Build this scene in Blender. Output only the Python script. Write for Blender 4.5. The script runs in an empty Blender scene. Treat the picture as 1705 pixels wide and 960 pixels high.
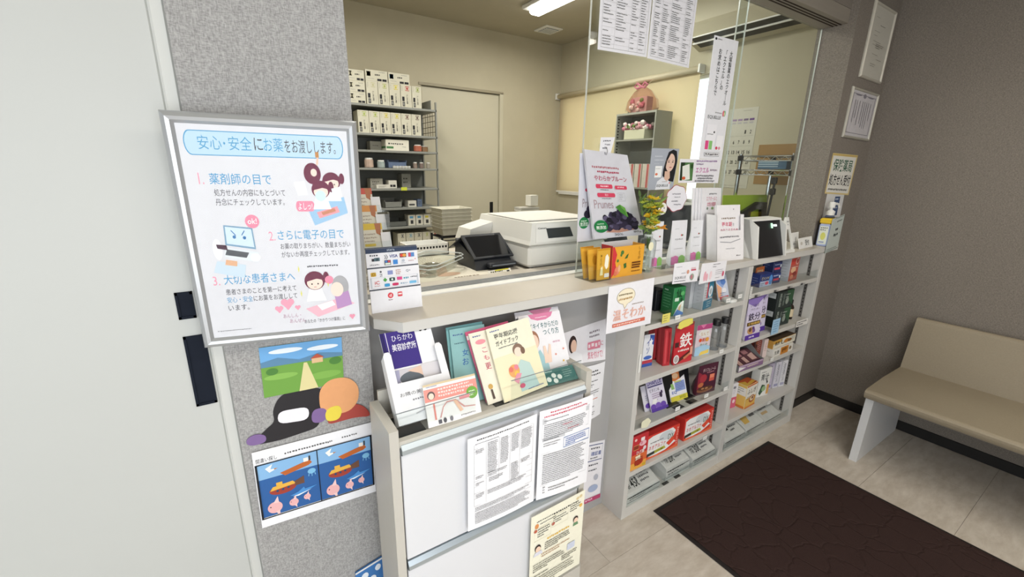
import bpy, math, random
from mathutils import Vector, Matrix
random.seed(7)
SC = bpy.context.scene
COL = SC.collection
R = math.radians

# ---------------------------------------------------------------- camera
cd = bpy.data.cameras.new('camera')
cd.sensor_width = 36.0
cd.lens = 716.94 / 1705.0 * 36.0
cd.clip_start = 0.02
cam = bpy.data.objects.new('camera', cd)
COL.objects.link(cam)
def cam_matrix(yaw, pitch, roll, loc):
    fwd = Vector((math.sin(yaw) * math.cos(pitch), math.cos(yaw) * math.cos(pitch), -math.sin(pitch)))
    right = Vector((math.cos(yaw), -math.sin(yaw), 0))
    up = right.cross(fwd)
    r = right * math.cos(roll) + up * math.sin(roll)
    u = -right * math.sin(roll) + up * math.cos(roll)
    m = Matrix((r, u, -fwd)).transposed().to_4x4()
    m.translation = loc
    return m
cam.matrix_world = cam_matrix(0.5781365, 0.27152894, 0.01687725, Vector((0, 0, 1.5)))
SC.camera = cam

# ---------------------------------------------------------------- world, lights, exposure
SC.view_settings.view_transform = 'Standard'
SC.view_settings.look = 'None'
SC.view_settings.gamma = 1.0
SC.view_settings.use_curve_mapping = False
SC.view_settings.exposure = 0.12
W = bpy.data.worlds.new('overcast_sky')
SC.world = W
W.use_nodes = True
W.node_tree.nodes['Background'].inputs[0].default_value = (0.93, 0.97, 1.0, 1)
W.node_tree.nodes['Background'].inputs[1].default_value = 2.2
def area(name, loc, direction, sx, sy, power, col=(1, 1, 1)):
    l = bpy.data.lights.new(name, 'AREA')
    l.shape = 'RECTANGLE'; l.size = sx; l.size_y = sy; l.energy = power; l.color = col
    o = bpy.data.objects.new(name, l)
    COL.objects.link(o)
    o.location = loc
    o.rotation_euler = Vector(direction).to_track_quat('-Z', 'Y').to_euler()
    return o
# daylight falling in through the glazed entrance behind and left of the camera
area('daylight_entrance', (-0.35, -1.55, 1.3), (0.05, 1, -0.06), 2.2, 2.0, 23, (0.95, 0.975, 1.0))
area('daylight_side_window', (-1.95, -0.6, 1.45), (1, 0.35, -0.1), 1.8, 1.5, 2.0, (0.95, 0.975, 1.0))
# ceiling lamps
area('waiting_room_lamp_light', (0.7, -0.5, 2.5), (0, 0, -1), 1.2, 0.25, 10, (1.0, 0.92, 0.82))
area('waiting_room_added_fill_light', (2.1, -0.5, 2.5), (0, 0, -1), 1.2, 0.25, 16, (1.0, 0.92, 0.82))  # added fill lamp, unseen, to brighten the floor and shelf fronts at right
area('pharmacy_lamp_light', (2.3, 2.75, 2.70), (0, 0, -1), 0.14, 1.2, 20, (1.0, 0.96, 0.87))
area('pharmacy_lamp_light.001', (0.7, 2.4, 2.70), (0, 0, -1), 0.14, 1.2, 30, (1.0, 0.96, 0.87))

# ---------------------------------------------------------------- materials
def lin(c):
    return c / 12.92 if c <= 0.04045 else ((c + 0.055) / 1.055) ** 2.4
def hexc(h):
    h = h.lstrip('#')
    return tuple(lin(int(h[i:i + 2], 16) / 255) for i in (0, 2, 4)) + (1,)
MATS = {}
def mat(key, h, rough=0.5, metal=0.0, noise=None, bump=None, spec=None, coat=0.0):
    """plain procedural surface: colour varied by a noise, optional bump"""
    if key in MATS: return MATS[key]
    m = bpy.data.materials.new(key); m.use_nodes = True
    nt = m.node_tree; b = nt.nodes['Principled BSDF']
    b.inputs['Roughness'].default_value = rough
    b.inputs['Metallic'].default_value = metal
    if spec is not None: b.inputs['Specular IOR Level'].default_value = spec
    if coat: b.inputs['Coat Weight'].default_value = coat
    c = hexc(h)
    b.inputs['Base Color'].default_value = c
    if noise:
        sc, amt = noise[0], noise[1]
        tc = nt.nodes.new('ShaderNodeTexCoord'); mp = nt.nodes.new('ShaderNodeMapping')
        mp.inputs['Scale'].default_value = noise[2] if len(noise) > 2 else (1, 1, 1)
        n = nt.nodes.new('ShaderNodeTexNoise'); n.inputs['Scale'].default_value = sc; n.inputs['Detail'].default_value = 5
        nt.links.new(tc.outputs['Object'], mp.inputs[0]); nt.links.new(mp.outputs[0], n.inputs['Vector'])
        r = nt.nodes.new('ShaderNodeValToRGB')
        r.color_ramp.elements[0].position = 0.3; r.color_ramp.elements[1].position = 0.7
        r.color_ramp.elements[0].color = tuple(v * (1 - amt) for v in c[:3]) + (1,)
        r.color_ramp.elements[1].color = tuple(min(1, v * (1 + amt)) for v in c[:3]) + (1,)
        nt.links.new(n.outputs['Fac'], r.inputs[0]); nt.links.new(r.outputs[0], b.inputs['Base Color'])
        if bump:
            bp = nt.nodes.new('ShaderNodeBump'); bp.inputs['Strength'].default_value = bump; bp.inputs['Distance'].default_value = 0.002
            nt.links.new(n.outputs['Fac'], bp.inputs['Height']); nt.links.new(bp.outputs[0], b.inputs['Normal'])
    MATS[key] = m
    return m
def ink(h):
    return mat('ink_' + h, h, 0.55, spec=0.3)
def paper(h):
    return mat('paper_' + h, h, 0.5, noise=(60, 0.02), spec=0.4)
def gloss(h):
    return mat('carton_' + h, h, 0.35, noise=(40, 0.02))

def wallpaper(key, h, amt=0.13):
    if key in MATS: return MATS[key]
    m = bpy.data.materials.new(key); m.use_nodes = True
    nt = m.node_tree; N = nt.nodes; L = nt.links; b = N['Principled BSDF']
    b.inputs['Roughness'].default_value = 0.85; b.inputs['Specular IOR Level'].default_value = 0.2
    tc = N.new('ShaderNodeTexCoord')
    outs = []
    for s in ((140, 140, 520), (520, 520, 130)):
        mp = N.new('ShaderNodeMapping'); mp.inputs['Scale'].default_value = s
        n = N.new('ShaderNodeTexNoise'); n.inputs['Scale'].default_value = 1.0; n.inputs['Detail'].default_value = 2
        L.new(tc.outputs['Object'], mp.inputs[0]); L.new(mp.outputs[0], n.inputs['Vector']); outs.append(n.outputs['Fac'])
    mx = N.new('ShaderNodeMath'); mx.operation = 'ADD'; L.new(outs[0], mx.inputs[0]); L.new(outs[1], mx.inputs[1])
    r = N.new('ShaderNodeValToRGB'); c = hexc(h)
    mr = N.new('ShaderNodeMapRange'); mr.inputs['From Min'].default_value = 0.7; mr.inputs['From Max'].default_value = 1.3
    L.new(mx.outputs[0], mr.inputs[0]); L.new(mr.outputs[0], r.inputs[0])
    r.color_ramp.elements[0].color = tuple(v * (1 - 2.2 * amt) for v in c[:3]) + (1,)
    r.color_ramp.elements[1].color = tuple(min(1, v * (1 + 2.2 * amt)) for v in c[:3]) + (1,)
    L.new(r.outputs[0], b.inputs['Base Color'])
    bp = N.new('ShaderNodeBump'); bp.inputs['Strength'].default_value = 0.35; bp.inputs['Distance'].default_value = 0.001
    L.new(mx.outputs[0], bp.inputs['Height']); L.new(bp.outputs[0], b.inputs['Normal'])
    MATS[key] = m
    return m
def clear(key, h='#ffffff', refl=1.0, tint=1.0):
    """thin clear sheet: transparent with fresnel gloss"""
    if key in MATS: return MATS[key]
    m = bpy.data.materials.new(key); m.use_nodes = True
    nt = m.node_tree; N = nt.nodes; L = nt.links
    N.remove(N['Principled BSDF'])
    t = N.new('ShaderNodeBsdfTransparent'); c = hexc(h); t.inputs[0].default_value = tuple(v * tint for v in c[:3]) + (1,)
    g = N.new('ShaderNodeBsdfGlossy'); g.inputs['Roughness'].default_value = 0.02
    f = N.new('ShaderNodeLayerWeight'); f.inputs[0].default_value = 0.5          # facing term, schlick fresnel
    pw_ = N.new('ShaderNodeMath'); pw_.operation = 'POWER'; pw_.inputs[1].default_value = 5.0
    L.new(f.outputs['Facing'], pw_.inputs[0])
    k = N.new('ShaderNodeMath'); k.operation = 'MULTIPLY_ADD'; k.inputs[1].default_value = 0.96 * refl; k.inputs[2].default_value = 0.035 * refl
    L.new(pw_.outputs[0], k.inputs[0])
    mx = N.new('ShaderNodeMixShader'); L.new(k.outputs[0], mx.inputs[0]); L.new(t.outputs[0], mx.inputs[1]); L.new(g.outputs[0], mx.inputs[2])
    L.new(mx.outputs[0], N['Material Output'].inputs[0])
    MATS[key] = m
    return m
def emit(key, col, s):
    if key in MATS: return MATS[key]
    m = bpy.data.materials.new(key); m.use_nodes = True
    b = m.node_tree.nodes['Principled BSDF']
    b.inputs['Emission Color'].default_value = col; b.inputs['Emission Strength'].default_value = s
    MATS[key] = m
    return m
def translucent(key, h, mixf=0.6):
    if key in MATS: return MATS[key]
    m = bpy.data.materials.new(key); m.use_nodes = True
    nt = m.node_tree; N = nt.nodes; L = nt.links; N.remove(N['Principled BSDF'])
    d = N.new('ShaderNodeBsdfDiffuse'); t = N.new('ShaderNodeBsdfTranslucent')
    d.inputs[0].default_value = hexc(h); t.inputs[0].default_value = hexc(h)
    mx = N.new('ShaderNodeMixShader'); mx.inputs[0].default_value = mixf
    L.new(d.outputs[0], mx.inputs[1]); L.new(t.outputs[0], mx.inputs[2]); L.new(mx.outputs[0], N['Material Output'].inputs[0])
    MATS[key] = m
    return m

# ---------------------------------------------------------------- mesh collector
class MB:
    def __init__(s): s.v = []; s.f = []; s.mi = []; s.mats = []
    def m(s, material):
        if material not in s.mats: s.mats.append(material)
        return s.mats.index(material)
    def add(s, vs, fs, material, mtx=None):
        o = len(s.v); k = s.m(material)
        s.v += [tuple(mtx @ Vector(p)) if mtx is not None else tuple(p) for p in vs]
        for f in fs: s.f.append(tuple(i + o for i in f)); s.mi.append(k)
        return s
    def box(s, a, b, material, mtx=None, bev=0.0):
        (x0, y0, z0), (x1, y1, z1) = a, b
        if bev <= 0:
            vs = [(x0, y0, z0), (x1, y0, z0), (x1, y1, z0), (x0, y1, z0), (x0, y0, z1), (x1, y0, z1), (x1, y1, z1), (x0, y1, z1)]
            fs = [(0, 3, 2, 1), (4, 5, 6, 7), (0, 1, 5, 4), (1, 2, 6, 5), (2, 3, 7, 6), (3, 0, 4, 7)]
            return s.add(vs, fs, material, mtx)
        e = bev
        rings = []
        for z, i in ((z0, e), (z0 + e, 0), (z1 - e, 0), (z1, e)):
            X0, X1, Y0, Y1 = x0 + i, x1 - i, y0 + i, y1 - i
            c = e if i == 0 else e * 0.4
            rings.append([(X0 + c, Y0, z), (X1 - c, Y0, z), (X1, Y0 + c, z), (X1, Y1 - c, z), (X1 - c, Y1, z), (X0 + c, Y1, z), (X0, Y1 - c, z), (X0, Y0 + c, z)])
        return s.loft(rings, material, mtx)
    def loft(s, rings, material, mtx=None, caps=True, closed=True):
        n = len(rings[0]); vs = [p for r in rings for p in r]; fs = []
        for k in range(len(rings) - 1):
            for i in range(n if closed else n - 1):
                j = (i + 1) % n
                fs.append((k * n + i, k * n + j, (k + 1) * n + j, (k + 1) * n + i))
        if caps:
            fs.append(tuple(range(n - 1, -1, -1))); fs.append(tuple((len(rings) - 1) * n + i for i in range(n)))
        return s.add(vs, fs, material, mtx)
    def lathe(s, prof, material, c=(0, 0, 0), n=20, mtx=None, sx=1, sy=1):
        rings = [[(c[0] + sx * r * math.cos(2 * math.pi * i / n), c[1] + sy * r * math.sin(2 * math.pi * i / n), c[2] + z) for i in range(n)] for r, z in prof]
        return s.loft(rings, material, mtx)
    def prism(s, poly, y0, y1, material, mtx=None):
        """poly in xz, extruded along y"""
        return s.loft([[(x, y0, z) for x, z in poly], [(x, y1, z) for x, z in poly]], material, mtx)
    def prism_z(s, poly, z0, z1, material, mtx=None):
        return s.loft([[(x, y, z0) for x, y in poly], [(x, y, z1) for x, y in poly]], material, mtx)
    def prism_x(s, poly, x0, x1, material, mtx=None):
        return s.loft([[(x0, y, z) for y, z in poly], [(x1, y, z) for y, z in poly]], material, mtx)
    def tube(s, pts, r, material, n=8, mtx=None):
        pts = [Vector(p) for p in pts]; rings = []
        for i, p in enumerate(pts):
            d = (pts[min(i + 1, len(pts) - 1)] - pts[max(i - 1, 0)]).normalized()
            a = d.orthogonal().normalized()
            if rings:
                a = (pa - d * pa.dot(d)).normalized()
            pa = a; b = d.cross(a)
            rr = r[i] if isinstance(r, (list, tuple)) else r
            rings.append([tuple(p + a * rr * math.cos(2 * math.pi * k / n) + b * rr * math.sin(2 * math.pi * k / n)) for k in range(n)])
        return s.loft(rings, material, mtx)
    def build(s, name, parent=None, smooth=False, loc=None, mw=None):
        me = bpy.data.meshes.new(name)
        me.from_pydata(s.v, [], s.f)
        for m_ in s.mats: me.materials.append(m_)
        me.polygons.foreach_set('material_index', s.mi)
        if smooth: me.polygons.foreach_set('use_smooth', [True] * len(s.f))
        me.update()
        o = bpy.data.objects.new(name, me); COL.objects.link(o)
        if parent is not None: o.parent = parent
        if loc is not None: o.location = loc
        if mw is not None: o.matrix_world = mw
        return o
def tag(o, label=None, cat=None, group=None, kind=None):
    if label: o['label'] = label
    if cat: o['category'] = cat
    if group: o['group'] = group
    if kind: o['kind'] = kind
    return o
def empty(name, label, cat, loc=(0, 0, 0), rz=0.0, group=None, mw=None):
    o = bpy.data.objects.new(name, None); COL.objects.link(o)
    o.empty_display_size = 0.05
    if mw is not None: o.matrix_world = mw
    else:
        o.location = loc; o.rotation_euler = (0, 0, R(rz))
    return tag(o, label, cat, group)
def struct(name, mb, parent=None, smooth=False):
    o = mb.build(name, parent, smooth)
    if parent is None: o['kind'] = 'structure'
    return o
def copy_tree(o, parent=None):
    c = o.copy(); COL.objects.link(c); c.parent = parent
    for ch in list(o.children): copy_tree(ch, c)
    return c

# ---------------------------------------------------------------- flat print
GLY = {}
def glyphs(text, bold):
    k = (text, bold)
    if k not in GLY:
        cu = bpy.data.curves.new('lettering', 'FONT'); cu.body = text; cu.resolution_u = 2; cu.offset = bold
        cu.space_line = 0.95
        if '\n' in text: cu.align_x = 'CENTER'
        ob = bpy.data.objects.new('lettering', cu); COL.objects.link(ob)
        dg = bpy.context.evaluated_depsgraph_get()
        me = bpy.data.meshes.new_from_object(ob.evaluated_get(dg))
        vs = [(v.co.x, v.co.y) for v in me.vertices]; fs = [tuple(p.vertices) for p in me.polygons]
        bpy.data.objects.remove(ob); bpy.data.curves.remove(cu); bpy.data.meshes.remove(me)
        xs = [v[0] for v in vs] or [0, 1]; ys = [v[1] for v in vs] or [0, 1]
        x0, x1, y0, y1 = min(xs), max(xs), min(ys), max(ys)
        GLY[k] = ([((x - x0) / max(x1 - x0, 1e-6), (y - y0) / max(y1 - y0, 1e-6)) for x, y in vs], fs)
    return GLY[k]
K = '#2a2a2c'
def draw(ops, surf, asp=1.0, step=0.00025, base=0.0004):
    """ops in (u,v), v measured downwards from the top; surf(u,v,lift)->point. Later ops lie on top."""
    mb = MB()
    lift = base; ops = list(ops); step = min(step, .0025 / max(1, len(ops)))
    def poly(pts, col):
        mb.add([surf(u, v, lift) for u, v in pts], [tuple(range(len(pts) - 1, -1, -1))], ink(col))
    for op in ops:
        k = op[0]
        if k == 'r':
            _, u, v, w, h, c = op
            poly([(u, v), (u + w, v), (u + w, v + h), (u, v + h)], c)
        elif k == 'rr':
            _, u, v, w, h, c = op
            rv = min(h / 2, w * asp / 2); ru = rv / asp; pts = []
            for cu, cv, a0 in ((u + w - ru, v + rv, -90), (u + w - ru, v + h - rv, 0), (u + ru, v + h - rv, 90), (u + ru, v + rv, 180)):
                for a in range(0, 91, 18):
                    pts.append((cu + ru * math.cos(R(a0 + a)), cv + rv * math.sin(R(a0 + a))))
            poly(pts, c)
        elif k == 'e':
            _, u, v, ru, rv, c = op
            poly([(u + ru * math.cos(2 * math.pi * i / 22), v + rv * math.sin(2 * math.pi * i / 22)) for i in range(22)], c)
        elif k == 'p':
            poly(op[1], op[2])
        elif k == 'ro':
            _, u, v, w, h, t, c = op
            tu = t / asp if asp else t
            for a in ((u, v, w, t), (u, v + h - t, w, t), (u, v, tu, h), (u + w - tu, v, tu, h)):
                poly([(a[0], a[1]), (a[0] + a[2], a[1]), (a[0] + a[2], a[1] + a[3]), (a[0], a[1] + a[3])], c)
        elif k == 'l':
            _, u0, v0, u1, v1, t, c = op
            dx, dy = (u1 - u0), (v1 - v0) * asp
            n = math.hypot(dx, dy) or 1; px, py = -dy / n * t / 2, dx / n * t / 2 / asp
            poly([(u0 + px, v0 + py), (u1 + px, v1 + py), (u1 - px, v1 - py), (u0 - px, v0 - py)], c)
        elif k in ('t', 'tv'):
            _, u, v, w, h, text, c = op[:7]
            bold = min(op[7], 0.010) if len(op) > 7 else 0.0
            if k == 'tv': text = '\n'.join(text.replace('ー', '｜'))
            vs, fs = glyphs(text, bold)
            mb.add([surf(u + x * w, v + (1 - y) * h, lift) for x, y in vs], fs, ink(c))
        elif k == 'g':                       # lines too small to read: broken strokes
            _, u, v, w, n, pitch, h, c = op[:8]
            rnd = random.Random(int(u * 991 + v * 577 + n * 31))
            for i in range(n):
                x = u; end = u + w * (1 if i < n - 1 or n == 1 else rnd.uniform(.45, .9)) * rnd.uniform(.86, 1)
                cw = h * asp
                while x < end:
                    ww = min(rnd.uniform(.55, 1.25) * cw, end - x); dv = rnd.uniform(-.12, .12) * h; hh = h * rnd.uniform(.75, 1)
                    if ww > cw * .25: poly([(x, v + i * pitch + dv), (x + ww, v + i * pitch + dv), (x + ww, v + i * pitch + dv + hh), (x, v + i * pitch + dv + hh)], c)
                    x += ww + rnd.uniform(.3, .6) * cw
        lift += step
    return mb
def frame_of(BL, BR, TL):
    BL, BR, TL = Vector(BL), Vector(BR), Vector(TL)
    ex = (BR - BL).normalized(); ez = TL - BL
    ez = (ez - ex * ez.dot(ex)).normalized()
    ey = ez.cross(ex)
    m = Matrix((ex, ey, ez)).transposed().to_4x4()
    m.translation = (BL + BR) / 2
    return m, (BR - BL).length, (TL - BL).dot(ez)
def card(name, label, cat, BL, BR, TL, TR=None, col='#f4f4f2', ops=(), t=0.0012, group=None, material=None, bend=0.0, edge=None):
    """a flat printed sheet: four corners, thickness behind its face; bend bows it"""
    m, w, h = frame_of(BL, BR, TL)
    inv = m.inverted()
    q = [inv @ Vector(p) for p in (BL, BR, TR if TR is not None else Vector(BR) + Vector(TL) - Vector(BL), TL)]
    def surf(u, v, lift=0.0):
        v = 1 - v
        x = (q[0].x * (1 - u) + q[1].x * u) * (1 - v) + (q[3].x * (1 - u) + q[2].x * u) * v
        z = (q[0].z * (1 - u) + q[1].z * u) * (1 - v) + (q[3].z * (1 - u) + q[2].z * u) * v
        y = (q[0].y * (1 - u) + q[1].y * u) * (1 - v) + (q[3].y * (1 - u) + q[2].y * u) * v
        return (x, y - lift - bend * math.sin(math.pi * u), z)
    mb = MB(); mt = material or paper(col)
    n = 1 if not bend else 8
    for i in range(n):
        a, b = i / n, (i + 1) / n
        mb.loft([[surf(a, 1, 0), surf(b, 1, 0), surf(b, 1, -t), surf(a, 1, -t)], [surf(a, 0, 0), surf(b, 0, 0), surf(b, 0, -t), surf(a, 0, -t)]], mt)
    o = mb.build(name, mw=m)
    tag(o, label, cat, group)
    if ops:
        asp = h / w
        p = draw(ops, surf, asp); p.build('print', o)
    return o
def pack(name, label, cat, BL, BR, h, d, col='#ffffff', front=(), left=(), top=(), lean=0.0, group=None, bev=0.0015, topcol=None, leftcol=None, parent_extra=None):
    """a carton: front lower edge BL-BR, height h, depth d behind it; print on front, left side, top"""
    BL, BR = Vector(BL), Vector(BR)
    up = Vector((0, math.sin(R(lean)), math.cos(R(lean))))
    m, w, hh = frame_of(BL, BR, BL + up * h)
    mb = MB(); mt = gloss(col)
    mb.box((-w / 2, 0, 0), (w / 2, d, h), mt, bev=bev)
    o = mb.build(name, mw=m)
    tag(o, label, cat, group)
    if leftcol: left = [('r', 0, 0, 1, 1, leftcol)] + list(left)
    if topcol: top = [('r', 0, 0, 1, 1, topcol)] + list(top)
    i = 0.0012
    def inset(u): return i + u * 1
    if front: draw(front, lambda u, v, l: (-w / 2 + bev + u * (w - 2 * bev), -l, h - bev - v * (h - 2 * bev)), h / w).build('front_print', o)
    if left: draw(left, lambda u, v, l: (-w / 2 - l, d - bev - u * (d - 2 * bev), h - bev - v * (h - 2 * bev)), h / d).build('side_print', o)
    if top: draw(top, lambda u, v, l: (-w / 2 + bev + u * (w - 2 * bev), d - bev - v * (d - 2 * bev), h + l), d / w).build('top_print', o)
    return o
def pouch(name, label, cat, BL, BR, h, d, col, front=(), lean=0.0, group=None, pinch=0.0, material=None):
    """stand-up pouch: thick rounded foot, flat crimped top edge, planar printed face"""
    BL, BR = Vector(BL), Vector(BR)
    up = Vector((0, math.sin(R(lean)), math.cos(R(lean))))
    m, w, hh = frame_of(BL, BR, BL + up * h)
    mb = MB(); mt = material or gloss(col)
    rings = []
    for z, dd, px in ((0, .72, .97), (.04, .95, 1), (.12, 1, 1), (.35, .85, 1 - pinch), (.6, .55, 1 - pinch), (.85, .2, 1), (.93, .06, 1), (1, .05, 1)):
        D = max(d * dd, .0015); W2 = w / 2 * px
        rings.append([(-W2, 0.0006, z * h), (-W2 * .6, 0, z * h), (W2 * .6, 0, z * h), (W2, 0.0006, z * h), (W2 * .98, D * .35, z * h), (W2 * .55, D, z * h), (-W2 * .55, D, z * h), (-W2 * .98, D * .35, z * h)])
    mb.loft(rings, mt)
    o = mb.build(name, mw=m)
    tag(o, label, cat, group)
    ub = MB(); ub.box((-w / 2 * .985, -0.0006, h * .945), (w / 2 * .985, 0.0002, h * .95), mt)
    if front: draw(front, lambda u, v, l: (-w / 2 * .985 + u * w * .985, -l, h - v * h), h / w).build('front_print', o)
    return o
# ================================================================ THE SETTING
wp_grey = wallpaper('woven_grey_wallpaper', '#9f9e9d')
wp_grey_shaded = wallpaper('woven_grey_wallpaper_shaded', '#817a72')  # same grey wallpaper, with the dimmer, warmer light put into its colour
wp_room = mat('cream_wall_paint', '#b9b29b', 0.8, noise=(6, 0.03))
ceil_m = mat('ceiling_board', '#b4ae9b', 0.85, noise=(8, 0.02))
white_door = mat('white_door_laminate', '#bcbebb', 0.45, noise=(2, 0.015))
cream_door = mat('cream_door_laminate', '#c2bda8', 0.5, noise=(3, 0.015))
lam = mat('light_grey_laminate', '#cbc9c4', 0.4, noise=(5, 0.02))
lam_top = mat('greige_counter_laminate', '#bdb6aa', 0.38, noise=(7, 0.03))
black_p = mat('black_plastic', '#17181c', 0.35, noise=(30, 0.1))
alu = mat('brushed_aluminium', '#c3c6ca', 0.28, 0.9, noise=(120, 0.05, (1, 1, 30)))
chrome = mat('chrome', '#c9ccd0', 0.15, 1.0)
white_p = mat('white_plastic', '#e6e6e2', 0.4, noise=(10, 0.01))
dark_base = mat('dark_skirting_vinyl', '#151312', 0.55, noise=(30, 0.15))
acry = clear('clear_acrylic', '#fbfdfd')
glass = clear('window_glass', '#fafdfc')

XW, YB, ZC = 3.25, 4.075, 2.79
# floor: sub-floor with separate vinyl tiles
floor_m = None
def floor_mat():
    m = bpy.data.materials.new('stone_look_vinyl'); m.use_nodes = True
    nt = m.node_tree; N = nt.nodes; L = nt.links; b = N['Principled BSDF']; b.inputs['Roughness'].default_value = 0.42
    tc = N.new('ShaderNodeTexCoord'); mp = N.new('ShaderNodeMapping'); mp.inputs['Scale'].default_value = (3.0, 8.0, 1)
    n1 = N.new('ShaderNodeTexNoise'); n1.inputs['Scale'].default_value = 3.0; n1.inputs['Detail'].default_value = 8; n1.inputs['Roughness'].default_value = .65; n1.inputs['Distortion'].default_value = .15
    geo = N.new('ShaderNodeNewGeometry')
    L.new(geo.outputs['Position'], mp.inputs[0]); L.new(mp.outputs[0], n1.inputs['Vector'])
    r = N.new('ShaderNodeValToRGB'); r.color_ramp.elements[0].position = .3; r.color_ramp.elements[1].position = .72
    r.color_ramp.elements[0].color = hexc('#bbb0a1'); r.color_ramp.elements[1].color = hexc('#d9d1c5')
    L.new(n1.outputs['Fac'], r.inputs[0]); L.new(r.outputs[0], b.inputs['Base Color'])
    bp = N.new('ShaderNodeBump'); bp.inputs['Strength'].default_value = .08; bp.inputs['Distance'].default_value = .002
    L.new(n1.outputs['Fac'], bp.inputs['Height']); L.new(bp.outputs[0], b.inputs['Normal'])
    return m
floor_m = floor_mat()
fl = struct('floor', MB().box((-2.1, -2.4, -0.12), (3.4, 4.2, -0.003), mat('floor_joint', '#8d8275', 0.8, noise=(20, .1))))
TW, TL_ = 0.698, 0.9
tile_mesh = {}
for j in range(-4, 9):
    y0 = 0.216 + TW / 2 * j
    if y0 < -2.4 or y0 + TW / 2 > 1.5: continue
    off = 1.084 + (0.45 if j % 2 else 0)
    for i in range(-5, 4):
        x0 = off + i * TL_
        if x0 + TL_ < -2.1 or x0 > 3.3: continue
        a, b_ = max(x0, -2.1), min(x0 + TL_, 3.3)
        k = round(b_ - a, 3)
        if k < 0.01: continue
        mb = MB().box((0.0006, 0.0006, -0.003), (b_ - a - 0.0006, TW / 2 - 0.0006, 0), floor_m)
        if k not in tile_mesh:
            o = mb.build('floor_tile', fl, loc=(a, y0, 0)); tile_mesh[k] = o.data
        else:
            o = bpy.data.objects.new('floor_tile', tile_mesh[k]); COL.objects.link(o); o.parent = fl; o.location = (a, y0, 0)

# walls round the waiting room
struct('wall_right', MB().box((3.265, -2.4, 0), (3.40, 1.115, 2.6), wp_grey_shaded))
struct('wall_front_pillar', MB().box((2.76, 1.115, 0), (3.40, 1.29, 2.8), wp_grey_shaded))
struct('wall_front_column', MB().box((-0.052, 1.105, 0), (0.268, 1.30, 2.8), wp_grey))
struct('wall_front_header', MB().box((0.268, 1.150, 2.30), (2.76, 1.29, 2.8), wp_grey_shaded))
struct('wall_counter_base', MB().box((0.268, 1.165, 0), (1.28, 1.28, 1.075), mat('counter_base_panel', '#a9a8a8', 0.55, noise=(5, .02))))
struct('wall_left', MB().box((-2.1, -2.4, 0), (-2.0, -1.6, 2.6), wp_grey).box((-2.1, 0.4, 0), (-2.0, 1.3, 2.6), wp_grey).box((-2.1, -1.6, 0), (-2.0, .4, .7), wp_grey).box((-2.1, -1.6, 2.2), (-2.0, .4, 2.6), wp_grey))
struct('wall_behind', MB().box((-2.1, -1.8, 0), (-1.9, -1.65, 2.6), wp_grey).box((0.9, -1.8, 0), (3.4, -1.65, 2.6), wp_grey).box((-1.9, -1.8, 2.35), (0.9, -1.65, 2.6), wp_grey))
struct('ceiling', MB().box((-2.1, -2.5, 2.6), (3.4, 1.15, 2.7), ceil_m))
struct('baseboard_right', MB().box((3.257, -2.3, 0), (3.265, 1.115, 0.06), dark_base, bev=.002))
struct('baseboard_front', MB().box((2.785, 1.107, 0), (3.257, 1.115, 0.06), dark_base, bev=.002))

# pale sliding door on the left with its jamb
d2 = struct('door_1', MB().box((-1.25, 1.125, 0.005), (-0.078, 1.16, 2.55), white_door, bev=.003))
for nm, z0, z1, x1 in (('lock_plate', 1.174, 1.234, -0.092), ('door_handle', 0.964, 1.134, -0.083)):
    hmb = MB(); navy = mat('dark_blue_recess', '#161c28', 0.7, noise=(40, .08), spec=.15)
    x0 = -0.123
    hmb.box((x0, 1.1235, z0), (x1, 1.1250, z1), navy)
    for a in ((x0, z0, x0 + .005, z1), (x1 - .005, z0, x1, z1), (x0, z0, x1, z0 + .006), (x0, z1 - .006, x1, z1)):
        hmb.box((a[0], 1.1215, a[1]), (a[2], 1.1236, a[3]), navy)
    hmb.build(nm, d2)
struct('trim_1', MB().box((-0.078, 1.1215, 0), (-0.052, 1.20, 2.6), mat('white_jamb', '#c9cac6', 0.5, noise=(4, .01)), bev=.004))
struct('wall_front_left', MB().box((-2.1, 1.165, 0), (-0.052, 1.30, 2.8), wp_grey))

# pharmacy room behind the counter
struct('wall_back', MB().box((-0.7, YB, 0), (1.626, YB + .12, ZC), wp_room).box((2.512, YB, 0), (3.4, YB + .12, ZC), wp_room).box((1.626, YB, 2.238), (2.512, YB + .12, ZC), wp_room).box((1.626, YB + .06, 0), (2.512, YB + .12, 2.238), wp_room))
d3 = struct('door_2', MB().box((1.60, YB + .022, 0.005), (2.470, YB + .055, 2.222), cream_door, bev=.003))
MB().box((2.367, YB + .017, .989), (2.407, YB + .023, 1.149), black_p, bev=.002).build('door_handle', d3)
struct('trim_2', MB().box((2.470, YB - .006, 0), (2.512, YB + .05, 2.238), cream_door, bev=.003).box((1.60, YB - .006, 2.226), (2.512, YB + .01, 2.25), mat('door_head_rail', '#9a927c', .5), bev=.002))
struct('wall_window_side', MB().box((XW, 1.29, 0), (XW + .12, 2.235, ZC), wp_room).box((XW, 3.985, 0), (XW + .12, YB + .1, ZC), wp_room).box((XW, 2.235, 0), (XW + .12, 3.985, 1.25), wp_room).box((XW, 2.235, 2.235), (XW + .12, 3.985, ZC), wp_room))
struct('wall_left_inner', MB().box((-0.7, 1.3, 0), (-0.6, YB, ZC), wp_room))
struct('ceiling', MB().box((-0.7, 1.29, ZC), (3.4, YB + .1, ZC + .1), ceil_m))
wn = struct('window_1', MB().box((XW + .055, 2.235, 1.25), (XW + .060, 3.985, 2.235), glass))
wf = MB()
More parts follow.
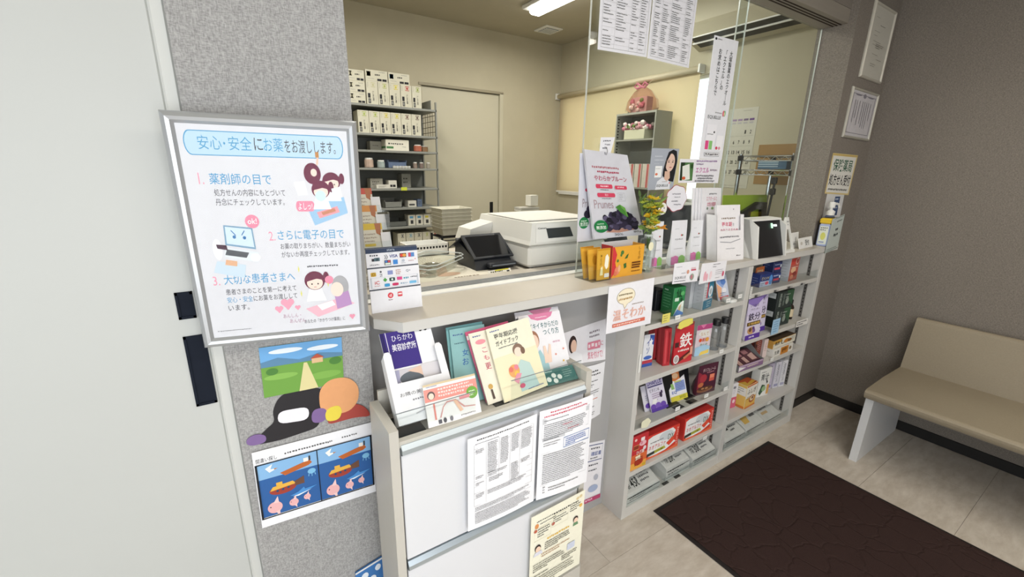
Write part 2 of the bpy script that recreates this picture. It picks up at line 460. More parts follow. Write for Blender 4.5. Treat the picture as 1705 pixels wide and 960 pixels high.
for a, b_ in (((2.235, 1.25), (2.265, 2.235)), ((3.955, 1.25), (3.985, 2.235)), ((2.235, 1.25), (3.985, 1.275)), ((2.235, 2.21), (3.985, 2.235)), ((3.09, 1.25), (3.12, 2.235))):
    wf.box((XW + .04, a[0], a[1]), (XW + .08, b_[0], b_[1]), white_p)
wf.build('window_frame', wn)
MB().box((XW - .025, 2.215, 1.225), (XW + .05, 4.0, 1.25), white_p, bev=.004).build('window_sill', wn)

# roller blind in the window
bl = empty('roller_blind', 'cream roller blind lowered over the window behind the counter', 'blind', (XW, 3.1, 2.25))
MB().box((-0.016, -0.79, -1.0), (-0.0145, 0.94, 0.0), translucent('blind_fabric', '#e6dabd', .5)).build('fabric', bl)
MB().tube([(-0.035, -0.80, 0.02), (-0.035, 0.95, 0.02)], 0.024, mat('blind_tube', '#cfc4a8', .5), 14).build('roller_tube', bl, True)
MB().box((-0.026, -0.79, -1.005), (-0.008, 0.94, -0.985), white_p, bev=.003).build('bottom_bar', bl)
MB().box((-0.07, -0.815, -0.01), (0, -0.80, 0.05), white_p).build('bracket', bl)
MB().box((-0.07, 0.95, -0.01), (0, 0.965, 0.05), white_p).build('bracket', bl)

# ceiling fixtures of the pharmacy room
lp = empty('ceiling_lamp', 'long bright tube lamp on the pharmacy ceiling', 'lamp', (2.33, 2.75, ZC))
MB().box((-0.10, -0.62, -0.03), (0.10, 0.60, 0.0), white_p, bev=.008).build('housing', lp)
MB().box((-0.055, -0.60, -0.07), (0.055, 0.56, -0.028), emit('lamp_diffuser', (1, .97, .9, 1), 9), bev=.015).build('diffuser', lp)
vt = empty('ceiling_vent', 'small square white vent in the pharmacy ceiling corner', 'vent', (2.795, 3.72, ZC))
MB().box((-0.10, -0.10, -0.012), (0.10, 0.10, 0), white_p, bev=.004).build('frame', vt)
MB().box((-0.07, -0.07, -0.016), (0.07, 0.07, -0.011), mat('vent_grille', '#8d949a', .5, noise=(150, .2)), bev=.001).build('grille', vt)
for k in range(5): MB().box((-0.07, -0.06 + k * .028, -0.019), (0.07, -0.05 + k * .028, -0.015), white_p).build('slat', vt)
ac = empty('air_conditioner', 'cream wall-mounted air conditioner with open louvre near the ceiling', 'air conditioner', (XW, 1.505, 2.40))
cream_ac = mat('air_conditioner_casing', '#c7c0a9', .5, noise=(5, .01))
MB().prism([(-0.005, 0), (-0.19, 0.06), (-0.235, 0.14), (-0.225, 0.30), (-0.005, 0.30)], 0, 0.85, cream_ac).build('casing', ac)
MB().prism([(-0.06, 0.012), (-0.19, 0.052), (-0.188, 0.058), (-0.06, 0.02)], 0.05, 0.80, black_p).build('outlet', ac).location.z = -0.0
MB().box((-0.135, 0.03, 0.028), (-0.125, 0.82, 0.040), white_p).build('louvre', ac).location.z = -0.004
MB().box((-0.196, 0.03, 0.056), (-0.186, 0.82, 0.064), white_p).build('louvre', ac).location.z = -0.004
MB().lathe([(0.006, 0), (0.006, .004)], emit('indicator_lamp', (.7, 1, .6, 1), .6), n=10, mtx=Matrix.Rotation(R(-90), 4, 'Y')).build('indicator', ac, loc=(-0.230, 0.2, 0.13))

# sliding glass screen: rail above, track on the counter, three panes
rail_m = mat('rail_ash_laminate', '#8d867c', .5, noise=(25, .06, (.1, 1, 1)))
rl = struct('trim_3', MB().box((0.268, 1.150, 2.236), (2.758, 1.285, 2.30), rail_m, bev=.002))
for y in (1.176, 1.194, 1.212):
    MB().box((0.27, y, 2.2345), (2.756, y + .007, 2.2365), mat('rail_groove', '#2b1d18', .8)).build('groove', rl)
# pane edges are polished
for nm, lb, x0, x1, y in (('glass_pane', 'sliding glass pane carrying the price lists and posters above the counter', 1.118, 2.03, 1.2515),
                      ('glass_pane', 'rightmost sliding glass pane beside the grey pillar', 1.99, 2.756, 1.268)):
    g = empty(nm, lb, 'glass screen', (x0, y, 1.112))
    MB().box((0, -.0025, 0), (x1 - x0, .0025, 2.236 - 1.113), glass).build('pane', g)
    ed = mat('polished_glass_edge', '#c6cac4', .2)
    MB().box((-.0025, -.003, 0), (0, .003, 2.236 - 1.113), ed).build('edge', g)
    MB().box((x1 - x0, -.003, 0), (x1 - x0 + .0025, .003, 2.236 - 1.113), ed).build('edge', g)
# ================================================================ COUNTER AND SHELF UNIT
ct = empty('reception_counter', 'long pale greige reception counter top with chamfered left corner', 'counter', (0, 0, 1.078))
MB().prism_z([(0.285, 1.40), (0.285, 1.112), (0.341, 1.043), (2.925, 1.043), (2.925, 1.112), (2.757, 1.112), (2.757, 1.40)], 0.0, 0.030, lam_top).build('slab', ct)
MB().prism_z([(0.2840, 1.40), (0.2840, 1.1115), (0.3405, 1.0418), (2.926, 1.0418), (2.926, 1.048), (0.344, 1.048), (0.290, 1.114), (0.290, 1.40)], 0.0005, 0.0285, lam).build('edge_band', ct)
tr = empty('screen_track', 'white and grey sliding screen track along the counter top', 'track', (0, 0, 1.108))
MB().box((0.27, 1.240, 0), (2.755, 1.275, 0.004), white_p).build('strip', tr)
for y in (1.277, 1.293, 1.309, 1.325):
    MB().box((0.27, y, 0), (2.755, y + .010, 0.0035), mat('track_grey', '#8f9294', .4, .3)).build('groove', tr)
dk = empty('inner_desk', 'greige inner desk of the pharmacy behind the counter track', 'desk', (0, 0, 0))
MB().box((0.27, 1.402, 1.070), (2.755, 2.02, 1.098), lam_top, bev=.003).build('desk_top', dk)
MB().box((0.30, 1.98, 0.0), (2.72, 2.0, 1.070), lam).build('modesty_panel', dk)
for x in (0.30, 1.5, 2.70): MB().box((x, 1.42, 0), (x + .02, 1.98, 1.070), lam).build('leg_panel', dk)

su = empty('display_shelf', 'low pale grey open shelf unit built under the counter, two bays', 'shelf', (1.28, 1.042, 0))
D_ = 0.222
MB().box((0, 0, 0), (0.026, D_, 1.076), lam, bev=.001).build('side_panel', su)
MB().box((0.722, 0, 0.0), (0.758, D_, 1.076), lam, bev=.001).build('divider', su)
MB().box((1.472, 0, 0.0), (1.503, D_, 1.076), lam, bev=.001).build('side_panel', su)
MB().box((0.026, D_ - .012, 0), (1.472, D_, 1.076), lam).build('back_panel', su)
MB().box((0.026, 0.001, 0.0), (0.722, D_ - .012, 0.050), lam, bev=.001).build('plinth', su)
MB().box((0.758, 0.001, 0.0), (1.472, D_ - .012, 0.050), lam, bev=.001).build('plinth', su)
LZ = (0.912, 0.676, 0.444, 0.234); RZ = (0.934, 0.684, 0.514, 0.242)
for z in LZ: MB().box((0.027, 0.002, z - .022), (0.721, D_ - .013, z), lam, bev=.001).build('shelf_board', su)
for z in RZ: MB().box((0.759, 0.002, z - .022), (1.471, D_ - .013, z), lam, bev=.001).build('shelf_board', su)
slot = mat('shelf_standard', '#6f6c69', .5, .3)
hole = mat('slot_hole', '#232222', .8)
for x0, x1 in ((0.7205, 0.7225), (1.4705, 1.4725)):
    for yy in (0.045,):
        mb = MB().box((x0, yy, 0.06), (x1, yy + .016, 1.06), slot)
        for k in range(48): mb.box((x0 - .0006, yy + .005, 0.075 + k * .0205), (x0 + .0003, yy + .011, 0.083 + k * .0205), hole)
        mb.build('shelf_standard', su)
# clear price rails standing on some boards
for x0, x1, z in ((0.03, 0.72, LZ[0]), (0.03, 0.72, LZ[2]), (0.765, 1.47, .05), (0.03, 0.72, .05), (0.765, 1.47, RZ[0])):
    MB().box((x0, 0.006, z), (x1, 0.0075, z + .045), acry).build('clear_rail', su)
def ptag(n, x, z, w=.026, h=.017, col='#f6f6f2', ops=()):
    pass

# ================================================================ BROCHURE STAND
st = empty('brochure_stand', 'grey and white brochure stand with two flap doors before the counter', 'stand', (0.235, 0.86, 0))
pan = mat('stand_panel', '#c0bcb3', .45, noise=(6, .02))
flap = mat('white_flap', '#d9dade', .35, noise=(3, .01))
MB().prism_x([(0, .12), (.16, .12), (.16, .918), (0, .918)], 0, .022, pan).build('side_panel', st)
MB().prism_x([(0, .12), (.16, .12), (.16, .918), (0, .918)], .598, .620, pan).build('side_panel', st)
MB().box((.022, .155, .12), (.598, .163, .945), pan).build('back_panel', st)
MB().box((.022, .012, .842), (.598, .150, .876), pan, bev=.001).build('tray', st)
MB().box((.022, .002, .868), (.598, .022, .884), pan, bev=.002).build('tray_lip', st)
for z0, z1 in ((.541, .850), (.190, .512)):
    f_ = MB().box((.026, .002, z0), (.594, .016, z1 - .002), flap, bev=.0015).build('flap_door', st)
    e_ = MB()
    e_.prism_x([(.0, z1 - .002), (-.008, z1 + .004), (-.008, z1 + .016), (.0, z1 + .026), (.012, z1 + .026), (.012, z1 - .002)], .026, .594, mat('pull_rail_aluminium', '#b9c4cc', .3, .75))
    e_.build('pull_rail', f_)
pl = MB()
pl.prism_z([(-.006, .150), (-.006, -.006), (-.002, -.012), (.618, -.012), (.628, -.004), (.630, .006), (.630, .150)], .125, .185, pan)
pl.build('plinth', st)
for x in (.03, .57):
    for y in (.03, .12):
        MB().lathe([(.012, 0), (.014, .01), (.014, .115), (.012, .126)], black_p, (x, y, 0), 12).build('foot', st)
for x0, x1, z1 in ((.024, .235, .945), (.345, .596, .945)):
    a_ = MB().box((x0, .024, .884), (x1, .0255, z1), acry)
    a_.box((x0, .0235, z1), (x1, .026, z1 + .0012), mat('acrylic_edge', '#7d8488', .3))
    a_.build('clear_front', st)
MB().box((.024, .03, .877), (.10, .12, .8785), black_p).build('anti_slip_pad', st)
MB().box((.30, .03, .877), (.345, .13, .8785), black_p).build('anti_slip_pad', st)

# ================================================================ BENCH AND MAT
bench = empty('bench', 'olive beige upholstered waiting bench with white panel legs', 'bench', (2.66, -1.2, 0))
vin = mat('beige_vinyl', '#958a76', .42, noise=(180, .05), bump=.15)
wleg = mat('white_gloss_leg', '#d6d7d8', .3)
def rounded(poly, r=.02, n=4):
    out = []
    N_ = len(poly)
    for i, p in enumerate(poly):
        p = Vector(p); a = Vector(poly[i - 1]); b_ = Vector(poly[(i + 1) % N_])
        da = (a - p).normalized() * min(r, (a - p).length / 2.2); db = (b_ - p).normalized() * min(r, (b_ - p).length / 2.2)
        for k in range(n + 1):
            t = k / n
            out.append(tuple((p + da) * (1 - t) ** 2 + p * 2 * t * (1 - t) + (p + db) * t * t))
    return out
seat = rounded([(-.01, .372), (.50, .372), (.515, .432), (.22, .436), (-.02, .425)], .03)
MB().prism(seat, 0, 1.885, vin).build('seat', bench, False)
back = rounded([(.470, .40), (.555, .40), (.585, .715), (.535, .728)], .025)
MB().prism(back, 0.005, 1.885, vin).build('backrest', bench, False)
for y in (1.85, 0.02):
    MB().prism([(.005, 0), (.055, 0), (.06, .0), (.575, 0), (.555, .372), (.055, .372), (.03, .372)], y - .0, y + .035, wleg).build('leg', bench)
MB().box((.06, .06, .35), (.5, 1.83, .371), mat('bench_underframe', '#8a8782', .5)).build('underframe', bench)

def mat_mat():
    m = bpy.data.materials.new('dark_brown_mat_pile'); m.use_nodes = True
    nt = m.node_tree; N = nt.nodes; L = nt.links; b = N['Principled BSDF']
    b.inputs['Roughness'].default_value = .95; b.inputs['Specular IOR Level'].default_value = .1
    tc = N.new('ShaderNodeTexCoord')
    v = N.new('ShaderNodeTexVoronoi'); v.feature = 'DISTANCE_TO_EDGE'; v.inputs['Scale'].default_value = 9
    nz = N.new('ShaderNodeTexNoise'); nz.inputs['Scale'].default_value = 10; nz.inputs['Detail'].default_value = 3
    mixv = N.new('ShaderNodeVectorMath'); mixv.operation = 'ADD'
    sc = N.new('ShaderNodeVectorMath'); sc.operation = 'SCALE'; sc.inputs['Scale'].default_value = .12
    L.new(nz.outputs['Color'], sc.inputs[0]); L.new(tc.outputs['Object'], mixv.inputs[0]); L.new(sc.outputs[0], mixv.inputs[1]); L.new(mixv.outputs[0], v.inputs['Vector'])
    fine = N.new('ShaderNodeTexNoise'); fine.inputs['Scale'].default_value = 500
    r = N.new('ShaderNodeValToRGB'); r.color_ramp.elements[0].color = hexc('#2a1f1d'); r.color_ramp.elements[1].color = hexc('#493835')
    L.new(tc.outputs['Object'], fine.inputs['Vector']); L.new(fine.outputs['Fac'], r.inputs[0]); L.new(r.outputs[0], b.inputs['Base Color'])
    st_ = N.new('ShaderNodeMath'); st_.operation = 'SMOOTH_MIN'; st_.inputs[1].default_value = .06; st_.inputs[2].default_value = .03
    L.new(v.outputs['Distance'], st_.inputs[0])
    bp = N.new('ShaderNodeBump'); bp.inputs['Strength'].default_value = .9; bp.inputs['Distance'].default_value = .05
    L.new(st_.outputs[0], bp.inputs['Height'])
    bp2 = N.new('ShaderNodeBump'); bp2.inputs['Strength'].default_value = .6; bp2.inputs['Distance'].default_value = .002
    L.new(fine.outputs['Fac'], bp2.inputs['Height']); L.new(bp.outputs[0], bp2.inputs['Normal']); L.new(bp2.outputs[0], b.inputs['Normal'])
    return m
mm = empty('door_mat', 'large dark brown entrance mat on the floor before the shelves', 'mat', (1.445, -0.75, 0))
MB().box((0, 0, 0.0005), (1.0, 1.752, .0045), mat('mat_rubber', '#1d1716', .7), bev=.0015).build('rubber_border', mm)
MB().box((.018, .018, .004), (.982, 1.734, .0085), mat_mat(), bev=.002).build('pile', mm)
# ================================================================ ON THE COLUMN
def toward(p, k):
    c = Vector((0, 0, 1.5)); return c + (Vector(p) - c) * k
kf = 0.982
TLf, TRf, BLf = toward((-.086, 1.083, 1.595), kf), toward((.255, 1.011, 1.592), kf), toward((-.087, 1.107, 1.107), kf)
m_, w_, h_ = frame_of(BLf, BLf + (TRf - TLf), TLf)
pf = empty('framed_poster', 'silver framed poster on safe medicine handover hung on the column', 'poster', mw=m_)
fw = 0.021
silver = mat('frame_silver', '#b9bbbe', .32, .55)
def frame_bars(root, w, h, fw, t, material, prof=None):
    """four mitred bars with a rounded section"""
    prof = prof or [(0, 0), (.12, -.5), (.45, -1), (.75, -.8), (1, -.15), (1, .6), (0, .6)]
    c = [(-w / 2, 0), (w / 2, 0), (w / 2, h), (-w / 2, h)]
    i_ = [(-w / 2 + fw, fw), (w / 2 - fw, fw), (w / 2 - fw, h - fw), (-w / 2 + fw, h - fw)]
    for k in range(4):
        a, b_, ia, ib = c[k], c[(k + 1) % 4], i_[k], i_[(k + 1) % 4]
        r0 = [(a[0] + (ia[0] - a[0]) * s, t * d, a[1] + (ia[1] - a[1]) * s) for s, d in prof]
        r1 = [(b_[0] + (ib[0] - b_[0]) * s, t * d, b_[1] + (ib[1] - b_[1]) * s) for s, d in prof]
        MB().loft([r0, r1], material).build('frame_bar', root)
frame_bars(pf, w_, h_, fw, .009, silver)
MB().box((-w_ / 2 + .004, .001, .004), (w_ / 2 - .004, .010, h_ - .004), mat('frame_backing', '#8d8f90', .6)).build('backing', pf)
sh = MB().box((-w_ / 2 + fw - .002, -.0008, fw - .002), (w_ / 2 - fw + .002, .001, h_ - fw + .002), paper('#dcdde3')).build('poster_sheet', pf)
MB().box((-.05, .010, h_ - .10), (-.03, .018, h_ - .05), black_p).build('hanger', pf)
BLU, PNK, GRY = '#5aa2cf', '#eb9db4', '#4a4a52'
hair = '#6d2b45'
def girl(u, v, s, a, hc=hair, body='#f4f6fa'):
    return [('p', [(u - s, v + 2.2 * s * a), (u + s, v + 2.2 * s * a), (u + .6 * s, v + .8 * s * a), (u - .6 * s, v + .8 * s * a)], body),
            ('e', u, v, s, s * a, hc), ('e', u + 1.15 * s, v - .3 * s * a, .3 * s, .6 * s * a, hc), ('e', u, v + .25 * s * a, .78 * s, .7 * s * a, '#f7ddd0'),
            ('p', [(u - .9 * s, v + .1 * s * a), (u - .5 * s, v - .8 * s * a), (u + .6 * s, v - .8 * s * a), (u + .9 * s, v), (u + .2 * s, v - .2 * s * a)], hc),
            ('e', u - .3 * s, v + .35 * s * a, .07 * s, .09 * s * a, K), ('e', u + .3 * s, v + .35 * s * a, .07 * s, .09 * s * a, K),
            ('r', u - .12 * s, v + .65 * s * a, .24 * s, .05 * s * a, '#c05050')]
A_ = .72
heart = lambda u, v, s, c: [('e', u - s * .5, v, s * .55, s * .42, c), ('e', u + s * .5, v, s * .55, s * .42, c), ('p', [(u - s * 1.0, v + s * .12), (u + s * 1.0, v + s * .12), (u, v + s * 1.05)], c)]
star = lambda u, v, s: [('p', [(u, v - s), (u + .3 * s, v), (u, v + s), (u - .3 * s, v)], '#e6e27c')]
ops = [('rr', .03, .025, .94, .105, BLU), ('rr', .036, .029, .928, .097, '#bcd9ee'),
       ('t', .105, .045, .13, .06, '安心', BLU), ('t', .245, .07, .012, .012, '・', BLU), ('t', .275, .045, .13, .06, '安全', BLU), ('t', .42, .047, .05, .055, 'に', GRY),
       ('t', .475, .045, .115, .06, 'お薬', BLU), ('t', .60, .048, .32, .06, 'をお渡しします。', GRY),
       ('t', .075, .205, .03, .05, '1.', PNK), ('t', .135, .205, .36, .05, '薬剤師の目で', BLU, .005),
       ('t', .15, .275, .42, .032, '処方せんの内容にもとづいて', GRY), ('t', .15, .318, .41, .032, '丹念にチェックしています。', GRY),
       ('t', .435, .475, .04, .045, '2.', PNK), ('t', .49, .472, .44, .047, 'さらに電子の目で', BLU, .005),
       ('t', .50, .535, .47, .03, 'お薬の取りまちがい、数量まちがい', GRY), ('t', .50, .577, .46, .03, 'がないか再度チェックしています。', GRY),
       ('t', .055, .685, .04, .045, '3.', PNK), ('t', .12, .68, .45, .05, '大切な患者さまへ', BLU, .005),
       ('t', .12, .752, .45, .03, '患者さまのことを第一に考えて', GRY), ('t', .12, .793, .16, .03, '安心・安全', BLU), ('t', .285, .793, .285, .03, 'にお薬をお渡しして', GRY), ('t', .12, .835, .13, .03, 'います。', GRY),
       ('t', .60, .945, .29, .022, 'あなたの『かかりつけ薬局』に', GRY), ('g', .03, .965, .22, 1, .01, .005, '#8a8a90'),
       # prescription check
       ('e', .755, .20, .055, .05, hair), ('e', .765, .195, .02, .018, '#f7ddd0'), ('l', .79, .16, .80, .12, .012, '#f3c6b0'), ('r', .785, .10, .022, .025, '#c08850'),
       ('p', [(.70, .36), (.95, .31), (.97, .39), (.74, .45)], '#9cc4e4'), ('p', [(.76, .385), (.90, .355), (.915, .385), (.775, .415)], '#e8a0a8'), ('p', [(.79, .385), (.88, .365), (.89, .38), (.80, .40)], '#c9876a'),
       ('p', [(.63, .24), (.70, .235), (.715, .30), (.65, .305)], '#e9edf2'), ('rr', .63, .33, .12, .05, '#ef8fa8'), ('t', .645, .338, .09, .034, 'よしっ!', '#ffffff')]
ops += girl(.875, .235, .06, A_) + girl(.80, .275, .06, A_)
ops += [('e', .795, .305, .035, .026, '#cfe6f4'), ('p', [(.87, .27), (.93, .26), (.94, .31), (.88, .32)], '#e9f1f8'),
        # dispensing machine
        ('p', [(.17, .44), (.34, .455), (.345, .56), (.165, .535)], '#7fa4c0'), ('p', [(.178, .447), (.332, .462), (.337, .55), (.175, .528)], '#cfe2f2'), ('l', .21, .465, .235, .49, .006, '#3f78b0'), ('l', .29, .468, .27, .49, .006, '#3f78b0'),
        ('e', .225, .497, .01, .008, '#3f78b0'), ('e', .285, .502, .01, .008, '#3f78b0'), ('p', [(.16, .545), (.36, .575), (.35, .625), (.15, .59)], '#dfe6ec'), ('p', [(.17, .555), (.30, .575), (.28, .60), (.155, .582)], '#53565c'),
        ('p', [(.10, .61), (.27, .635), (.25, .70), (.07, .665)], '#c9dbe9'), ('p', [(.155, .605), (.22, .615), (.215, .64), (.145, .63)], '#e0b08c'), ('e', .115, .555, .028, .05, '#eef1f4'), ('p', [(.11, .53), (.17, .535), (.175, .56), (.115, .55)], '#4a3040'),
        ('e', .335, .60, .03, .02, '#f5f7fa'), ('e', .345, .425, .043, .032, '#ef8fa8'), ('t', .318, .41, .055, .027, 'ok!', '#ffffff'),
        # handing over
        ('p', [(.62, .885), (.88, .835), (.97, .875), (.70, .935)], '#f2b8c6'), ('e', .875, .775, .06, .06, '#a9a9ad'), ('p', [(.84, .90), (.83, .825), (.93, .80), (.95, .88)], '#b890c0'), ('e', .85, .79, .045, .04, '#f7ddd0')]
ops += girl(.70, .735, .07, A_)
ops += [('p', [(.70, .87), (.81, .85), (.83, .875), (.73, .90)], '#f7f7fa'), ('e', .80, .735, .03, .022, '#ef8fa8'), ('g', .66, .655, .24, 1, .01, .008, GRY)]
ops += star(.60, .67, .018) + star(.60, .80, .018) + star(.79, .76, .014)
ops += heart(.50, .84, .042, '#f0a3b8') + heart(.44, .87, .026, '#f0a3b8') + heart(.565, .87, .018, '#f0a3b8') + heart(.945, .945, .02, '#e79ab0')
ops += [('t', .46, .905, .12, .022, 'あんしん・', '#c7a5b8'), ('t', .50, .935, .11, .022, 'あんぜん', '#c7a5b8')]
sw, shh = w_ - 2 * fw, h_ - 2 * fw
draw(ops, lambda u, v, l: (-sw / 2 + u * sw, -.0008 - l * .4, fw + (1 - v) * shh), shh / sw).build('print', sh)
MB().box((-sw / 2, -.0052, fw), (sw / 2, -.0046, h_ - fw), clear('matt_cover', '#fdfdfd', .12)).build('clear_cover', pf)

# postcard: only its meadow, no figures
card('postcard', 'small picture postcard of a blue sky and green meadow on the column', 'postcard', (.010, 1.102, .957), (.193, 1.102, .950), (.014, 1.102, 1.086), (.198, 1.102, 1.076), '#7fb04e',
     [('r', 0, 0, 1, .42, '#6fa9dc'), ('e', .3, .12, .2, .05, '#e9f1f7'), ('e', .75, .16, .2, .05, '#e9f1f7'), ('p', [(0, .42), (0, .3), (.2, .24), (.45, .34), (.7, .26), (1, .33), (1, .42)], '#5b86a8'),
      ('r', 0, .4, 1, .6, '#6f9f45'), ('e', .22, .62, .2, .06, '#86b556'), ('e', .75, .75, .22, .08, '#7fae50'), ('p', [(.42, 1), (.5, .42), (.54, .42), (.66, 1)], '#d9cf9a'), ('e', .12, .5, .07, .07, '#4d7f3a'), ('e', .9, .48, .08, .08, '#4d7f3a'), ('r', .6, .36, .14, .1, '#d8b48a'), ('p', [(.58, .36), (.67, .27), (.76, .36)], '#b5533c')])
# two plain cut-out card shapes in the colours of the wall decoration
def cutout(name, label, polys, y):
    e = empty(name, label, 'card cut-out', (0, y, 0))
    for i, (nm, pts, col) in enumerate(polys):
        MB().prism(rounded(pts, .02) if len(pts) < 24 else pts, -.0016 - .0006 * i, -.0006 * i, paper(col)).build(nm, e)
    return e
def ell(cx, cz, rx, rz, n=26, a0=0):
    return [(cx + rx * math.cos(2 * math.pi * i / n + a0), cz + rz * math.sin(2 * math.pi * i / n + a0)) for i in range(n)]
cutout('card_cutout', 'plain black and purple paper cut-out under the postcard', [
    ('black_sheet', [(-.030, .838), (.03, .832), (.12, .838), (.13, .87), (.155, .89), (.150, .935), (.115, .958), (.075, .962), (.04, .95), (.022, .915), (.025, .885), (.0, .87)], '#1e1b20'),
    ('white_sheet', [(.03, .878), (.10, .868), (.104, .905), (.034, .912)], '#e9e6ee'), ('purple_sheet', [(-.042, .848), (-.03, .838), (.0, .838), (.002, .858), (-.02, .868), (-.038, .862)], '#7d6296'), ('purple_sheet', [(.104, .855), (.14, .850), (.146, .89), (.11, .895)], '#7d6296')], 1.1035)
cutout('card_cutout', 'plain rounded orange paper cut-out with yellow and red corner patches', [
    ('red_sheet', [(.14, .838), (.215, .838), (.259, .826), (.238, .868), (.20, .885), (.15, .87)], '#a4433b'),
    ('orange_sheet', [(.128, .895), (.14, .865), (.20, .860), (.226, .885), (.230, .93), (.205, .962), (.16, .968), (.132, .945)], '#dfa06e'), ('yellow_sheet', [(.142, .848), (.172, .845), (.182, .868), (.176, .888), (.148, .888), (.138, .87)], '#e3cf4a')], 1.1025)
# spot-the-difference sheet
def sea(u0, w):
    a = [('r', u0, .17, w, .70, '#2f5f9e'), ('r', u0, .17, w, .20, '#86b4de')]
    X = lambda t: u0 + t * w
    a += [('p', [(X(.14), .24), (X(.26), .20), (X(.22), .26), (X(.32), .27), (X(.2), .30)], '#f1f1ea'), ('p', [(X(.28), .26), (X(.34), .265), (X(.28), .28)], '#c9803a'),
          ('p', [(X(.36), .34), (X(.86), .27), (X(.90), .315), (X(.84), .34), (X(.44), .39)], '#b9632f'), ('r', X(.76), .235, w * .08, .05, '#ece8e2'), ('r', X(.85), .22, w * .03, .06, '#3a3a3c'),
          ('e', X(.88), .43, w * .07, .035, '#7fbbe0'), ('l', X(.83), .46, X(.82), .49, .006, '#7fbbe0'), ('l', X(.88), .465, X(.88), .50, .006, '#7fbbe0'), ('l', X(.93), .46, X(.94), .49, .006, '#7fbbe0'),
          ('e', X(.38), .555, w * .22, .065, '#9c3f34'), ('p', [(X(.17), .55), (X(.22), .50), (X(.55), .485), (X(.6), .53)], '#e2b04a'), ('p', [(X(.58), .50), (X(.74), .46), (X(.74), .56), (X(.58), .56)], '#6b4a3a'), ('r', X(.28), .455, w * .1, .04, '#e2b04a'), ('e', X(.29), .565, w * .022, .014, '#24486f'), ('e', X(.38), .56, w * .022, .014, '#24486f'), ('e', X(.47), .553, w * .022, .014, '#24486f'),
          ('p', [(X(.48), .68), (X(.62), .655), (X(.72), .61), (X(.74), .64), (X(.95), .63), (X(.8), .67), (X(.6), .70)], '#4d8fd0'), ('p', [(X(.52), .70), (X(.85), .665), (X(.62), .71)], '#dfeaf4')]
    for c, v, s in ((.22, .77, 1), (.53, .775, .65), (.76, .755, .5)):
        a += [('e', X(c), v, w * .12 * s, .075 * s, '#e8b3b4'), ('p', [(X(c) - w * .02 * s, v - .06 * s), (X(c) + w * .06 * s, v - .14 * s), (X(c) + w * .07 * s, v - .05 * s)], '#ecc9c8'), ('p', [(X(c), v + .06 * s), (X(c) + w * .07 * s, v + .13 * s), (X(c) + w * .07 * s, v + .05 * s)], '#ecc9c8'), ('e', X(c) - w * .07 * s, v - .015 * s, w * .012 * s, .008 * s, K)]
    return a
card('puzzle_sheet', 'spot-the-difference sheet of submarines and fish taped to the column', 'paper sheet', (-.038, 1.100, .597), (.252, 1.100, .579), (-.034, 1.100, .820), (.255, 1.100, .809), '#eeeef2',
     [('t', .02, .095, .16, .055, '間違い探し', K), ('g', .24, .10, .46, 1, .02, .022, '#555'+'555'), ('g', .72, .09, .15, 1, .02, .02, '#666666')] + sea(.012, .485) + sea(.497, .485) + [('ro', .008, .165, .98, .72, .012, '#161a22'), ('r', .492, .165, .008, .72, '#161a22')])
nb = card('picture_booklet', 'blue and white patterned booklet low on the column', 'booklet', (.17, 1.085, .19), (.258, 1.085, .185), (.172, 1.095, .325), (.26, 1.095, .342), '#3f78b8',
     [('r', 0, 0, 1, .04, '#e6e6e6'), ('e', .3, .2, .12, .08, '#e6edf4'), ('e', .75, .16, .1, .07, '#e6edf4'), ('e', .55, .36, .12, .08, '#e6edf4'), ('e', .15, .45, .1, .07, '#e6edf4')], t=.006)

# ================================================================ PAPERS ON THE STAND AND ON THE WALL UNDER THE COUNTER
yS = .8455
TXT = '#55565c'
tbl = [('g', .12, .035, .78, 1, .02, .014, '#333333'), ('g', .10, .075, .35, 1, .02, .008, TXT)]
rows = [.085, .125, .155, .40, .47, .53, .60, .66, .74, .80]
for v in rows: tbl.append(('r', .08, v, .86, .0016, '#77787c'))
for u, v0, v1 in ((.08, .085, .74), (.24, .085, .74), (.42, .085, .53), (.58, .085, .66), (.73, .085, .66), (.94, .085, .74)): tbl.append(('r', u, v0, .0022, v1 - v0, '#77787c'))
for u, v, w, n in ((.26, .10, .14, 20), (.44, .10, .12, 17), (.60, .10, .12, 12), (.75, .10, .17, 13), (.26, .42, .28, 3), (.28, .48, .2, 3), (.60, .42, .12, 12), (.75, .42, .17, 3), (.10, .135, .12, 3), (.10, .42, .12, 2), (.10, .49, .12, 2), (.10, .61, .12, 3), (.26, .61, .6, 3), (.09, .755, .84, 3), (.09, .815, .84, 8)): tbl.append(('g', u, v, w, n, .0165, .0075, TXT))
card('notice_sheet', 'white printed notice with a table on the upper flap of the brochure stand', 'paper sheet', (.424, yS, .558), (.640, yS, .556), (.426, yS, .842), (.642, yS, .846), '#f0f0f4', tbl, bend=.004)
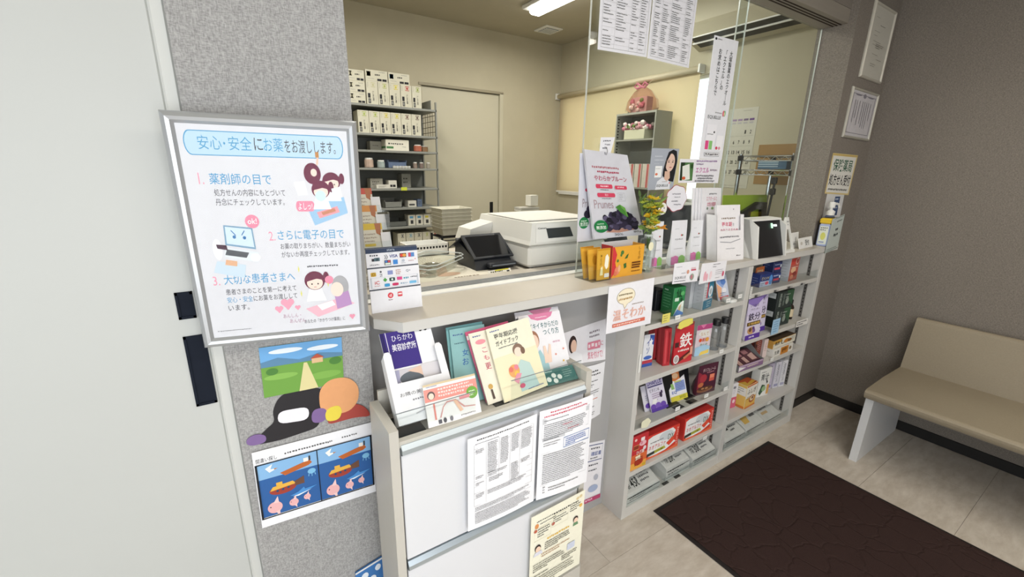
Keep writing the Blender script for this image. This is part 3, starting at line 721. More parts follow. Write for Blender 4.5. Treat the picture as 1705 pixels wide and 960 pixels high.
ops = [('g', .18, .03, .62, 1, .02, .016, '#c8435a'), ('g', .08, .065, .84, 1, .02, .016, '#c8435a'), ('ro', .05, .09, .88, .22, .003, '#a0a0a6'), ('r', .06, .10, .86, .05, '#c9cace'), ('r', .06, .31, .4, .03, '#c9cace'),
       ('g', .08, .115, .5, 1, .02, .009, TXT), ('g', .08, .16, .8, 8, .02, .009, TXT), ('ro', .44, .355, .52, .115, .006, '#4a6ea8'), ('g', .48, .375, .44, 4, .022, .012, '#3f66b0'), ('g', .08, .32, .3, 1, .02, .01, TXT),
       ('g', .08, .36, .32, 2, .025, .009, TXT), ('g', .08, .49, .82, 16, .0215, .009, TXT), ('ro', .05, .47, .9, .37, .002, '#a0a0a6'), ('g', .2, .88, .6, 2, .03, .011, '#444444'), ('g', .10, .86, .04, 3, .03, .01, TXT), ('g', .4, .20, .2, 1, .02, .009, '#c8435a'), ('g', .5, .26, .25, 1, .02, .009, '#c8435a')]
card('notice_sheet', 'white notice with a red heading and blue box on the brochure stand', 'paper sheet', (.648, yS - .002, .555), (.848, yS - .002, .534), (.650, yS - .002, .850), (.851, yS - .002, .846), '#f0f0f4', ops, bend=.005)
ops = [('e', .86, .06, .03, .02, '#d9c69a'), ('e', .92, .05, .03, .02, '#d9c69a'), ('g', .10, .09, .32, 1, .02, .014, '#3a3a3a'), ('g', .40, .09, .5, 1, .02, .02, '#2f2f2f'), ('e', .10, .145, .035, .03, '#d9935a'), ('g', .16, .13, .30, 1, .02, .012, '#444444'), ('g', .40, .15, .28, 3, .028, .013, '#3a3a3a'), ('g', .72, .12, .22, 3, .028, .013, '#3a3a3a'), ('e', .93, .17, .03, .022, '#e3b65a'),
       ('e', .08, .20, .03, .02, '#c0644c'), ('g', .12, .19, .22, 4, .03, .014, '#3a3a3a'), ('e', .40, .22, .03, .02, '#b86a5a'), ('ro', .06, .17, .3, .16, .003, '#c8c2a8'), ('ro', .38, .12, .3, .14, .003, '#c8c2a8'),
       ('e', .84, .32, .05, .04, '#3a2f2c'), ('e', .845, .335, .04, .032, '#efcfb8'), ('p', [(.79, .40), (.9, .40), (.88, .36), (.81, .36)], '#6a8f6a'), ('g', .30, .36, .44, 1, .02, .02, '#e0b544'), ('e', .13, .43, .055, .045, '#3a2f2c'), ('e', .135, .445, .045, .036, '#efcfb8'), ('p', [(.05, .52), (.22, .52), (.2, .475), (.08, .475)], '#d8d8e4'),
       ('g', .26, .405, .5, 4, .026, .013, '#444444'), ('g', .2, .53, .55, 2, .03, .013, '#a0704a'), ('g', .06, .63, .6, 4, .028, .013, '#444444'), ('g', .6, .72, .33, 3, .026, .013, '#444444'), ('g', .06, .78, .3, 1, .02, .014, '#333333'), ('g', .06, .82, .84, 5, .03, .013, '#444444'), ('r', .70, .60, .15, .085, '#c9cfe0')]
card('notice_sheet', 'cream flyer with small cartoon faces on the lower flap of the stand', 'paper sheet', (.634, yS, .200), (.846, yS, .200), (.635, yS, .497), (.848, yS, .501), '#efecd8', ops)
# wall under the counter
yW = 1.1635
card('wall_flyer', 'white flyer with a dark-haired woman and pink lettering under the counter', 'flyer', (1.0, yW, .77), (1.228, yW, .743), (.99, yW, .905), (1.213, yW, .926), '#efedf2',
     [('e', .22, .42, .09, .26, '#3a2b2a'), ('e', .24, .47, .065, .19, '#eec9b4'), ('p', [(.08, 1), (.12, .72), (.25, .62), (.42, .74), (.46, 1)], '#f6f6fa'), ('g', .6, .2, .28, 2, .11, .05, '#8a8088'), ('r', .56, .47, .30, .2, '#e58aa0'), ('g', .575, .52, .27, 1, .05, .10, '#fbeaee'), ('t', .87, .50, .06, .12, 'に', '#d86a86'), ('t', .56, .72, .36, .2, '気を付けて!', '#d86a86')])
card('wall_notice', 'narrow white notice hanging below the flyer beside the shelf', 'paper sheet', (1.10, yW, .480), (1.222, yW, .490), (1.10, yW, .738), (1.228, yW, .735), '#eeeef2',
     [('g', .35, .10, .35, 1, .05, .03, '#333333'), ('g', .4, .16, .45, 1, .05, .03, '#444444'), ('g', .35, .28, .4, 1, .02, .02, TXT), ('g', .35, .34, .2, 2, .04, .02, TXT), ('g', .3, .46, .5, 3, .04, .015, TXT), ('r', .3, .62, .45, .012, '#d87a5a'), ('g', .3, .70, .2, 1, .04, .03, '#4a6ea8'), ('g', .3, .75, .35, 1, .04, .02, TXT), ('g', .3, .86, .4, 2, .04, .015, TXT)], bend=.006)
card('wall_flyer', 'white flyer with a navy boxed title low beside the shelf unit', 'flyer', (1.13, yW, .052), (1.264, yW, .042), (1.13, yW, .372), (1.266, yW, .345), '#efedf2',
     [('ro', .1, .04, .82, .27, .012, '#2c3f7a'), ('g', .4, .09, .4, 1, .02, .025, TXT), ('t', .42, .155, .45, .07, '確認書', '#2c4f9a'), ('g', .4, .25, .35, 1, .02, .02, TXT), ('g', .35, .36, .5, 1, .02, .025, TXT), ('g', .35, .45, .4, 1, .02, .02, TXT), ('e', .72, .60, .1, .05, '#b9bcc8'), ('e', .62, .78, .22, .06, '#a9b6d4'), ('r', 0, .93, 1, .07, '#c04a74'), ('g', .3, .945, .4, 1, .02, .03, '#f0d0dc')])

# ================================================================ BROCHURES IN THE STAND
def logo(u, v, w): return [('g', u, v, w, 1, .02, .02, '#4a5f9a')]
hold = empty('leaflet_holder', 'white card leaflet holder at the left end of the brochure stand', 'leaflet holder', (0, 0, 0))
hw = paper('#e9e9ec')
mH, wH, hH = frame_of((.272, .924, .884), (.430, .924, .882), (.285, 1.055, 1.060))
hold.matrix_world = mH
MB().box((-wH / 2, -.028, 0), (wH / 2, -.026, .100), hw).build('front_panel', hold)
for x in (-wH / 2, wH / 2 - .002):
    MB().prism_x([(-.026, 0), (.004, 0), (.004, .12), (.0, .17), (-.026, .175)], x, x + .002, hw).build('side_panel', hold)
for x0, x1 in ((-wH / 2, -wH / 2 + .020), (wH / 2 - .020, wH / 2)):
    MB().prism([(x0, .100), (x1, .100), (x1, .175), (x1 - .005, .183), (x0 + .005, .183), (x0, .175)], -.028, -.026, hw).build('front_cheek', hold)
MB().box((-wH / 2, .003, 0), (wH / 2, .005, .12), hw).build('back_panel', hold)
MB().box((-wH / 2, -.026, 0), (wH / 2, .004, .002), hw).build('bottom_panel', hold)
draw([('t', .12, .25, .62, .1, 'お隣の美容診療', '#55555a'), ('g', .3, .45, .45, 1, .02, .04, '#8a8a90'), ('e', .74, .56, .05, .06, '#4a4a4e'), ('p', [(.3, .8), (.8, .66), (.8, .69), (.3, .83)], '#b9b9be'), ('e', .76, .74, .05, .05, '#4a4a4e')],
     lambda u, v, l: (-wH / 2 + u * wH, -.028 - l, (1 - v) * .100), .100 / wH).build('print', hold)
def inst(x, y, z): return tuple(mH @ Vector((x, y, z)))
card('clinic_leaflet', 'purple beauty clinic leaflet standing in the white card holder', 'leaflet', inst(-.072, -.012, .005), inst(.068, -.012, .005), inst(-.072, -.012, .238), None, '#efeff2',
     [('r', 0, 0, .66, .42, '#3b2b80'), ('r', .0, 0, .07, .42, '#251a5c'), ('r', .10, 0, .012, .42, '#e8e4f4'), ('t', .2, .045, .4, .07, 'ひらかわ', '#f0eef8'), ('t', .17, .145, .46, .085, '美容診療所', '#f0eef8', .01), ('e', .88, .03, .03, .02, '#222222'), ('e', .78, .03, .03, .02, '#222222'),
      ('r', .06, .44, .88, .2, '#cfcad0'), ('p', [(.0, .44), (.2, .44), (.17, .66), (.0, .66)], '#a9a9c4'), ('e', .42, .55, .24, .07, '#5e646c'), ('p', [(.35, .47), (.6, .44), (.85, .60), (.75, .62), (.55, .52)], '#e0c0ac'), ('r', .62, .43, .36, .2, '#d8d4d8')], t=.004)
def bro(name, label, BL, BR, TL, ops, col='#f2efe4', t=.003, cat='brochure'):
    return card(name, label, cat, BL, BR, TL, None, col, ops, t=t)
bro('health_brochure', 'teal brochure, rear one of the pair beside the leaflet holder', (.440, .950, .882), (.560, .950, .880), (.480, 1.083, 1.053), [('g', .1, .1, .3, 1, .02, .015, '#2c4a6a')], '#7fb4b6')
bro('health_brochure', 'pale teal brochure, front one of the pair beside the leaflet holder', (.445, .940, .882), (.560, .940, .878), (.486, 1.073, 1.049), logo(.08, .08, .3) + [('t', .28, .30, .17, .09, '女', '#2f64b0'), ('t', .26, .42, .17, .09, 'お', '#2f64b0'), ('g', .1, .2, .3, 1, .02, .015, '#4a6a7a')], '#8fc0c2')
bro('health_brochure', 'brochure with a pink bar chart headline propped low in the stand', (.338, .8785, .886), (.485, .8785, .882), (.346, .932, .974), logo(.05, .06, .2) + [('r', 0, .12, 1, .3, '#ea9a90'), ('r', 0, 0, 1, .05, '#d8c4a0'), ('g', .25, .15, .68, 3, .08, .05, '#f7dcd8'), ('e', .12, .28, .07, .1, '#6a5a5a'), ('e', .12, .30, .05, .075, '#f4dccb'), ('e', .88, .44, .11, .15, '#7ab04c'), ('g', .82, .39, .12, 3, .05, .03, '#eef6e4'), ('r', .13, .48, .03, .38, '#e58a80'), ('p', [(.22, .84), (.3, .6), (.38, .5), (.55, .5), (.7, .72), (.9, .76), (.9, .78), (.68, .74), (.54, .53), (.38, .53), (.31, .62), (.24, .84)], '#d99a96'), ('r', .62, .46, .2, .08, '#ee9aa0'), ('p', [(.5, .52), (.56, .52), (.66, .80), (.6, .82)], '#f2c4a8'), ('e', .3, .92, .03, .06, '#55555a'), ('e', .42, .92, .03, .06, '#7a7a80'), ('r', .18, .88, .06, .09, '#5a5a62'), ('g', .6, .9, .3, 1, .02, .03, '#8a8a90')], '#f1eeec', t=.004)
bro('health_brochure', 'pink-spined booklet partly hidden behind the cream guide', (.520, .905, .880), (.640, .908, .882), (.528, 1.034, 1.041), logo(.08, .05, .25) + [('e', .25, .15, .14, .035, '#ea9aa4'), ('t', .23, .24, .13, .07, 'こ', '#d0607a'), ('t', .22, .35, .14, .07, 'も', '#d0607a'), ('t', .20, .46, .15, .09, '更', '#c04a6a'), ('e', .18, .78, .06, .035, '#d0a860'), ('p', [(.16, .95), (.22, .95), (.21, .82), (.16, .82)], '#5a4a44')], '#efe9d8', t=.004)
bro('health_brochure', 'slanted pink folder standing behind the cream guide', (.522, .918, .880), (.668, .918, .888), (.524, 1.048, 1.042), [('r', 0, 0, 1, .06, '#d05a80'), ('r', 0, .06, 1, .06, '#efe6e4')], '#d46a8a', t=.004)
bro('guide_booklet', 'cream guide booklet with a woman holding flowers, front of the stand', (.564, .891, .880), (.717, .897, .889), (.580, 1.024, 1.048), logo(.06, .045, .22) + [('r', 0, .42, 1, .58, '#f0e6c4'), ('t', .12, .10, .55, .075, '更年期応援', '#33373c', .008), ('t', .12, .20, .52, .075, 'ガイドブック', '#33373c', .008), ('g', .16, .30, .45, 1, .02, .014, '#55585c'),
     ('e', .56, .40, .12, .085, '#8a7060'), ('e', .55, .43, .085, .065, '#f2dccb'), ('e', .66, .43, .05, .05, '#7a5f50'), ('p', [(.40, .95), (.45, .62), (.56, .54), (.74, .62), (.82, .95)], '#bcd4d0'), ('e', .36, .66, .12, .085, '#e8a86a'), ('e', .30, .63, .05, .035, '#e07a6a'), ('e', .40, .70, .05, .035, '#f0c45a'), ('e', .42, .62, .05, .035, '#e58a9a'), ('p', [(.30, .78), (.40, .70), (.5, .72), (.38, .84)], '#e59aac'), ('e', .45, .88, .06, .03, '#d0607a'), ('g', .55, .945, .38, 1, .02, .014, '#5a6a9a')], '#efecd6', t=.005)
bro('health_brochure', 'white booklet with a pink arch, rearmost at the right of the stand', (.672, .945, .895), (.845, .942, .890), (.717, 1.082, 1.058), [('p', [(.3, 0), (.85, 0), (.75, .08), (.6, .11), (.42, .08)], '#dd8fb0'), ('r', .0, .1, .06, .3, '#3a3a3c')], '#efeef4', t=.003)
bro('health_brochure', 'white booklet with a woman raising a hand beneath a pink arch', (.672, .930, .892), (.838, .930, .886), (.716, 1.060, 1.052), [('p', [(.22, 0), (.82, 0), (.76, .07), (.62, .11), (.42, .11), (.28, .07)], '#dd85aa'), ('g', .38, .055, .3, 1, .02, .016, '#f6e4ee'), ('t', .20, .15, .70, .09, 'イキイキからだの', '#3a6f74', .005), ('t', .50, .26, .38, .10, 'つくり方', '#3a6f74', .005), ('t', .68, .47, .18, .03, '保存版', '#dd9ab4'),
     ('e', .26, .40, .12, .14, '#a8775e'), ('e', .27, .43, .09, .11, '#f4d8c6'), ('p', [(.15, 1), (.2, .68), (.36, .56), (.5, .8), (.52, 1)], '#a9d0d8'), ('p', [(.42, .78), (.44, .52), (.49, .52), (.52, .66), (.58, .50), (.62, .52), (.58, .78)], '#f4d8c6'), ('e', .7, .68, .02, .015, '#e59a8a'), ('e', .85, .8, .02, .015, '#f0c45a'), ('e', .9, .62, .02, .015, '#e59a8a')], '#f0eff4', t=.004)
bro('health_booklet', 'dark green booklet with round pictures lying at the right of the stand', (.716, .896, .886), (.832, .892, .882), (.712, .925, .922), [('g', .05, .1, .3, 1, .02, .05, '#d8e6e0'), ('e', .12, .62, .07, .16, '#e0e4dc'), ('e', .30, .42, .07, .16, '#e0e4dc'), ('e', .30, .78, .07, .16, '#e0e4dc'), ('e', .46, .58, .07, .16, '#e0e4dc'), ('g', .6, .2, .3, 4, .14, .05, '#a8c4ba')], '#3f6f6a', t=.008)
# ================================================================ SIGNS ON THE GLASS
yG = 1.2445
def table_ops(cols, n, seed):
    rnd = random.Random(seed); o = [('ro', .05, .03, .9, .94, .003, '#777777')]
    for c in cols: o.append(('r', c, .03, .002, .94, '#8a8a8a'))
    for i in range(n):
        v = .04 + i * .92 / n
        if i % 3 == 0: o.append(('r', .05, v - .006, .9, .0012, '#9a9a9a'))
        for a, b_ in zip([.05] + cols, cols + [.95]):
            if rnd.random() < .8: o.append(('g', a + .012, v, (b_ - a) * rnd.uniform(.35, .8), 1, .01, .0085, '#4a4a4a'))
    return o
card('price_list', 'laminated price list, left of the two hung high on the glass', 'paper sheet', (1.152, yG, 1.905), (1.403, yG, 1.914), (1.150, yG, 2.225), (1.405, yG, 2.225), '#eaeaf0', table_ops([.3, .6, .78], 34, 3))
card('price_list', 'laminated price list, right of the two hung high on the glass', 'paper sheet', (1.408, yG, 1.912), (1.660, yG, 1.909), (1.412, yG, 2.225), (1.668, yG, 2.225), '#eaeaf0', table_ops([.22, .42, .75], 42, 5))
heartprod = lambda u, v, s: [('e', u - .3 * s, v, .5 * s, .32 * s, '#e0647c'), ('e', u + .3 * s, v, .5 * s, .32 * s, '#7cbf8a'), ('e', u + .1 * s, v + .05 * s, .3 * s, .2 * s, '#f0d8b0')]
ops = [('e', .08, .022, .04, .01, K), ('g', .15, .018, .2, 1, .01, .008, '#777777'),
       ('tv', .70, .09, .13, .44, '大塚製薬のエクオール', K, .01), ('tv', .47, .09, .13, .32, '「エクエル」の', K, .01), ('tv', .24, .09, .13, .37, 'お求めはこちらで', K, .01),
       ('g', .42, .595, .3, 1, .01, .01, '#9a9a9a'), ('t', .14, .625, .54, .033, 'EQUELLE', K)] + heartprod(.80, .60, .08) + [
       ('p', [(.12, .92), (.16, .70), (.58, .70), (.56, .92)], '#f2f2f8'), ('p', [(.6, .92), (.62, .79), (.92, .79), (.9, .92)], '#f6f6fa'), ('r', .16, .84, .14, .075, '#e0508c'), ('r', .32, .84, .14, .075, '#8fc87a'), ('g', .2, .78, .25, 1, .01, .008, '#7a7a7a'), ('e', .48, .765, .03, .009, '#3a3a3a'),
       ('e', .66, .90, .05, .014, '#d8506a'), ('e', .78, .90, .05, .014, '#e0a0b0'), ('r', .18, .94, .64, .034, '#8a8a90'), ('r', .19, .943, .62, .028, '#eeeef2'), ('g', .22, .95, .56, 1, .02, .015, '#333333')]
card('hanging_banner', 'tall narrow white banner with vertical lettering on the glass', 'banner', (1.806, yG, 1.556), (1.982, yG, 1.556), (1.806, yG, 2.053), (1.984, yG, 2.056), '#ecedf3', ops)
ops = [('r', 0, 0, 1, 1, '#a9afba'), ('g', .14, .18, .3, 1, .01, .022, '#d4d8de'), ('g', .14, .27, .36, 1, .01, .022, '#d4d8de'), ('g', .14, .36, .2, 1, .01, .016, '#c4c9d0'),
       ('p', [(.62, .08), (.78, .02), (.92, .06), (.99, .3), (.98, .62), (.96, .82), (.72, .78), (.5, .66), (.5, .5), (.56, .24)], '#1f2024'), ('p', [(.28, 1), (.32, .80), (.50, .70), (.70, .73), (.84, .84), (.86, 1)], '#dfe2e8'), ('p', [(.57, .55), (.76, .55), (.80, .72), (.70, .80), (.58, .74)], '#d8b5a0'), ('e', .73, .34, .17, .22, '#e2c2b0'),
       ('p', [(.56, .34), (.6, .12), (.75, .06), (.68, .16), (.60, .30), (.58, .46)], '#1f2024'), ('l', .62, .29, .70, .28, .012, '#33292a'), ('l', .79, .28, .86, .29, .012, '#33292a'), ('e', .665, .325, .03, .014, '#2c2424'), ('e', .815, .325, .028, .014, '#2c2424'), ('l', .755, .33, .765, .41, .008, '#c49c88'), ('e', .755, .455, .05, .014, '#b86a6a'),
       ('r', .18, .42, .26, .28, '#eef0f0'), ('e', .25, .62, .05, .03, '#d8785a'), ('g', .2, .48, .18, 1, .01, .014, '#9aa0a0'), ('g', .5, .80, .2, 1, .01, .014, '#9a8a8a'), ('t', .32, .87, .44, .07, 'EQUELLE', '#2a2a2c')] + heartprod(.83, .84, .06)
card('poster', 'blue-grey poster of a long-haired woman stuck low on the glass', 'poster', (1.482, yG, 1.422), (1.645, yG, 1.425), (1.485, yG, 1.590), (1.660, yG, 1.593), '#a9afba', ops)
ops = [('r', .02, .14, .30, .76, '#4f7a46'), ('p', [(.02, .14), (.12, .14), (.06, .9), (.02, .9)], '#24351f'), ('p', [(.06, .3), (.22, .2), (.26, .85), (.08, .9)], '#e6e9e0'), ('e', .11, .80, .04, .07, '#d2623c'), ('e', .28, .3, .03, .1, '#2c4a24'), ('g', .38, .05, .56, 1, .05, .07, '#9a7aa8'), ('g', .38, .18, .2, 1, .05, .06, '#9a8aa8'), ('t', .38, .33, .33, .24, 'エクエル', '#c765a8', .006), ('g', .74, .42, .2, 1, .05, .08, '#9a8a9a'), ('g', .40, .66, .5, 1, .05, .07, '#7a7a80'), ('g', .44, .77, .42, 1, .05, .07, '#7a7a80'), ('g', .38, .88, .56, 1, .05, .07, '#7a7a80')]
card('shelf_card', 'white landscape card with a leafy packet photo and pink lettering on the glass', 'card', (1.680, yG, 1.451), (1.977, yG, 1.449), (1.674, yG, 1.552), (1.978, yG, 1.557), '#ecebf1', ops)
# speech-bubble card with a small drawn face
bb = empty('speech_bubble_card', 'red-edged speech bubble card with a smiling drawn face on the glass', 'card', (1.674, yG - .003, 1.384))
def blob(rx, rz, n=44, lob=7, a=.05):
    return [(rx * math.cos(t) * (1 + a * math.cos(lob * t)), rz * math.sin(t) * (1 + a * math.cos(lob * t))) for t in [2 * math.pi * i / n for i in range(n)]]
MB().prism(blob(.071, .058), -.0012, 0, paper('#a8505c')).build('rim', bb)
MB().prism(blob(.068, .055), -.0018, -.0011, paper('#ecebf2')).build('face', bb)
draw([('g', .25, .3, .5, 1, .1, .05, '#8a8a94'), ('g', .38, .43, .32, 1, .1, .04, '#9a9aa4'), ('g', .25, .58, .35, 1, .1, .05, '#8a8a94'), ('g', .38, .72, .4, 1, .1, .05, '#8a8a94')], lambda u, v, l: (-.068 + u * .136, -.0019 - l, .055 - v * .11), .8).build('print', bb)
hd = MB(); hd.prism(ell(-.088, -.028, .030, .028), -.0012, 0, paper('#8e5a40')); hd.prism(ell(-.090, -.042, .030, .026), -.0022, -.0010, paper('#f0ece8'))
hd.build('drawn_head', bb)
draw([('e', .32, .45, .05, .06, K), ('e', .68, .45, .05, .06, K), ('e', .5, .6, .03, .03, '#c8a090'), ('p', [(.34, .68), (.66, .68), (.58, .78), (.42, .78)], '#b86a5a')], lambda u, v, l: (-.120 + u * .06, -.0023 - l, -.016 - v * .052), .87).build('drawn_features', bb)
# prune pouches on a hook
def prune(name, label, BL, BR, TL, TR, t, ops, hook):
    o = card(name, label, 'food pouch', BL, BR, TL, TR, '#dcdde6', ops, t=t, material=mat('pouch_film', '#dcdde6', .3, .15, noise=(30, .03)))
    return o
pr = random.Random(4)
ops = [('r', .44, .0, .03, .03, '#9a9aa2'), ('g', .12, .165, .7, 1, .02, .022, '#b06a72'), ('g', .22, .215, .56, 1, .02, .022, '#b0405a'), ('t', .14, .265, .72, .062, 'やわらかプルーン', '#b03a56', .006),
       ('rr', .15, .365, .36, .048, '#cf4560'), ('g', .25, .38, .18, 1, .02, .018, '#f4d4da'), ('rr', .56, .375, .27, .044, '#cf4560'), ('g', .62, .388, .16, 1, .02, .016, '#f4d4da'), ('g', .24, .425, .2, 1, .02, .010, '#666666'), ('rr', .16, .465, .38, .048, '#cf4560'), ('t', .32, .473, .07, .028, '鉄分', '#f4d4da'), ('g', .25, .525, .2, 1, .02, .010, '#666666'),
       ('ro', .60, .46, .15, .10, .004, '#b5b5be'), ('g', .62, .48, .1, 3, .025, .008, '#9a9aa2'), ('t', .07, .545, .40, .10, 'Prunes', '#b09aa0'), ('p', [(.24, .93), (.3, .90), (.86, .885), (.84, .92), (.5, .945)], '#b98d7c')]
for i in range(150):
    u, v = pr.uniform(.24, .88), pr.uniform(.67, .90)
    if v > .66 + abs(u - .56) * .30: ops.append(('e', u, v, pr.uniform(.04, .07), pr.uniform(.020, .034), pr.choice(['#262232', '#332d42', '#1c1a26', '#3f3850', '#5a5470'])))
ops += [('p', [(.50, .63), (.60, .60), (.70, .68), (.72, .76), (.58, .69)], '#4d8a3c'), ('p', [(.60, .60), (.70, .64), (.74, .76), (.68, .72)], '#6fae4c'),
        ('e', .15, .855, .135, .075, '#1f7a43'), ('g', .08, .82, .14, 1, .02, .012, '#d0e8d4'), ('t', .055, .845, .19, .045, '無添加', '#f0f6f0', .01), ('t', .80, .935, .17, .03, '80g', '#55555a'), ('t', .40, .95, .17, .03, '30%', '#55555a')]
pz = 1.222
b1 = prune('prune_pouch', 'large white prune pouch hanging in front on the glass, dark fruit printed', (1.166, pz - .01, 1.243), (1.432, pz - .02, 1.243), (1.097, pz, 1.571), (1.320, pz, 1.557), .010, ops, True)
prune('prune_pouch', 'second white prune pouch showing behind the front pouch', (1.105, 1.2405, 1.232), (1.30, 1.2405, 1.236), (1.095, 1.2405, 1.558), (1.27, 1.2405, 1.55), .003,
      [('e', .16, .78, .13, .07, '#1f7a43'), ('g', .08, .75, .16, 1, .02, .014, '#d0e8d4'), ('t', .06, .77, .2, .05, '無添加', '#f0f6f0'), ('e', .25, .68, .1, .05, '#262232'), ('e', .22, .40, .06, .02, '#cf4560'), ('t', .10, .50, .34, .1, 'Prunes', '#9a8a90'), ('e', .3, .62, .09, .04, '#332d42')], False)
card('price_note', 'small handwritten white note tag above the prune pouch', 'note', (1.182, 1.232, 1.567), (1.240, 1.232, 1.563), (1.184, 1.232, 1.616), (1.256, 1.232, 1.620), '#e9e9ee', [('g', .2, .2, .6, 1, .1, .1, '#555560'), ('g', .35, .45, .45, 1, .1, .09, '#777780'), ('g', .2, .7, .4, 1, .1, .1, '#777780')])
hk = empty('pouch_hook', 'small clear suction hook holding the prune pouches on the glass', 'hook', (1.205, 1.2485, 1.585))
MB().lathe([(.014, 0), (.012, .004), (.005, .006)], acry, n=16, mtx=Matrix.Rotation(R(90), 4, 'X')).build('suction_cup', hk)
MB().tube([(0, -.005, 0), (0, -.028, -.004), (0, -.034, -.018), (0, -.030, -.03), (0, -.024, -.03)], .0015, chrome, 6).build('wire', hk)

# ================================================================ THINGS ON THE COUNTER
ZC_ = 1.1082
# payment sign: three printed tiers, leaning back on a strut
ps = empty('payment_sign', 'three-tier card payment logo sign at the left end of the counter', 'sign')
mP, wP, hP = frame_of((.292, 1.150, ZC_), (.436, 1.145, ZC_), (.284, 1.172, 1.288))
ps.matrix_world = mP
tiers = [(0.0, .062, 0.0), (.0635, .122, .004), (.1235, .176, .008)]
navy = '#33405a'
prints = [
    [('e', .38, .28, .055, .13, '#d84a54'), ('t', .355, .21, .045, .13, 'd', '#f4e4e4', .02), ('g', .33, .46, .1, 1, .1, .04, '#7a4a4a'), ('rr', .52, .16, .09, .22, '#d84a54'), ('r', .53, .22, .07, .07, '#f4e4e4')],
    [('ro', .03, .42, .94, .5, .012, '#c8ccd4'), ('rr', .05, .16, .10, .20, '#d0a83c'), ('t', .063, .20, .07, .12, 'iD', '#6a4a10'), ('e', .24, .16, .02, .05, '#55555a'), ('g', .22, .26, .05, 2, .08, .05, '#66666a'), ('r', .37, .14, .10, .19, '#8a94c4'), ('g', .53, .13, .10, 3, .09, .05, '#b0705a'), ('t', .73, .16, .09, .13, 'Q+', '#44506a'),
     ('t', .11, .58, .09, .16, 'iC', '#c8323c', .02), ('g', .1, .8, .11, 1, .1, .04, '#c89a9a'), ('p', [(.27, .56), (.31, .46), (.35, .56), (.31, .66)], '#4fa24a'), ('rr', .39, .48, .11, .17, '#2c4a44'), ('e', .445, .565, .02, .05, '#dfe8e4'), ('r', .54, .48, .10, .15, '#d8508c'), ('g', .67, .52, .11, 1, .1, .09, '#3f9ab4'), ('g', .81, .52, .14, 1, .1, .05, '#3a3a44'),
     ('rr', .29, .74, .10, .15, '#3f9ad0'), ('rr', .44, .75, .12, .13, '#c83264'), ('g', .60, .78, .15, 1, .1, .07, '#9ab0c4'), ('r', .78, .74, .14, .12, '#74b8e0')],
    [('r', 0, 0, 1, .22, navy), ('t', .40, .05, .15, .10, 'stera', '#c4ccd8'), ('g', .42, .255, .1, 1, .1, .04, '#c4ccd8'), ('g', .07, .30, .18, 1, .1, .08, '#4a4a50'), ('r', .1, .50, .06, .14, '#33333a'), ('ro', .17, .46, .06, .18, .03, '#66808a'), ('g', .06, .80, .2, 1, .1, .06, '#7a7a80'),
     ('p', [(.34, .36), (.35, .34), (.375, .46), (.35, .58), (.34, .56), (.36, .46)], '#7a7a80'), ('p', [(.37, .34), (.38, .32), (.41, .46), (.38, .60), (.37, .58), (.395, .46)], '#7a7a80'), ('t', .44, .35, .16, .17, 'VISA', '#2c3a8a', .02), ('r', .64, .33, .13, .22, '#4a3a34'), ('e', .68, .44, .035, .085, '#d84a3c'), ('e', .73, .44, .035, .085, '#e0a048'), ('r', .81, .33, .12, .22, '#5a8ac8'), ('r', .81, .33, .05, .22, '#c8506a'),
     ('r', .335, .63, .12, .26, '#2f2f36'), ('r', .345, .65, .045, .1, '#4a78c0'), ('r', .40, .65, .045, .1, '#c84a5a'), ('r', .345, .77, .1, .1, '#d8e4d8'), ('r', .50, .64, .09, .24, '#3f86d0'), ('e', .70, .72, .03, .07, '#b9c0cc'), ('g', .66, .83, .1, 1, .1, .04, '#b0b4bc'), ('g', .80, .74, .12, 1, .1, .05, '#c0a0a0'), ('r', .93, .66, .02, .04, '#d84a54')]]
for (z0, z1, dy), pr_ in zip(tiers, prints):
    tm = MB().box((-wP / 2, dy, z0), (wP / 2, dy + .004, z1), paper('#e9e9ee')).build('tier', ps)
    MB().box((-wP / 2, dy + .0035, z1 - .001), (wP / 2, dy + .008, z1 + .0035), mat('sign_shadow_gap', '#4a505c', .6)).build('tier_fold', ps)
    draw(pr_, lambda u, v, l: (-wP / 2 + u * wP, dy - l, z1 - v * (z1 - z0)), (z1 - z0) / wP).build('print', tm)
MB().prism_x([(.012, .16), (.055, .006), (.060, .006), (.016, .168)], -.03, .03, paper('#5a5f6a')).build('strut', ps)

# tea packets in a clear box, with the orange carton
cb = empty('acrylic_box', 'small clear acrylic box at the front left of the counter display', 'box', (1.062, 1.100, ZC_))
for a, b_ in (((0, 0, 0), (.095, .0015, .045)), ((0, .095, 0), (.095, .0965, .09)), ((0, 0, 0), (.0015, .0965, .06)), ((.0935, 0, 0), (.095, .0965, .06)), ((0, 0, 0), (.095, .0965, .0015))):
    MB().box(a, b_, acry).build('wall', cb)
tea = [('r', 0, 0, 1, .05, '#c98f22'), ('e', .3, .22, .05, .03, '#8a6a1c'), ('tv', .18, .18, .18, .35, 'しょうが', '#8a6a1c'), ('p', [(.55, .55), (.6, .25), (.75, .18), (.9, .3), (.85, .6), (.7, .68)], '#f2ecd8'), ('p', [(.2, .85), (.25, .6), (.4, .55), (.45, .85)], '#f0e4b0'), ('rr', .55, .80, .4, .13, '#ece9e4')]
lbls = ['front yellow ginger tea sachet in the clear box', 'second yellow tea sachet leaning behind the front one', 'third tea sachet, rear of those leaning in the box']
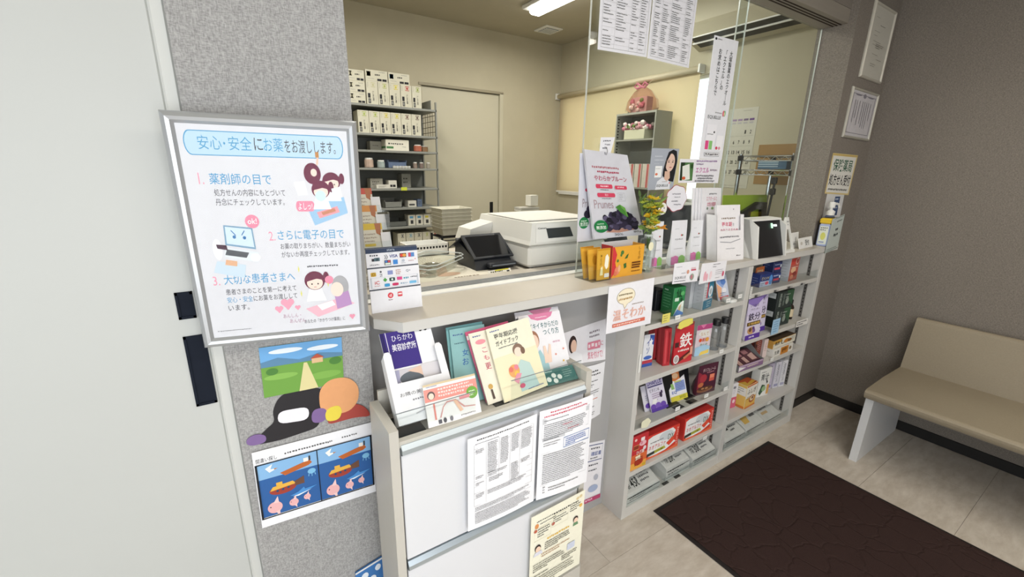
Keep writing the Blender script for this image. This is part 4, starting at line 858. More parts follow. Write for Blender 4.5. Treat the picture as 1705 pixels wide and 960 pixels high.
for i, (x, y, ln) in enumerate(((1.090, 1.106, 3), (1.075, 1.128, 14), (1.070, 1.152, 18))):
    card('tea_sachet', lbls[i], 'tea sachet', (x, y, ZC_ + .003), (x + .062, y, ZC_ + .003), (x - .002 * i, y + .118 * math.sin(R(ln * .6)), ZC_ + .118), None, '#d9a63a', tea if i == 0 else [('r', 0, 0, 1, .05, '#b9831f'), ('e', .5, .4, .2, .15, '#c08f2a')], t=.005, group='tea sachets in the clear box')
gb = empty('ginger_tea_box', 'open orange and red tea carton with ginger picture beside the sachets', 'carton', (1.168, 1.113, ZC_))
og = gloss('#e8a93a'); rd = gloss('#b8333a')
MB().box((0, 0, 0), (.172, .0015, .118), og).build('front_panel', gb)
MB().box((0, .0015, 0), (.0015, .06, .122), rd).build('side_panel', gb)
MB().box((.1705, .0015, 0), (.172, .06, .118), og).build('side_panel', gb)
MB().box((0, .0585, 0), (.172, .06, .128), gloss('#d9d9dc')).build('back_panel', gb)
MB().box((0.0015, .0015, .0), (.1705, .0585, .002), og).build('bottom_panel', gb)
draw([('p', [(0, 0), (.05, 0), (.14, .25), (.10, .5), (.16, .75), (.0, 1)], '#cf3a40'), ('e', .30, .20, .05, .07, '#4f7a3c'), ('e', .27, .28, .03, .05, '#4f7a3c'), ('p', [(.38, .42), (.44, .30), (.50, .25), (.47, .40)], '#3f6a34'), ('p', [(.36, .58), (.44, .55), (.46, .70), (.39, .74)], '#3f6a34'), ('e', .17, .78, .08, .13, '#e0886a'), ('e', .12, .86, .05, .08, '#d8785c'), ('e', .23, .70, .04, .12, '#e8b084'), ('e', .17, .45, .03, .05, '#4f7a3c'), ('tv', .80, .06, .09, .42, 'しょうが', '#8a5a1c'), ('r', .62, .55, .28, .05, '#6a3a14'), ('r', .62, .63, .28, .05, '#6a3a14'), ('r', .62, .71, .26, .05, '#6a3a14'), ('g', .62, .84, .3, 1, .05, .04, '#7a4a1c')],
     lambda u, v, l: (u * .172, -l, .118 - v * .118), .69).build('front_print', gb)
draw([('g', .15, .12, .7, 8, .08, .025, '#e4b4b4'), ('r', .15, .78, .6, .14, '#c8a8a4')], lambda u, v, l: (-l, .06 - u * .06, .122 - v * .122), 2).build('side_print', gb)

# ribbed glass vase with yellow flowers
vs_ = empty('flower_vase', 'ribbed clear glass vase beside the orange tea carton', 'vase', (1.385, 1.135, ZC_))
vg = clear('vase_glass', '#f3f7f5', 2.0)
rib = []
for r_, z in ((.026, 0), (.028, .004), (.030, .06), (.031, .118), (.028, .128), (.016, .136), (.015, .146)):
    rib.append([(r_ * (1 + .05 * (i % 2)) * math.cos(2 * math.pi * i / 32), r_ * (1 + .05 * (i % 2)) * math.sin(2 * math.pi * i / 32), z) for i in range(32)])
MB().loft(rib, vg).build('glass_body', vs_)
MB().lathe([(.024, .004), (.026, .055), (.026, .056)], clear('water', '#f3f6f4', .5), n=16).build('water', vs_)
MB().lathe([(.0155, .142), (.0172, .148), (.0155, .150)], mat('glass_rim', '#c9d2ce', .15), n=20).build('rim', vs_)
tagm = MB(); tagm.prism(ell(0, 0, .014, .017), -.001, 0, paper('#eeeaca')); tagm.build('paper_tag', vs_, loc=(-.022, -.034, .108))
bq = empty('flower_bunch', 'bunch of yellow and orange flowers with green leaves in the vase', 'flowers', (1.385, 1.135, ZC_ + .02))
rf = random.Random(11)
stem_m = mat('green_stem', '#4f6a34', .6, noise=(40, .2)); leaf_m = mat('green_leaf', '#74924a', .55, noise=(30, .2)); leaf_d = mat('dark_leaf', '#50683c', .55, noise=(30, .2))
yel = mat('yellow_petal', '#f2cf3a', .5, noise=(60, .12)); org = mat('orange_petal', '#eba83a', .5, noise=(60, .12)); lim = mat('lime_bud', '#bcc854', .5, noise=(60, .15))
def bloom(parent, c, r, m1, n=9):
    mb = MB()
    for i in range(n):
        a = 2 * math.pi * i / n + rf.uniform(-.2, .2); t = rf.uniform(.1, .9)
        d = Vector((math.cos(a) * math.cos(t), math.sin(a) * math.cos(t), math.sin(t))); s = d.cross(Vector((0, 0, 1))).normalized()
        p = Vector(c); w2 = r * .35
        mb.add([p, p + d * r * .6 + s * w2, p + d * r + Vector((0, 0, -r * .1)), p + d * r * .6 - s * w2, p + d * r * .6 + Vector((0, 0, r * .15))], [(0, 1, 4), (1, 2, 4), (2, 3, 4), (3, 0, 4)], m1)
    mb.build('blossom', parent)
for i in range(9):
    a = rf.uniform(0, 6.28); rr = rf.uniform(.01, .05); top = (rr * math.cos(a) - .012, rr * math.sin(a) * .6 - .01, rf.uniform(.17, .27))
    MB().tube([(0, 0, .0), (top[0] * .2, top[1] * .2, .12), top], .0015, stem_m, 5).build('stem', bq)
    for j in range(7):
        c = (top[0] + rf.uniform(-.018, .018), top[1] + rf.uniform(-.012, .012), top[2] + rf.uniform(-.03, .012))
        bloom(bq, c, rf.uniform(.013, .022), rf.choice([yel, lim, yel, lim]))
def leaf(parent, base, d, ln, wd, m1):
    base = Vector(base); d = Vector(d).normalized(); s = d.cross(Vector((0, 1, .2))).normalized() * wd; n_ = s.cross(d).normalized()
    pts = [base, base + d * ln * .35 + s, base + d * ln * .7 + s * .8, base + d * ln, base + d * ln * .7 - s * .8, base + d * ln * .35 - s]
    mid = [base + d * ln * .35 + n_ * wd * .35, base + d * ln * .7 + n_ * wd * .3]
    MB().add(pts + mid, [(0, 1, 6), (1, 2, 7, 6), (2, 3, 7), (3, 4, 7), (4, 5, 6, 7), (5, 0, 6)], m1).build('leaf', parent)
for i in range(48):
    a = rf.uniform(0, 6.28); z = rf.uniform(.13, .26)
    leaf(bq, (rf.uniform(-.03, .02), rf.uniform(-.02, .02), z), (math.cos(a), math.sin(a) * .6, rf.uniform(.2, 1.3)), rf.uniform(.03, .055), rf.uniform(.005, .009), rf.choice([leaf_m, leaf_d, leaf_m]))
for i in range(7): leaf(bq, (-.045 - .004 * i, 0, .20 + .012 * i), (-.6 + (i % 2) * 1.2, -.2, .9), .04, .007, leaf_d)
bloom(bq, (.045, -.02, .150), .028, org, 12)
bloom(bq, (-.035, -.03, .158), .022, mat('pale_petal', '#e6d68a', .5), 12)

# three supplement pouches
eq = [('g', .2, .18, .3, 1, .05, .012, '#b0b4b8'), ('t', .24, .40, .5, .035, 'EQUELLE', '#4a4a50'), ('e', .66, .33, .06, .02, '#c8505c'), ('e', .72, .33, .04, .018, '#4f8a5a'), ('g', .2, .62, .6, 1, .05, .012, '#9a9aa0'), ('e', .30, .88, .22, .10, '#d878b0'), ('r', .04, .80, .44, .18, '#d878b0'), ('e', .72, .88, .22, .10, '#8fc06a'), ('r', .52, .82, .42, .16, '#8fc06a')]
for lb, x0, x1, y, h_2 in (('white supplement pouch nearest the flower vase', 1.455, 1.520, 1.165, .19), ('middle white supplement pouch with pink and green foot', 1.553, 1.650, 1.145, .192), ('white supplement pouch beside the booklet box', 1.722, 1.800, 1.170, .182)):
    pouch('supplement_pouch', lb, 'pouch', (x0, y, ZC_), (x1, y - .004, ZC_), h_2, .04, '#e6e7ec', eq, lean=4, group='supplement pouches on the counter', pinch=.03)
hl = empty('acrylic_holder', 'low clear acrylic ledge in front of the supplement pouches', 'holder', (1.46, 1.118, ZC_))
MB().box((0, 0, 0), (.30, .002, .045), acry).build('front', hl)
MB().box((0, 0, 0), (.30, .06, .002), acry).build('base', hl)

# booklet dispenser with booklets
bd = empty('booklet_box', 'white booklet dispenser box on the counter beside the card reader', 'booklet box', (1.822, 1.098, ZC_), -9)
wb = paper('#eceaec'); W3, H3, D3 = .172, .205, .06
sl = .035   # faces lean back
def qb(x0, x1, y0, y1, z0, z1): return [[(x0, y0, z0), (x1, y0, z0), (x1, y1, z0), (x0, y1, z0)], [(x0, y0 + sl * z1 / H3, z1), (x1, y0 + sl * z1 / H3, z1), (x1, y1 + sl * z1 / H3, z1), (x0, y1 + sl * z1 / H3, z1)]]
MB().loft(qb(0, W3, 0, .002, 0, .135), wb).build('front_panel', bd)
for x0, x1 in ((0, .022), (W3 - .022, W3)):
    r0 = qb(x0, x1, 0, .002, 0, .135)[1]; r1 = qb(x0, x1, 0, .002, 0, H3)[1]
    MB().loft([r0, r1], wb).build('front_cheek', bd)
MB().loft(qb(0, .002, 0, D3, 0, H3), wb).build('side_panel', bd)
MB().loft(qb(W3 - .002, W3, 0, D3, 0, H3), wb).build('side_panel', bd)
MB().loft(qb(0, W3, D3 - .002, D3, 0, H3), wb).build('back_panel', bd)
draw([('g', .05, .18, .9, 1, .05, .05, '#6a6a70'), ('p', [(.06, .34), (.5, .38), (.92, .28), (.92, .31), (.5, .41), (.06, .37)], '#a8a8ae'), ('g', .3, .58, .4, 1, .05, .03, '#9a9aa0'), ('e', .78, .84, .03, .02, '#55555a'), ('g', .82, .83, .12, 1, .05, .03, '#77777c')], lambda u, v, l: (.01 + u * .15, sl * (.135 * (1 - v)) / H3 - l, .135 * (1 - v)), .9).build('print', bd)
def bdp(x, y, z): return tuple(bd.matrix_basis @ Vector((x, y, z)))
bpy.context.view_layer.update()
card('health_booklet', 'white booklet with red menopause lettering in the dispenser box', 'booklet', bdp(.012, .012, .004), bdp(.160, .012, .004), bdp(.012, .012 + sl * 1.2, .248), None, '#eeecef',
     [('g', .2, .23, .6, 1, .05, .03, '#8a7a6a'), ('t', .20, .31, .44, .085, '更年期', '#cf4a6c', .01), ('t', .67, .33, .07, .06, 'を', '#8a8a90'), ('t', .14, .43, .76, .075, 'のりこえるため', '#c8607c', .006), ('g', .3, .54, .25, 1, .05, .03, '#cf6a84'), ('e', .7, .08, .02, .012, '#9a9aa0')], t=.012)
lbs = ['front white booklet with pink heading standing behind the dispenser', 'second booklet of the upright stack behind the dispenser', 'third booklet of the upright stack behind the dispenser', 'rearmost booklet of the upright stack behind the dispenser']
for i in range(4):
    o_ = .010 * i
    card('health_booklet', lbs[i], 'booklet', (1.838 - o_, 1.196 + .009 * i, ZC_), (1.985 - o_, 1.196 + .009 * i, ZC_), (1.828 - o_ * 1.3, 1.222 + .007 * i, ZC_ + .320), None, '#e9e8ec',
         [('g', .36, .075, .4, 1, .02, .02, '#6a6a70'), ('t', .22, .12, .56, .06, 'エクオールと', '#c86a84'), ('t', .26, .20, .46, .06, '女性の健康', '#cf5a7c'), ('e', .55, .29, .06, .02, '#8fae7a'), ('e', .28, .29, .04, .02, '#7a8a7a'), ('e', .82, .29, .04, .02, '#6a6a9a')] if i == 0 else [], t=.006, group='booklets behind the dispenser')

# face / card reader
rd_ = empty('card_reader', 'white card reader terminal with a black slanted front on the counter', 'card reader', (2.035, 1.052, ZC_), -3)
wr = white_p
prof = [(0, 0), (.10, 0), (.10, .178), (.05, .172), (.035, .165)]
MB().prism_x([(0, 0), (.012, 0), (.10, .17), (.10, .182), (.045, .178)], 0, .012, wr).build('side_wing', rd_)
MB().prism_x([(-.02, .0), (.10, 0), (.10, .178), (.035, .172), (.0, .15)], .0, .010, wr).build('cheek_panel', rd_)
MB().prism_x([(-.02, .0), (.10, 0), (.10, .178), (.035, .172), (.0, .15)], .232, .242, wr).build('cheek_panel', rd_)
MB().prism_x([(.03, .172), (.10, .172), (.10, .182), (.035, .180)], .0, .242, wr).build('top_cover', rd_)
MB().box((.01, .06, 0), (.232, .10, .174), wr).build('back_body', rd_)
bkp = MB().loft([[(.012, -.012, .002), (.231, -.012, .002), (.231, .06, .002), (.012, .06, .002)], [(.012, .034, .170), (.231, .034, .170), (.231, .06, .170), (.012, .06, .170)]], black_p)
bkp.build('black_front', rd_)
MB().loft([[(.150, .0185, .135), (.158, .0185, .135), (.158, .024, .135), (.150, .024, .135)], [(.150, .025, .158), (.158, .025, .158), (.158, .03, .158), (.150, .03, .158)]], emit('green_indicator', (.35, 1, .55, 1), .7)).build('indicator_strip', rd_)
MB().loft([[(.168, .0185, .142), (.190, .0185, .142), (.190, .026, .142), (.168, .026, .142)], [(.168, .022, .152), (.190, .022, .152), (.190, .03, .152), (.168, .03, .152)]], emit('white_indicator', (.8, .85, .9, 1), .5)).build('indicator_label', rd_)
es = empty('small_easel', 'small white triangular easel sign right of the card reader', 'easel', (2.335, 1.060, ZC_))
for x in (0.0, .082): MB().loft([[(x, -.01, 0), (x + .010, -.01, 0), (x + .010, 0, 0), (x, 0, 0)], [(.036 + x * .2, .035, .175), (.046 + x * .2, .035, .175), (.046 + x * .2, .042, .175), (.036 + x * .2, .042, .175)]], wr).build('leg', es)
MB().loft([[(.0, -.012, .0), (.092, -.012, .0), (.092, 0.01, .0), (.0, 0.01, .0)], [(.0, -.010, .014), (.092, -.010, .014), (.092, 0.01, .014), (.0, 0.01, .014)]], wr).build('base_bar', es)
MB().loft([[(.026, .022, .115), (.076, .022, .115), (.076, .03, .115), (.026, .03, .115)], [(.036, .035, .175), (.066, .035, .175), (.066, .042, .175), (.036, .042, .175)]], wr).build('top_panel', es)
MB().loft([[(.02, .055, .0), (.07, .055, .0), (.07, .06, .0), (.02, .06, .0)], [(.036, .037, .170), (.06, .037, .170), (.06, .042, .170), (.036, .042, .170)]], wr).build('rear_strut', es)
draw([('g', .2, .3, .6, 1, .1, .12, '#77777c'), ('g', .3, .6, .4, 1, .1, .12, '#77777c')], lambda u, v, l: (.034 + u * .034, .0335 - .012 * v - l, .172 - v * .05), 1.2).build('print', es)

# reception signs
card('reception_sign', 'white reception sign in front of the disinfectant bottle', 'sign', (2.535, 1.074, ZC_), (2.712, 1.086, ZC_), (2.533, 1.088, ZC_ + .056), None, '#e9e8e6', [('t', .45, .22, .30, .55, '受付', K, .015), ('e', .18, .5, .08, .16, '#c8c4bc')], t=.003)
card('reception_sign', 'small white plate sign behind the reception sign', 'sign', (2.520, 1.110, ZC_), (2.615, 1.117, ZC_), (2.520, 1.122, ZC_ + .082), None, '#e6e5e2', [('t', .5, .3, .2, .3, '受', '#77777c'), ('g', .2, .7, .4, 1, .1, .1, '#9a9a9c')], t=.003)
# disinfectant bottle in its carton sleeve
ds = empty('disinfectant_bottle', 'pump bottle of hand disinfectant with yellow shoulder at the counter end', 'bottle', (2.815, 1.073, ZC_), 8)
bl_ = mat('pale_blue_label', '#a9b4d8', .35, noise=(20, .04)); ylw = mat('yellow_band', '#d8b428', .4)
MB().box((-.058, -.026, 0), (.058, .026, .125), bl_, bev=.006).build('sleeve', ds)
MB().box((-.060, -.028, .125), (.060, .028, .155), ylw, bev=.006).build('yellow_shoulder', ds)
draw([('r', .05, .12, .42, .8, '#d8d9d0'), ('e', .25, .5, .12, .2, '#c8c86a'), ('g', .08, .16, .36, 2, .1, .05, '#5a5a62'), ('r', .54, .0, .12, .12, '#2a2a3a'), ('p', [(.56, .25), (.9, .4), (.9, .55), (.56, .42)], '#e0b438'), ('p', [(.55, .5), (.9, .62), (.9, .9), (.55, .9)], '#e4e6ee'), ('r', .50, .02, .012, .94, '#7f8cc0'), ('r', .55, .84, .4, .04, '#2a2a3a')], lambda u, v, l: (-.057 + u * .114, -.0262 - l, .124 - v * .122), 1.07).build('front_print', ds)
draw([('r', .08, .08, .84, .84, '#d4d8cc'), ('e', .5, .55, .25, .18, '#c8c86a'), ('g', .15, .14, .7, 2, .1, .05, '#5a5a62'), ('r', .2, .8, .5, .06, '#8a94b8')], lambda u, v, l: (-.0582 - l, .024 - u * .048, .122 - v * .118), 2.4).build('side_print', ds)
MB().box((-.05, -.0285, .132), (.0, -.0278, .142), mat('label_text_bar', '#4a3a14', .5)).build('lettering_bar', ds)
MB().lathe([(.024, .155), (.022, .165), (.017, .172)], clear('bottle_neck_plastic', '#c4cce0'), n=18).build('neck', ds)
MB().lathe([(.019, .170), (.020, .190), (.012, .198), (.007, .2), (.007, .215)], wr, n=18).build('pump_collar', ds)
MB().lathe([(.015, .212), (.016, .236), (.013, .242)], wr, n=16).build('pump_head', ds)
MB().tube([(0, 0, .230), (.03, -.012, .232), (.052, -.018, .228), (.060, -.020, .215), (.060, -.020, .208)], [.008, .007, .006, .0055, .005], wr, 8).build('nozzle', ds)
card('counter_notice', 'pale green-grey notice card clipped to the right end of the counter', 'card', (2.755, 1.036, 1.072), (2.905, 1.036, 1.089), (2.762, 1.036, 1.262), (2.903, 1.036, 1.283), '#b9c2bd',
     [('r', .2, .02, .75, .012, '#3a4a44'), ('g', .45, .12, .5, 1, .05, .035, '#3a3f3c'), ('g', .45, .34, .2, 1, .05, .07, '#33363a'), ('g', .38, .49, .36, 1, .05, .08, '#33363a'), ('e', .85, .5, .02, .015, '#5a625e'), ('g', .05, .9, .8, 1, .05, .02, '#55605a'), ('r', .05, .955, .9, .012, '#3a423e')])
# cards hung on the counter edge
card('counter_card', 'large white card with orange handwriting hung from the counter edge', 'card', (1.088, 1.0385, .926), (1.330, 1.0385, .923), (1.085, 1.0385, 1.104), (1.325, 1.0385, 1.109), '#eeedf2',
     [('e', .38, .27, .20, .17, '#8a7a5c'), ('e', .38, .27, .192, .162, '#f4ead0'), ('p', [(.32, .42), (.44, .42), (.36, .53)], '#f4ead0'), ('l', .32, .43, .36, .53, .006, '#8a7a5c'), ('l', .36, .53, .42, .43, .006, '#8a7a5c'), ('g', .22, .21, .33, 1, .02, .03, '#7a6a4a'), ('g', .22, .30, .33, 1, .05, .04, '#b8935a'), ('g', .52, .46, .3, 1, .05, .02, '#9a8a80'),
      ('t', .12, .53, .72, .23, '温そわか', '#d8785c', .028), ('t', .125, .535, .71, .22, '温そわか', '#f2cdbc', -.004), ('r', .12, .815, .72, .075, '#d8705a'), ('g', .14, .835, .68, 1, .05, .035, '#f4d8cc')])
card('counter_card', 'white product card, left of the two hung on the counter edge', 'card', (1.437, 1.0385, 1.068), (1.600, 1.0385, 1.060), (1.437, 1.0385, 1.151), (1.598, 1.0385, 1.149), '#eeedf2',
     [('g', .08, .18, .25, 1, .05, .03, '#9a9aa0'), ('t', .08, .66, .42, .14, 'EQUELLE', '#3a3a3e'), ('g', .3, .5, .2, 1, .05, .04, '#b0b0b6'), ('g', .06, .87, .5, 1, .05, .04, '#5a5a62'), ('e', .56, .48, .05, .1, '#d8a08a'), ('r', .68, .38, .2, .07, '#c84a62'), ('r', .68, .3, .18, .05, '#e0c0c4'), ('e', .74, .75, .08, .16, '#9aa694'), ('e', .72, .75, .04, .1, '#c8788a')])
card('counter_card', 'white product card with pink figures, right one on the counter edge', 'card', (1.612, 1.0365, 1.045), (1.794, 1.0365, 1.046), (1.616, 1.0365, 1.132), (1.796, 1.0365, 1.129), '#eeedf2',
     [('g', .45, .1, .3, 2, .12, .04, '#5a5a62'), ('e', .18, .65, .05, .25, '#e8b0bc'), ('e', .26, .72, .04, .2, '#e8b0bc'), ('e', .40, .65, .05, .22, '#f0d8dc'), ('g', .58, .42, .32, 3, .1, .03, '#9a9aa0'), ('g', .6, .82, .2, 1, .1, .03, '#9a9aa0'), ('e', .90, .68, .04, .14, '#d0607a')])

# ================================================================ ON THE PILLAR
def pframe(name, label, BL, BR, TL, col, ops, cat='framed certificate', fcol='#b5b2a6'):
    m, w, h = frame_of(BL, BR, TL)
    e = empty(name, label, cat, mw=m)
    frame_bars(e, w, h, .014, .008, mat('frame_' + fcol, fcol, .4, .2))
    s_ = MB().box((-w / 2 + .010, .0, .010), (w / 2 - .010, .004, h - .010), paper(col)).build('sheet', e)
    draw(ops, lambda u, v, l: (-w / 2 + .014 + u * (w - .028), -l, h - .014 - v * (h - .028)), h / w).build('print', s_)
    MB().box((-w / 2 + .012, -.0045, .012), (w / 2 - .012, -.004, h - .012), clear('matt_cover', '#fdfdfd', .12)).build('clear_cover', e)
yP = 1.1095
pframe('certificate', 'upper framed certificate with sparse lines on the pillar', (2.905, yP, 2.000), (3.192, yP, 1.994), (2.943, yP, 2.360), '#c9c6bb',
     [('g', .15, .15, .2, 1, .02, .008, '#77736a'), ('g', .42, .24, .3, 1, .02, .012, '#5a564e'), ('g', .2, .34, .3, 1, .02, .008, '#77736a'), ('g', .2, .40, .2, 1, .02, .008, '#77736a'), ('g', .22, .48, .4, 2, .05, .008, '#77736a'), ('g', .38, .51, .42, 3, .025, .01, '#5a564e'), ('g', .3, .66, .3, 1, .02, .008, '#77736a'), ('g', .55, .72, .3, 1, .02, .008, '#77736a'), ('g', .3, .80, .3, 2, .03, .008, '#77736a')], fcol='#c2beb2')
pframe('certificate', 'lower framed certificate with ornate border and vertical writing', (2.852, yP, 1.694), (3.205, yP, 1.687), (2.880, yP, 1.950), '#cfccd0',
     [('ro', .04, .06, .92, .88, .014, '#8a8790'), ('e', .5, .08, .06, .05, '#8a8790'), ('e', .25, .08, .12, .02, '#8a8790'), ('e', .75, .08, .12, .02, '#8a8790')] + [('r', u, .2, .012, h, '#6a6772') for u, h in ((.80, .4), (.70, .6), (.62, .6), (.54, .58), (.46, .5), (.34, .55), (.24, .4), (.16, .5))])
card('prescription_sign', 'yellow-bordered insurance pharmacy sign with green and black lettering', 'sign', (2.795, yP + .0035, 1.394), (3.110, yP + .0035, 1.380), (2.797, yP + .0035, 1.610), (3.120, yP + .0035, 1.607), '#d8c48a',
     [('r', .03, .06, .92, .9, '#e0dfd8'), ('r', .0, .015, 1, .03, '#c8ad68'), ('t', .10, .13, .76, .30, '保険薬局', '#2f5f48', .03), ('t', .05, .50, .86, .28, '処方せん受付', '#26262a', .03), ('g', .08, .86, .8, 1, .05, .045, '#6a6a66')])
card('window_notice', 'white notice with a navy panel behind the disinfectant pump', 'paper sheet', (2.83, yP + .0045, 1.255), (3.06, yP + .0045, 1.255), (2.83, yP + .0045, 1.392), (3.055, yP + .0045, 1.390), '#d5d6d6', [('r', .48, .12, .3, .8, '#3f5478'), ('g', .52, .2, .2, 4, .18, .07, '#c8d0dc')])
# ================================================================ GOODS ON THE SHELVES
z1, z2, z3, z4, z5 = LZ[0] + .0003, LZ[1] + .0003, LZ[2] + .0003, LZ[3] + .0003, .0503
W_ = '#f2f2f0'
# left bay, top board
for i, (x, y) in enumerate(((1.462, 1.168), (1.505, 1.150))):
    pack('medicine_carton', ['black carton, rear of two at the left of the top board', 'black carton, front of two left of the green box'][i], 'carton', (x - .012, y, z1), (x + .045, y - .002, z1), .105 - .012 * i, .05, '#1f2024', [('g', .2, .3, .6, 3, .14, .03, '#4a4a50'), ('r', .1, .1, .8, .03, '#5a4a3a')], group='black cartons')
pack('medicine_carton', 'green medicine carton with white flash on the top left board', 'carton', (1.497, 1.068, z1), (1.566, 1.062, z1), .125, .062, '#2f7a48',
     [('r', 0, 0, 1, 1, '#2f7f4a'), ('p', [(.1, 1), (.5, .62), (.75, .5), (.95, .5), (.98, 1)], '#e2e9e2'), ('p', [(.42, .95), (.55, .68), (.75, .60), (.68, .85)], '#d8b890'), ('t', .20, .05, .50, .30, '仙', '#14251a', .02), ('e', .75, .22, .16, .08, '#5fae6a'), ('r', .1, .36, .36, .12, '#c8dccb'), ('e', .70, .45, .10, .08, '#1f4a2c'), ('p', [(.1, 1), (.4, .78), (.95, .92), (.98, 1)], '#5a86c8')],
     [('g', .15, .2, .7, 6, .1, .03, '#6aa67c'), ('g', .2, .1, .4, 1, .1, .04, '#d8e8dc')], topcol='#3a8a55', leftcol='#276a3e')
gp = [('r', 0, 0, .30, 1, '#c8cdd2'), ('r', .30, 0, .14, .62, '#c8424e'), ('r', .44, 0, .56, .62, '#3f86a4'), ('e', .70, .40, .22, .2, '#dfe6ec'), ('e', .70, .40, .12, .11, '#a8b4bc'), ('r', 0, .68, 1, .32, '#3a7a98'), ('g', .4, .75, .5, 3, .08, .03, '#d8e6ec'), ('g', .05, .2, .2, 6, .09, .03, '#8a8f94')]
pack('medicine_carton', 'grey carton, rear of the grey pair on the top left board', 'carton', (1.655, 1.098, z1), (1.70, 1.096, z1), .135, .060, '#b9bcc0', [], [('g', .3, .15, .4, 5, .13, .02, '#8a8d92'), ('r', .1, .86, .4, .03, '#6a6d72')], group='grey cartons')
pack('medicine_carton', 'grey and blue carton with round emblem on the top left board', 'carton', (1.684, 1.052, z1), (1.775, 1.068, z1), .130, .045, '#b9bcc0', gp, [('g', .3, .15, .4, 5, .13, .02, '#8a8d92')], leftcol='#aeb1b6')
pouch('leaflet_packet', 'pastel packet leaning on a small stand at the top left board end', 'packet', (1.885, 1.098, z1), (1.975, 1.098, z1), .118, .018, '#cfd6e6', [('p', [(0, 0), (.6, 0), (.9, .3), (.5, .5), (.1, .3)], '#8fa8d8'), ('e', .6, .25, .22, .14, '#5a80c4'), ('p', [(0, .3), (.4, .5), (.3, .8), (0, .9)], '#e8b08c'), ('e', .6, .62, .2, .1, '#eeeef4'), ('r', .1, .85, .8, .12, '#d0505c'), ('g', .2, .7, .5, 2, .08, .03, '#4a5a8a')], lean=18)
wd = empty('packet_stand', 'small white round stand under the leaning pastel packet', 'stand', (1.925, 1.072, z1))
MB().lathe([(.03, 0), (.034, .006), (.034, .012), (.026, .016)], white_p, n=20).build('dish', wd)
# second board
pouch('snack_pouch', 'blue and white star pouch at the left end of the second board', 'pouch', (1.412, 1.125, z2), (1.470, 1.118, z2), .150, .03, '#e4e6ec', [('p', [(.55, .02), (1, .05), (1, .35), (.62, .3)], '#3a5aa8'), ('p', [(.7, .12), (.78, .2), (.9, .2), (.8, .27), (.84, .38), (.7, .3), (.58, .38), (.62, .27), (.52, .2), (.64, .2)], '#f2f2f6'), ('tv', .3, .15, .3, .45, 'イソ', '#2f4a9a', .03), ('e', .5, .72, .4, .06, '#4a6ab8'), ('r', 0, .80, 1, .1, '#b8404c'), ('r', 0, .9, 1, .1, '#3f5aa8')])
for i, (x, y) in enumerate(((1.520, 1.150), (1.503, 1.085))):
    pack('snack_pack', ['red snack pack seen edge-on, rear of the two', 'red snack pack seen edge-on, just behind the iron biscuit pack'][i], 'snack pack', (x, y, z2), (x + .034, y - .01, z2), .16 + .012 * i, .05, '#b02c34', [('r', .1, .05, .3, .9, '#c84a50'), ('r', .6, .1, .2, .8, '#8a2028')], [('r', .2, .05, .3, .9, '#c84a50')], lean=4, group='red snack packs')
pouch('snack_pack', 'bright red iron biscuit pack with large white character', 'snack pack', (1.548, 1.066, z2), (1.668, 1.058, z2), .185, .035, '#c2323a',
      [('r', 0, .0, 1, .08, '#8a3a3c'), ('r', .05, .02, .5, .06, '#d8d8d8'), ('t', .26, .24, .66, .36, '鉄', '#f2f0ee', .04), ('r', .02, .44, .2, .12, '#4a2a2a'), ('g', .2, .64, .6, 1, .05, .05, '#f0e4e0'), ('p', [(.05, .92), (.9, .70), (.98, .78), (.1, 1)], '#5a2a24'), ('p', [(.5, .86), (.95, .74), (.95, .8), (.55, .92)], '#c87a5a'), ('e', .12, .86, .15, .11, '#e6e4e4'), ('e', .12, .86, .11, .08, '#b0a4a4'), ('r', .85, .62, .14, .2, '#e0a08a')], lean=3)
pouch('snack_pouch', 'pastel rainbow iron gummy pouch beside the red pack', 'pouch', (1.712, 1.078, z2), (1.806, 1.064, z2), .152, .03, '#d8c8d0',
      [('r', 0, 0, 1, .16, '#b04a7c'), ('p', [(.2, 0), (.6, 0), (.4, .12)], '#d87aa4'), ('p', [(.1, .3), (.3, .18), (.8, .2), (.95, .4), (.5, .42)], '#e0ded8'), ('t', .28, .24, .52, .12, 'なんで', '#b8884a'), ('e', .3, .5, .1, .06, '#d8502c'), ('t', .42, .44, .34, .12, '鉄分', '#c8502c', .02), ('e', .75, .5, .12, .07, '#e0a04a'), ('t', .3, .6, .5, .08, 'みくみ', '#5a9a6a'), ('p', [(0, .72), (.6, .66), (1, .74), (1, 1), (0, 1)], '#a4c8e0'), ('p', [(.3, 1), (.4, .88), (.95, .84), (.95, .96)], '#e8c860')])
pbot = clear('bottle_plastic', '#f2f4f6', 2.4)
for i, (x, y) in enumerate(((1.875, 1.085), (1.940, 1.082))):
    b_ = empty('empty_bottle', ['clear empty bottle with black cap, left of two on the second board', 'clear empty bottle with black cap, right of two on the second board'][i], 'bottle', (x, y, z2), 0, 'clear bottles')
    MB().lathe([(.022, 0), (.025, .004), (.025, .095), (.022, .110), (.012, .118), (.012, .126)], pbot, n=24).build('bottle_body', b_)
    MB().lathe([(.0175, .122), (.019, .124), (.019, .148), (.017, .151)], black_p, n=24).build('cap', b_)
    MB().lathe([(.0235, .001), (.0235, .003)], mat('bottle_foot', '#9a9ea2', .3), n=24).build('thick_foot', b_)
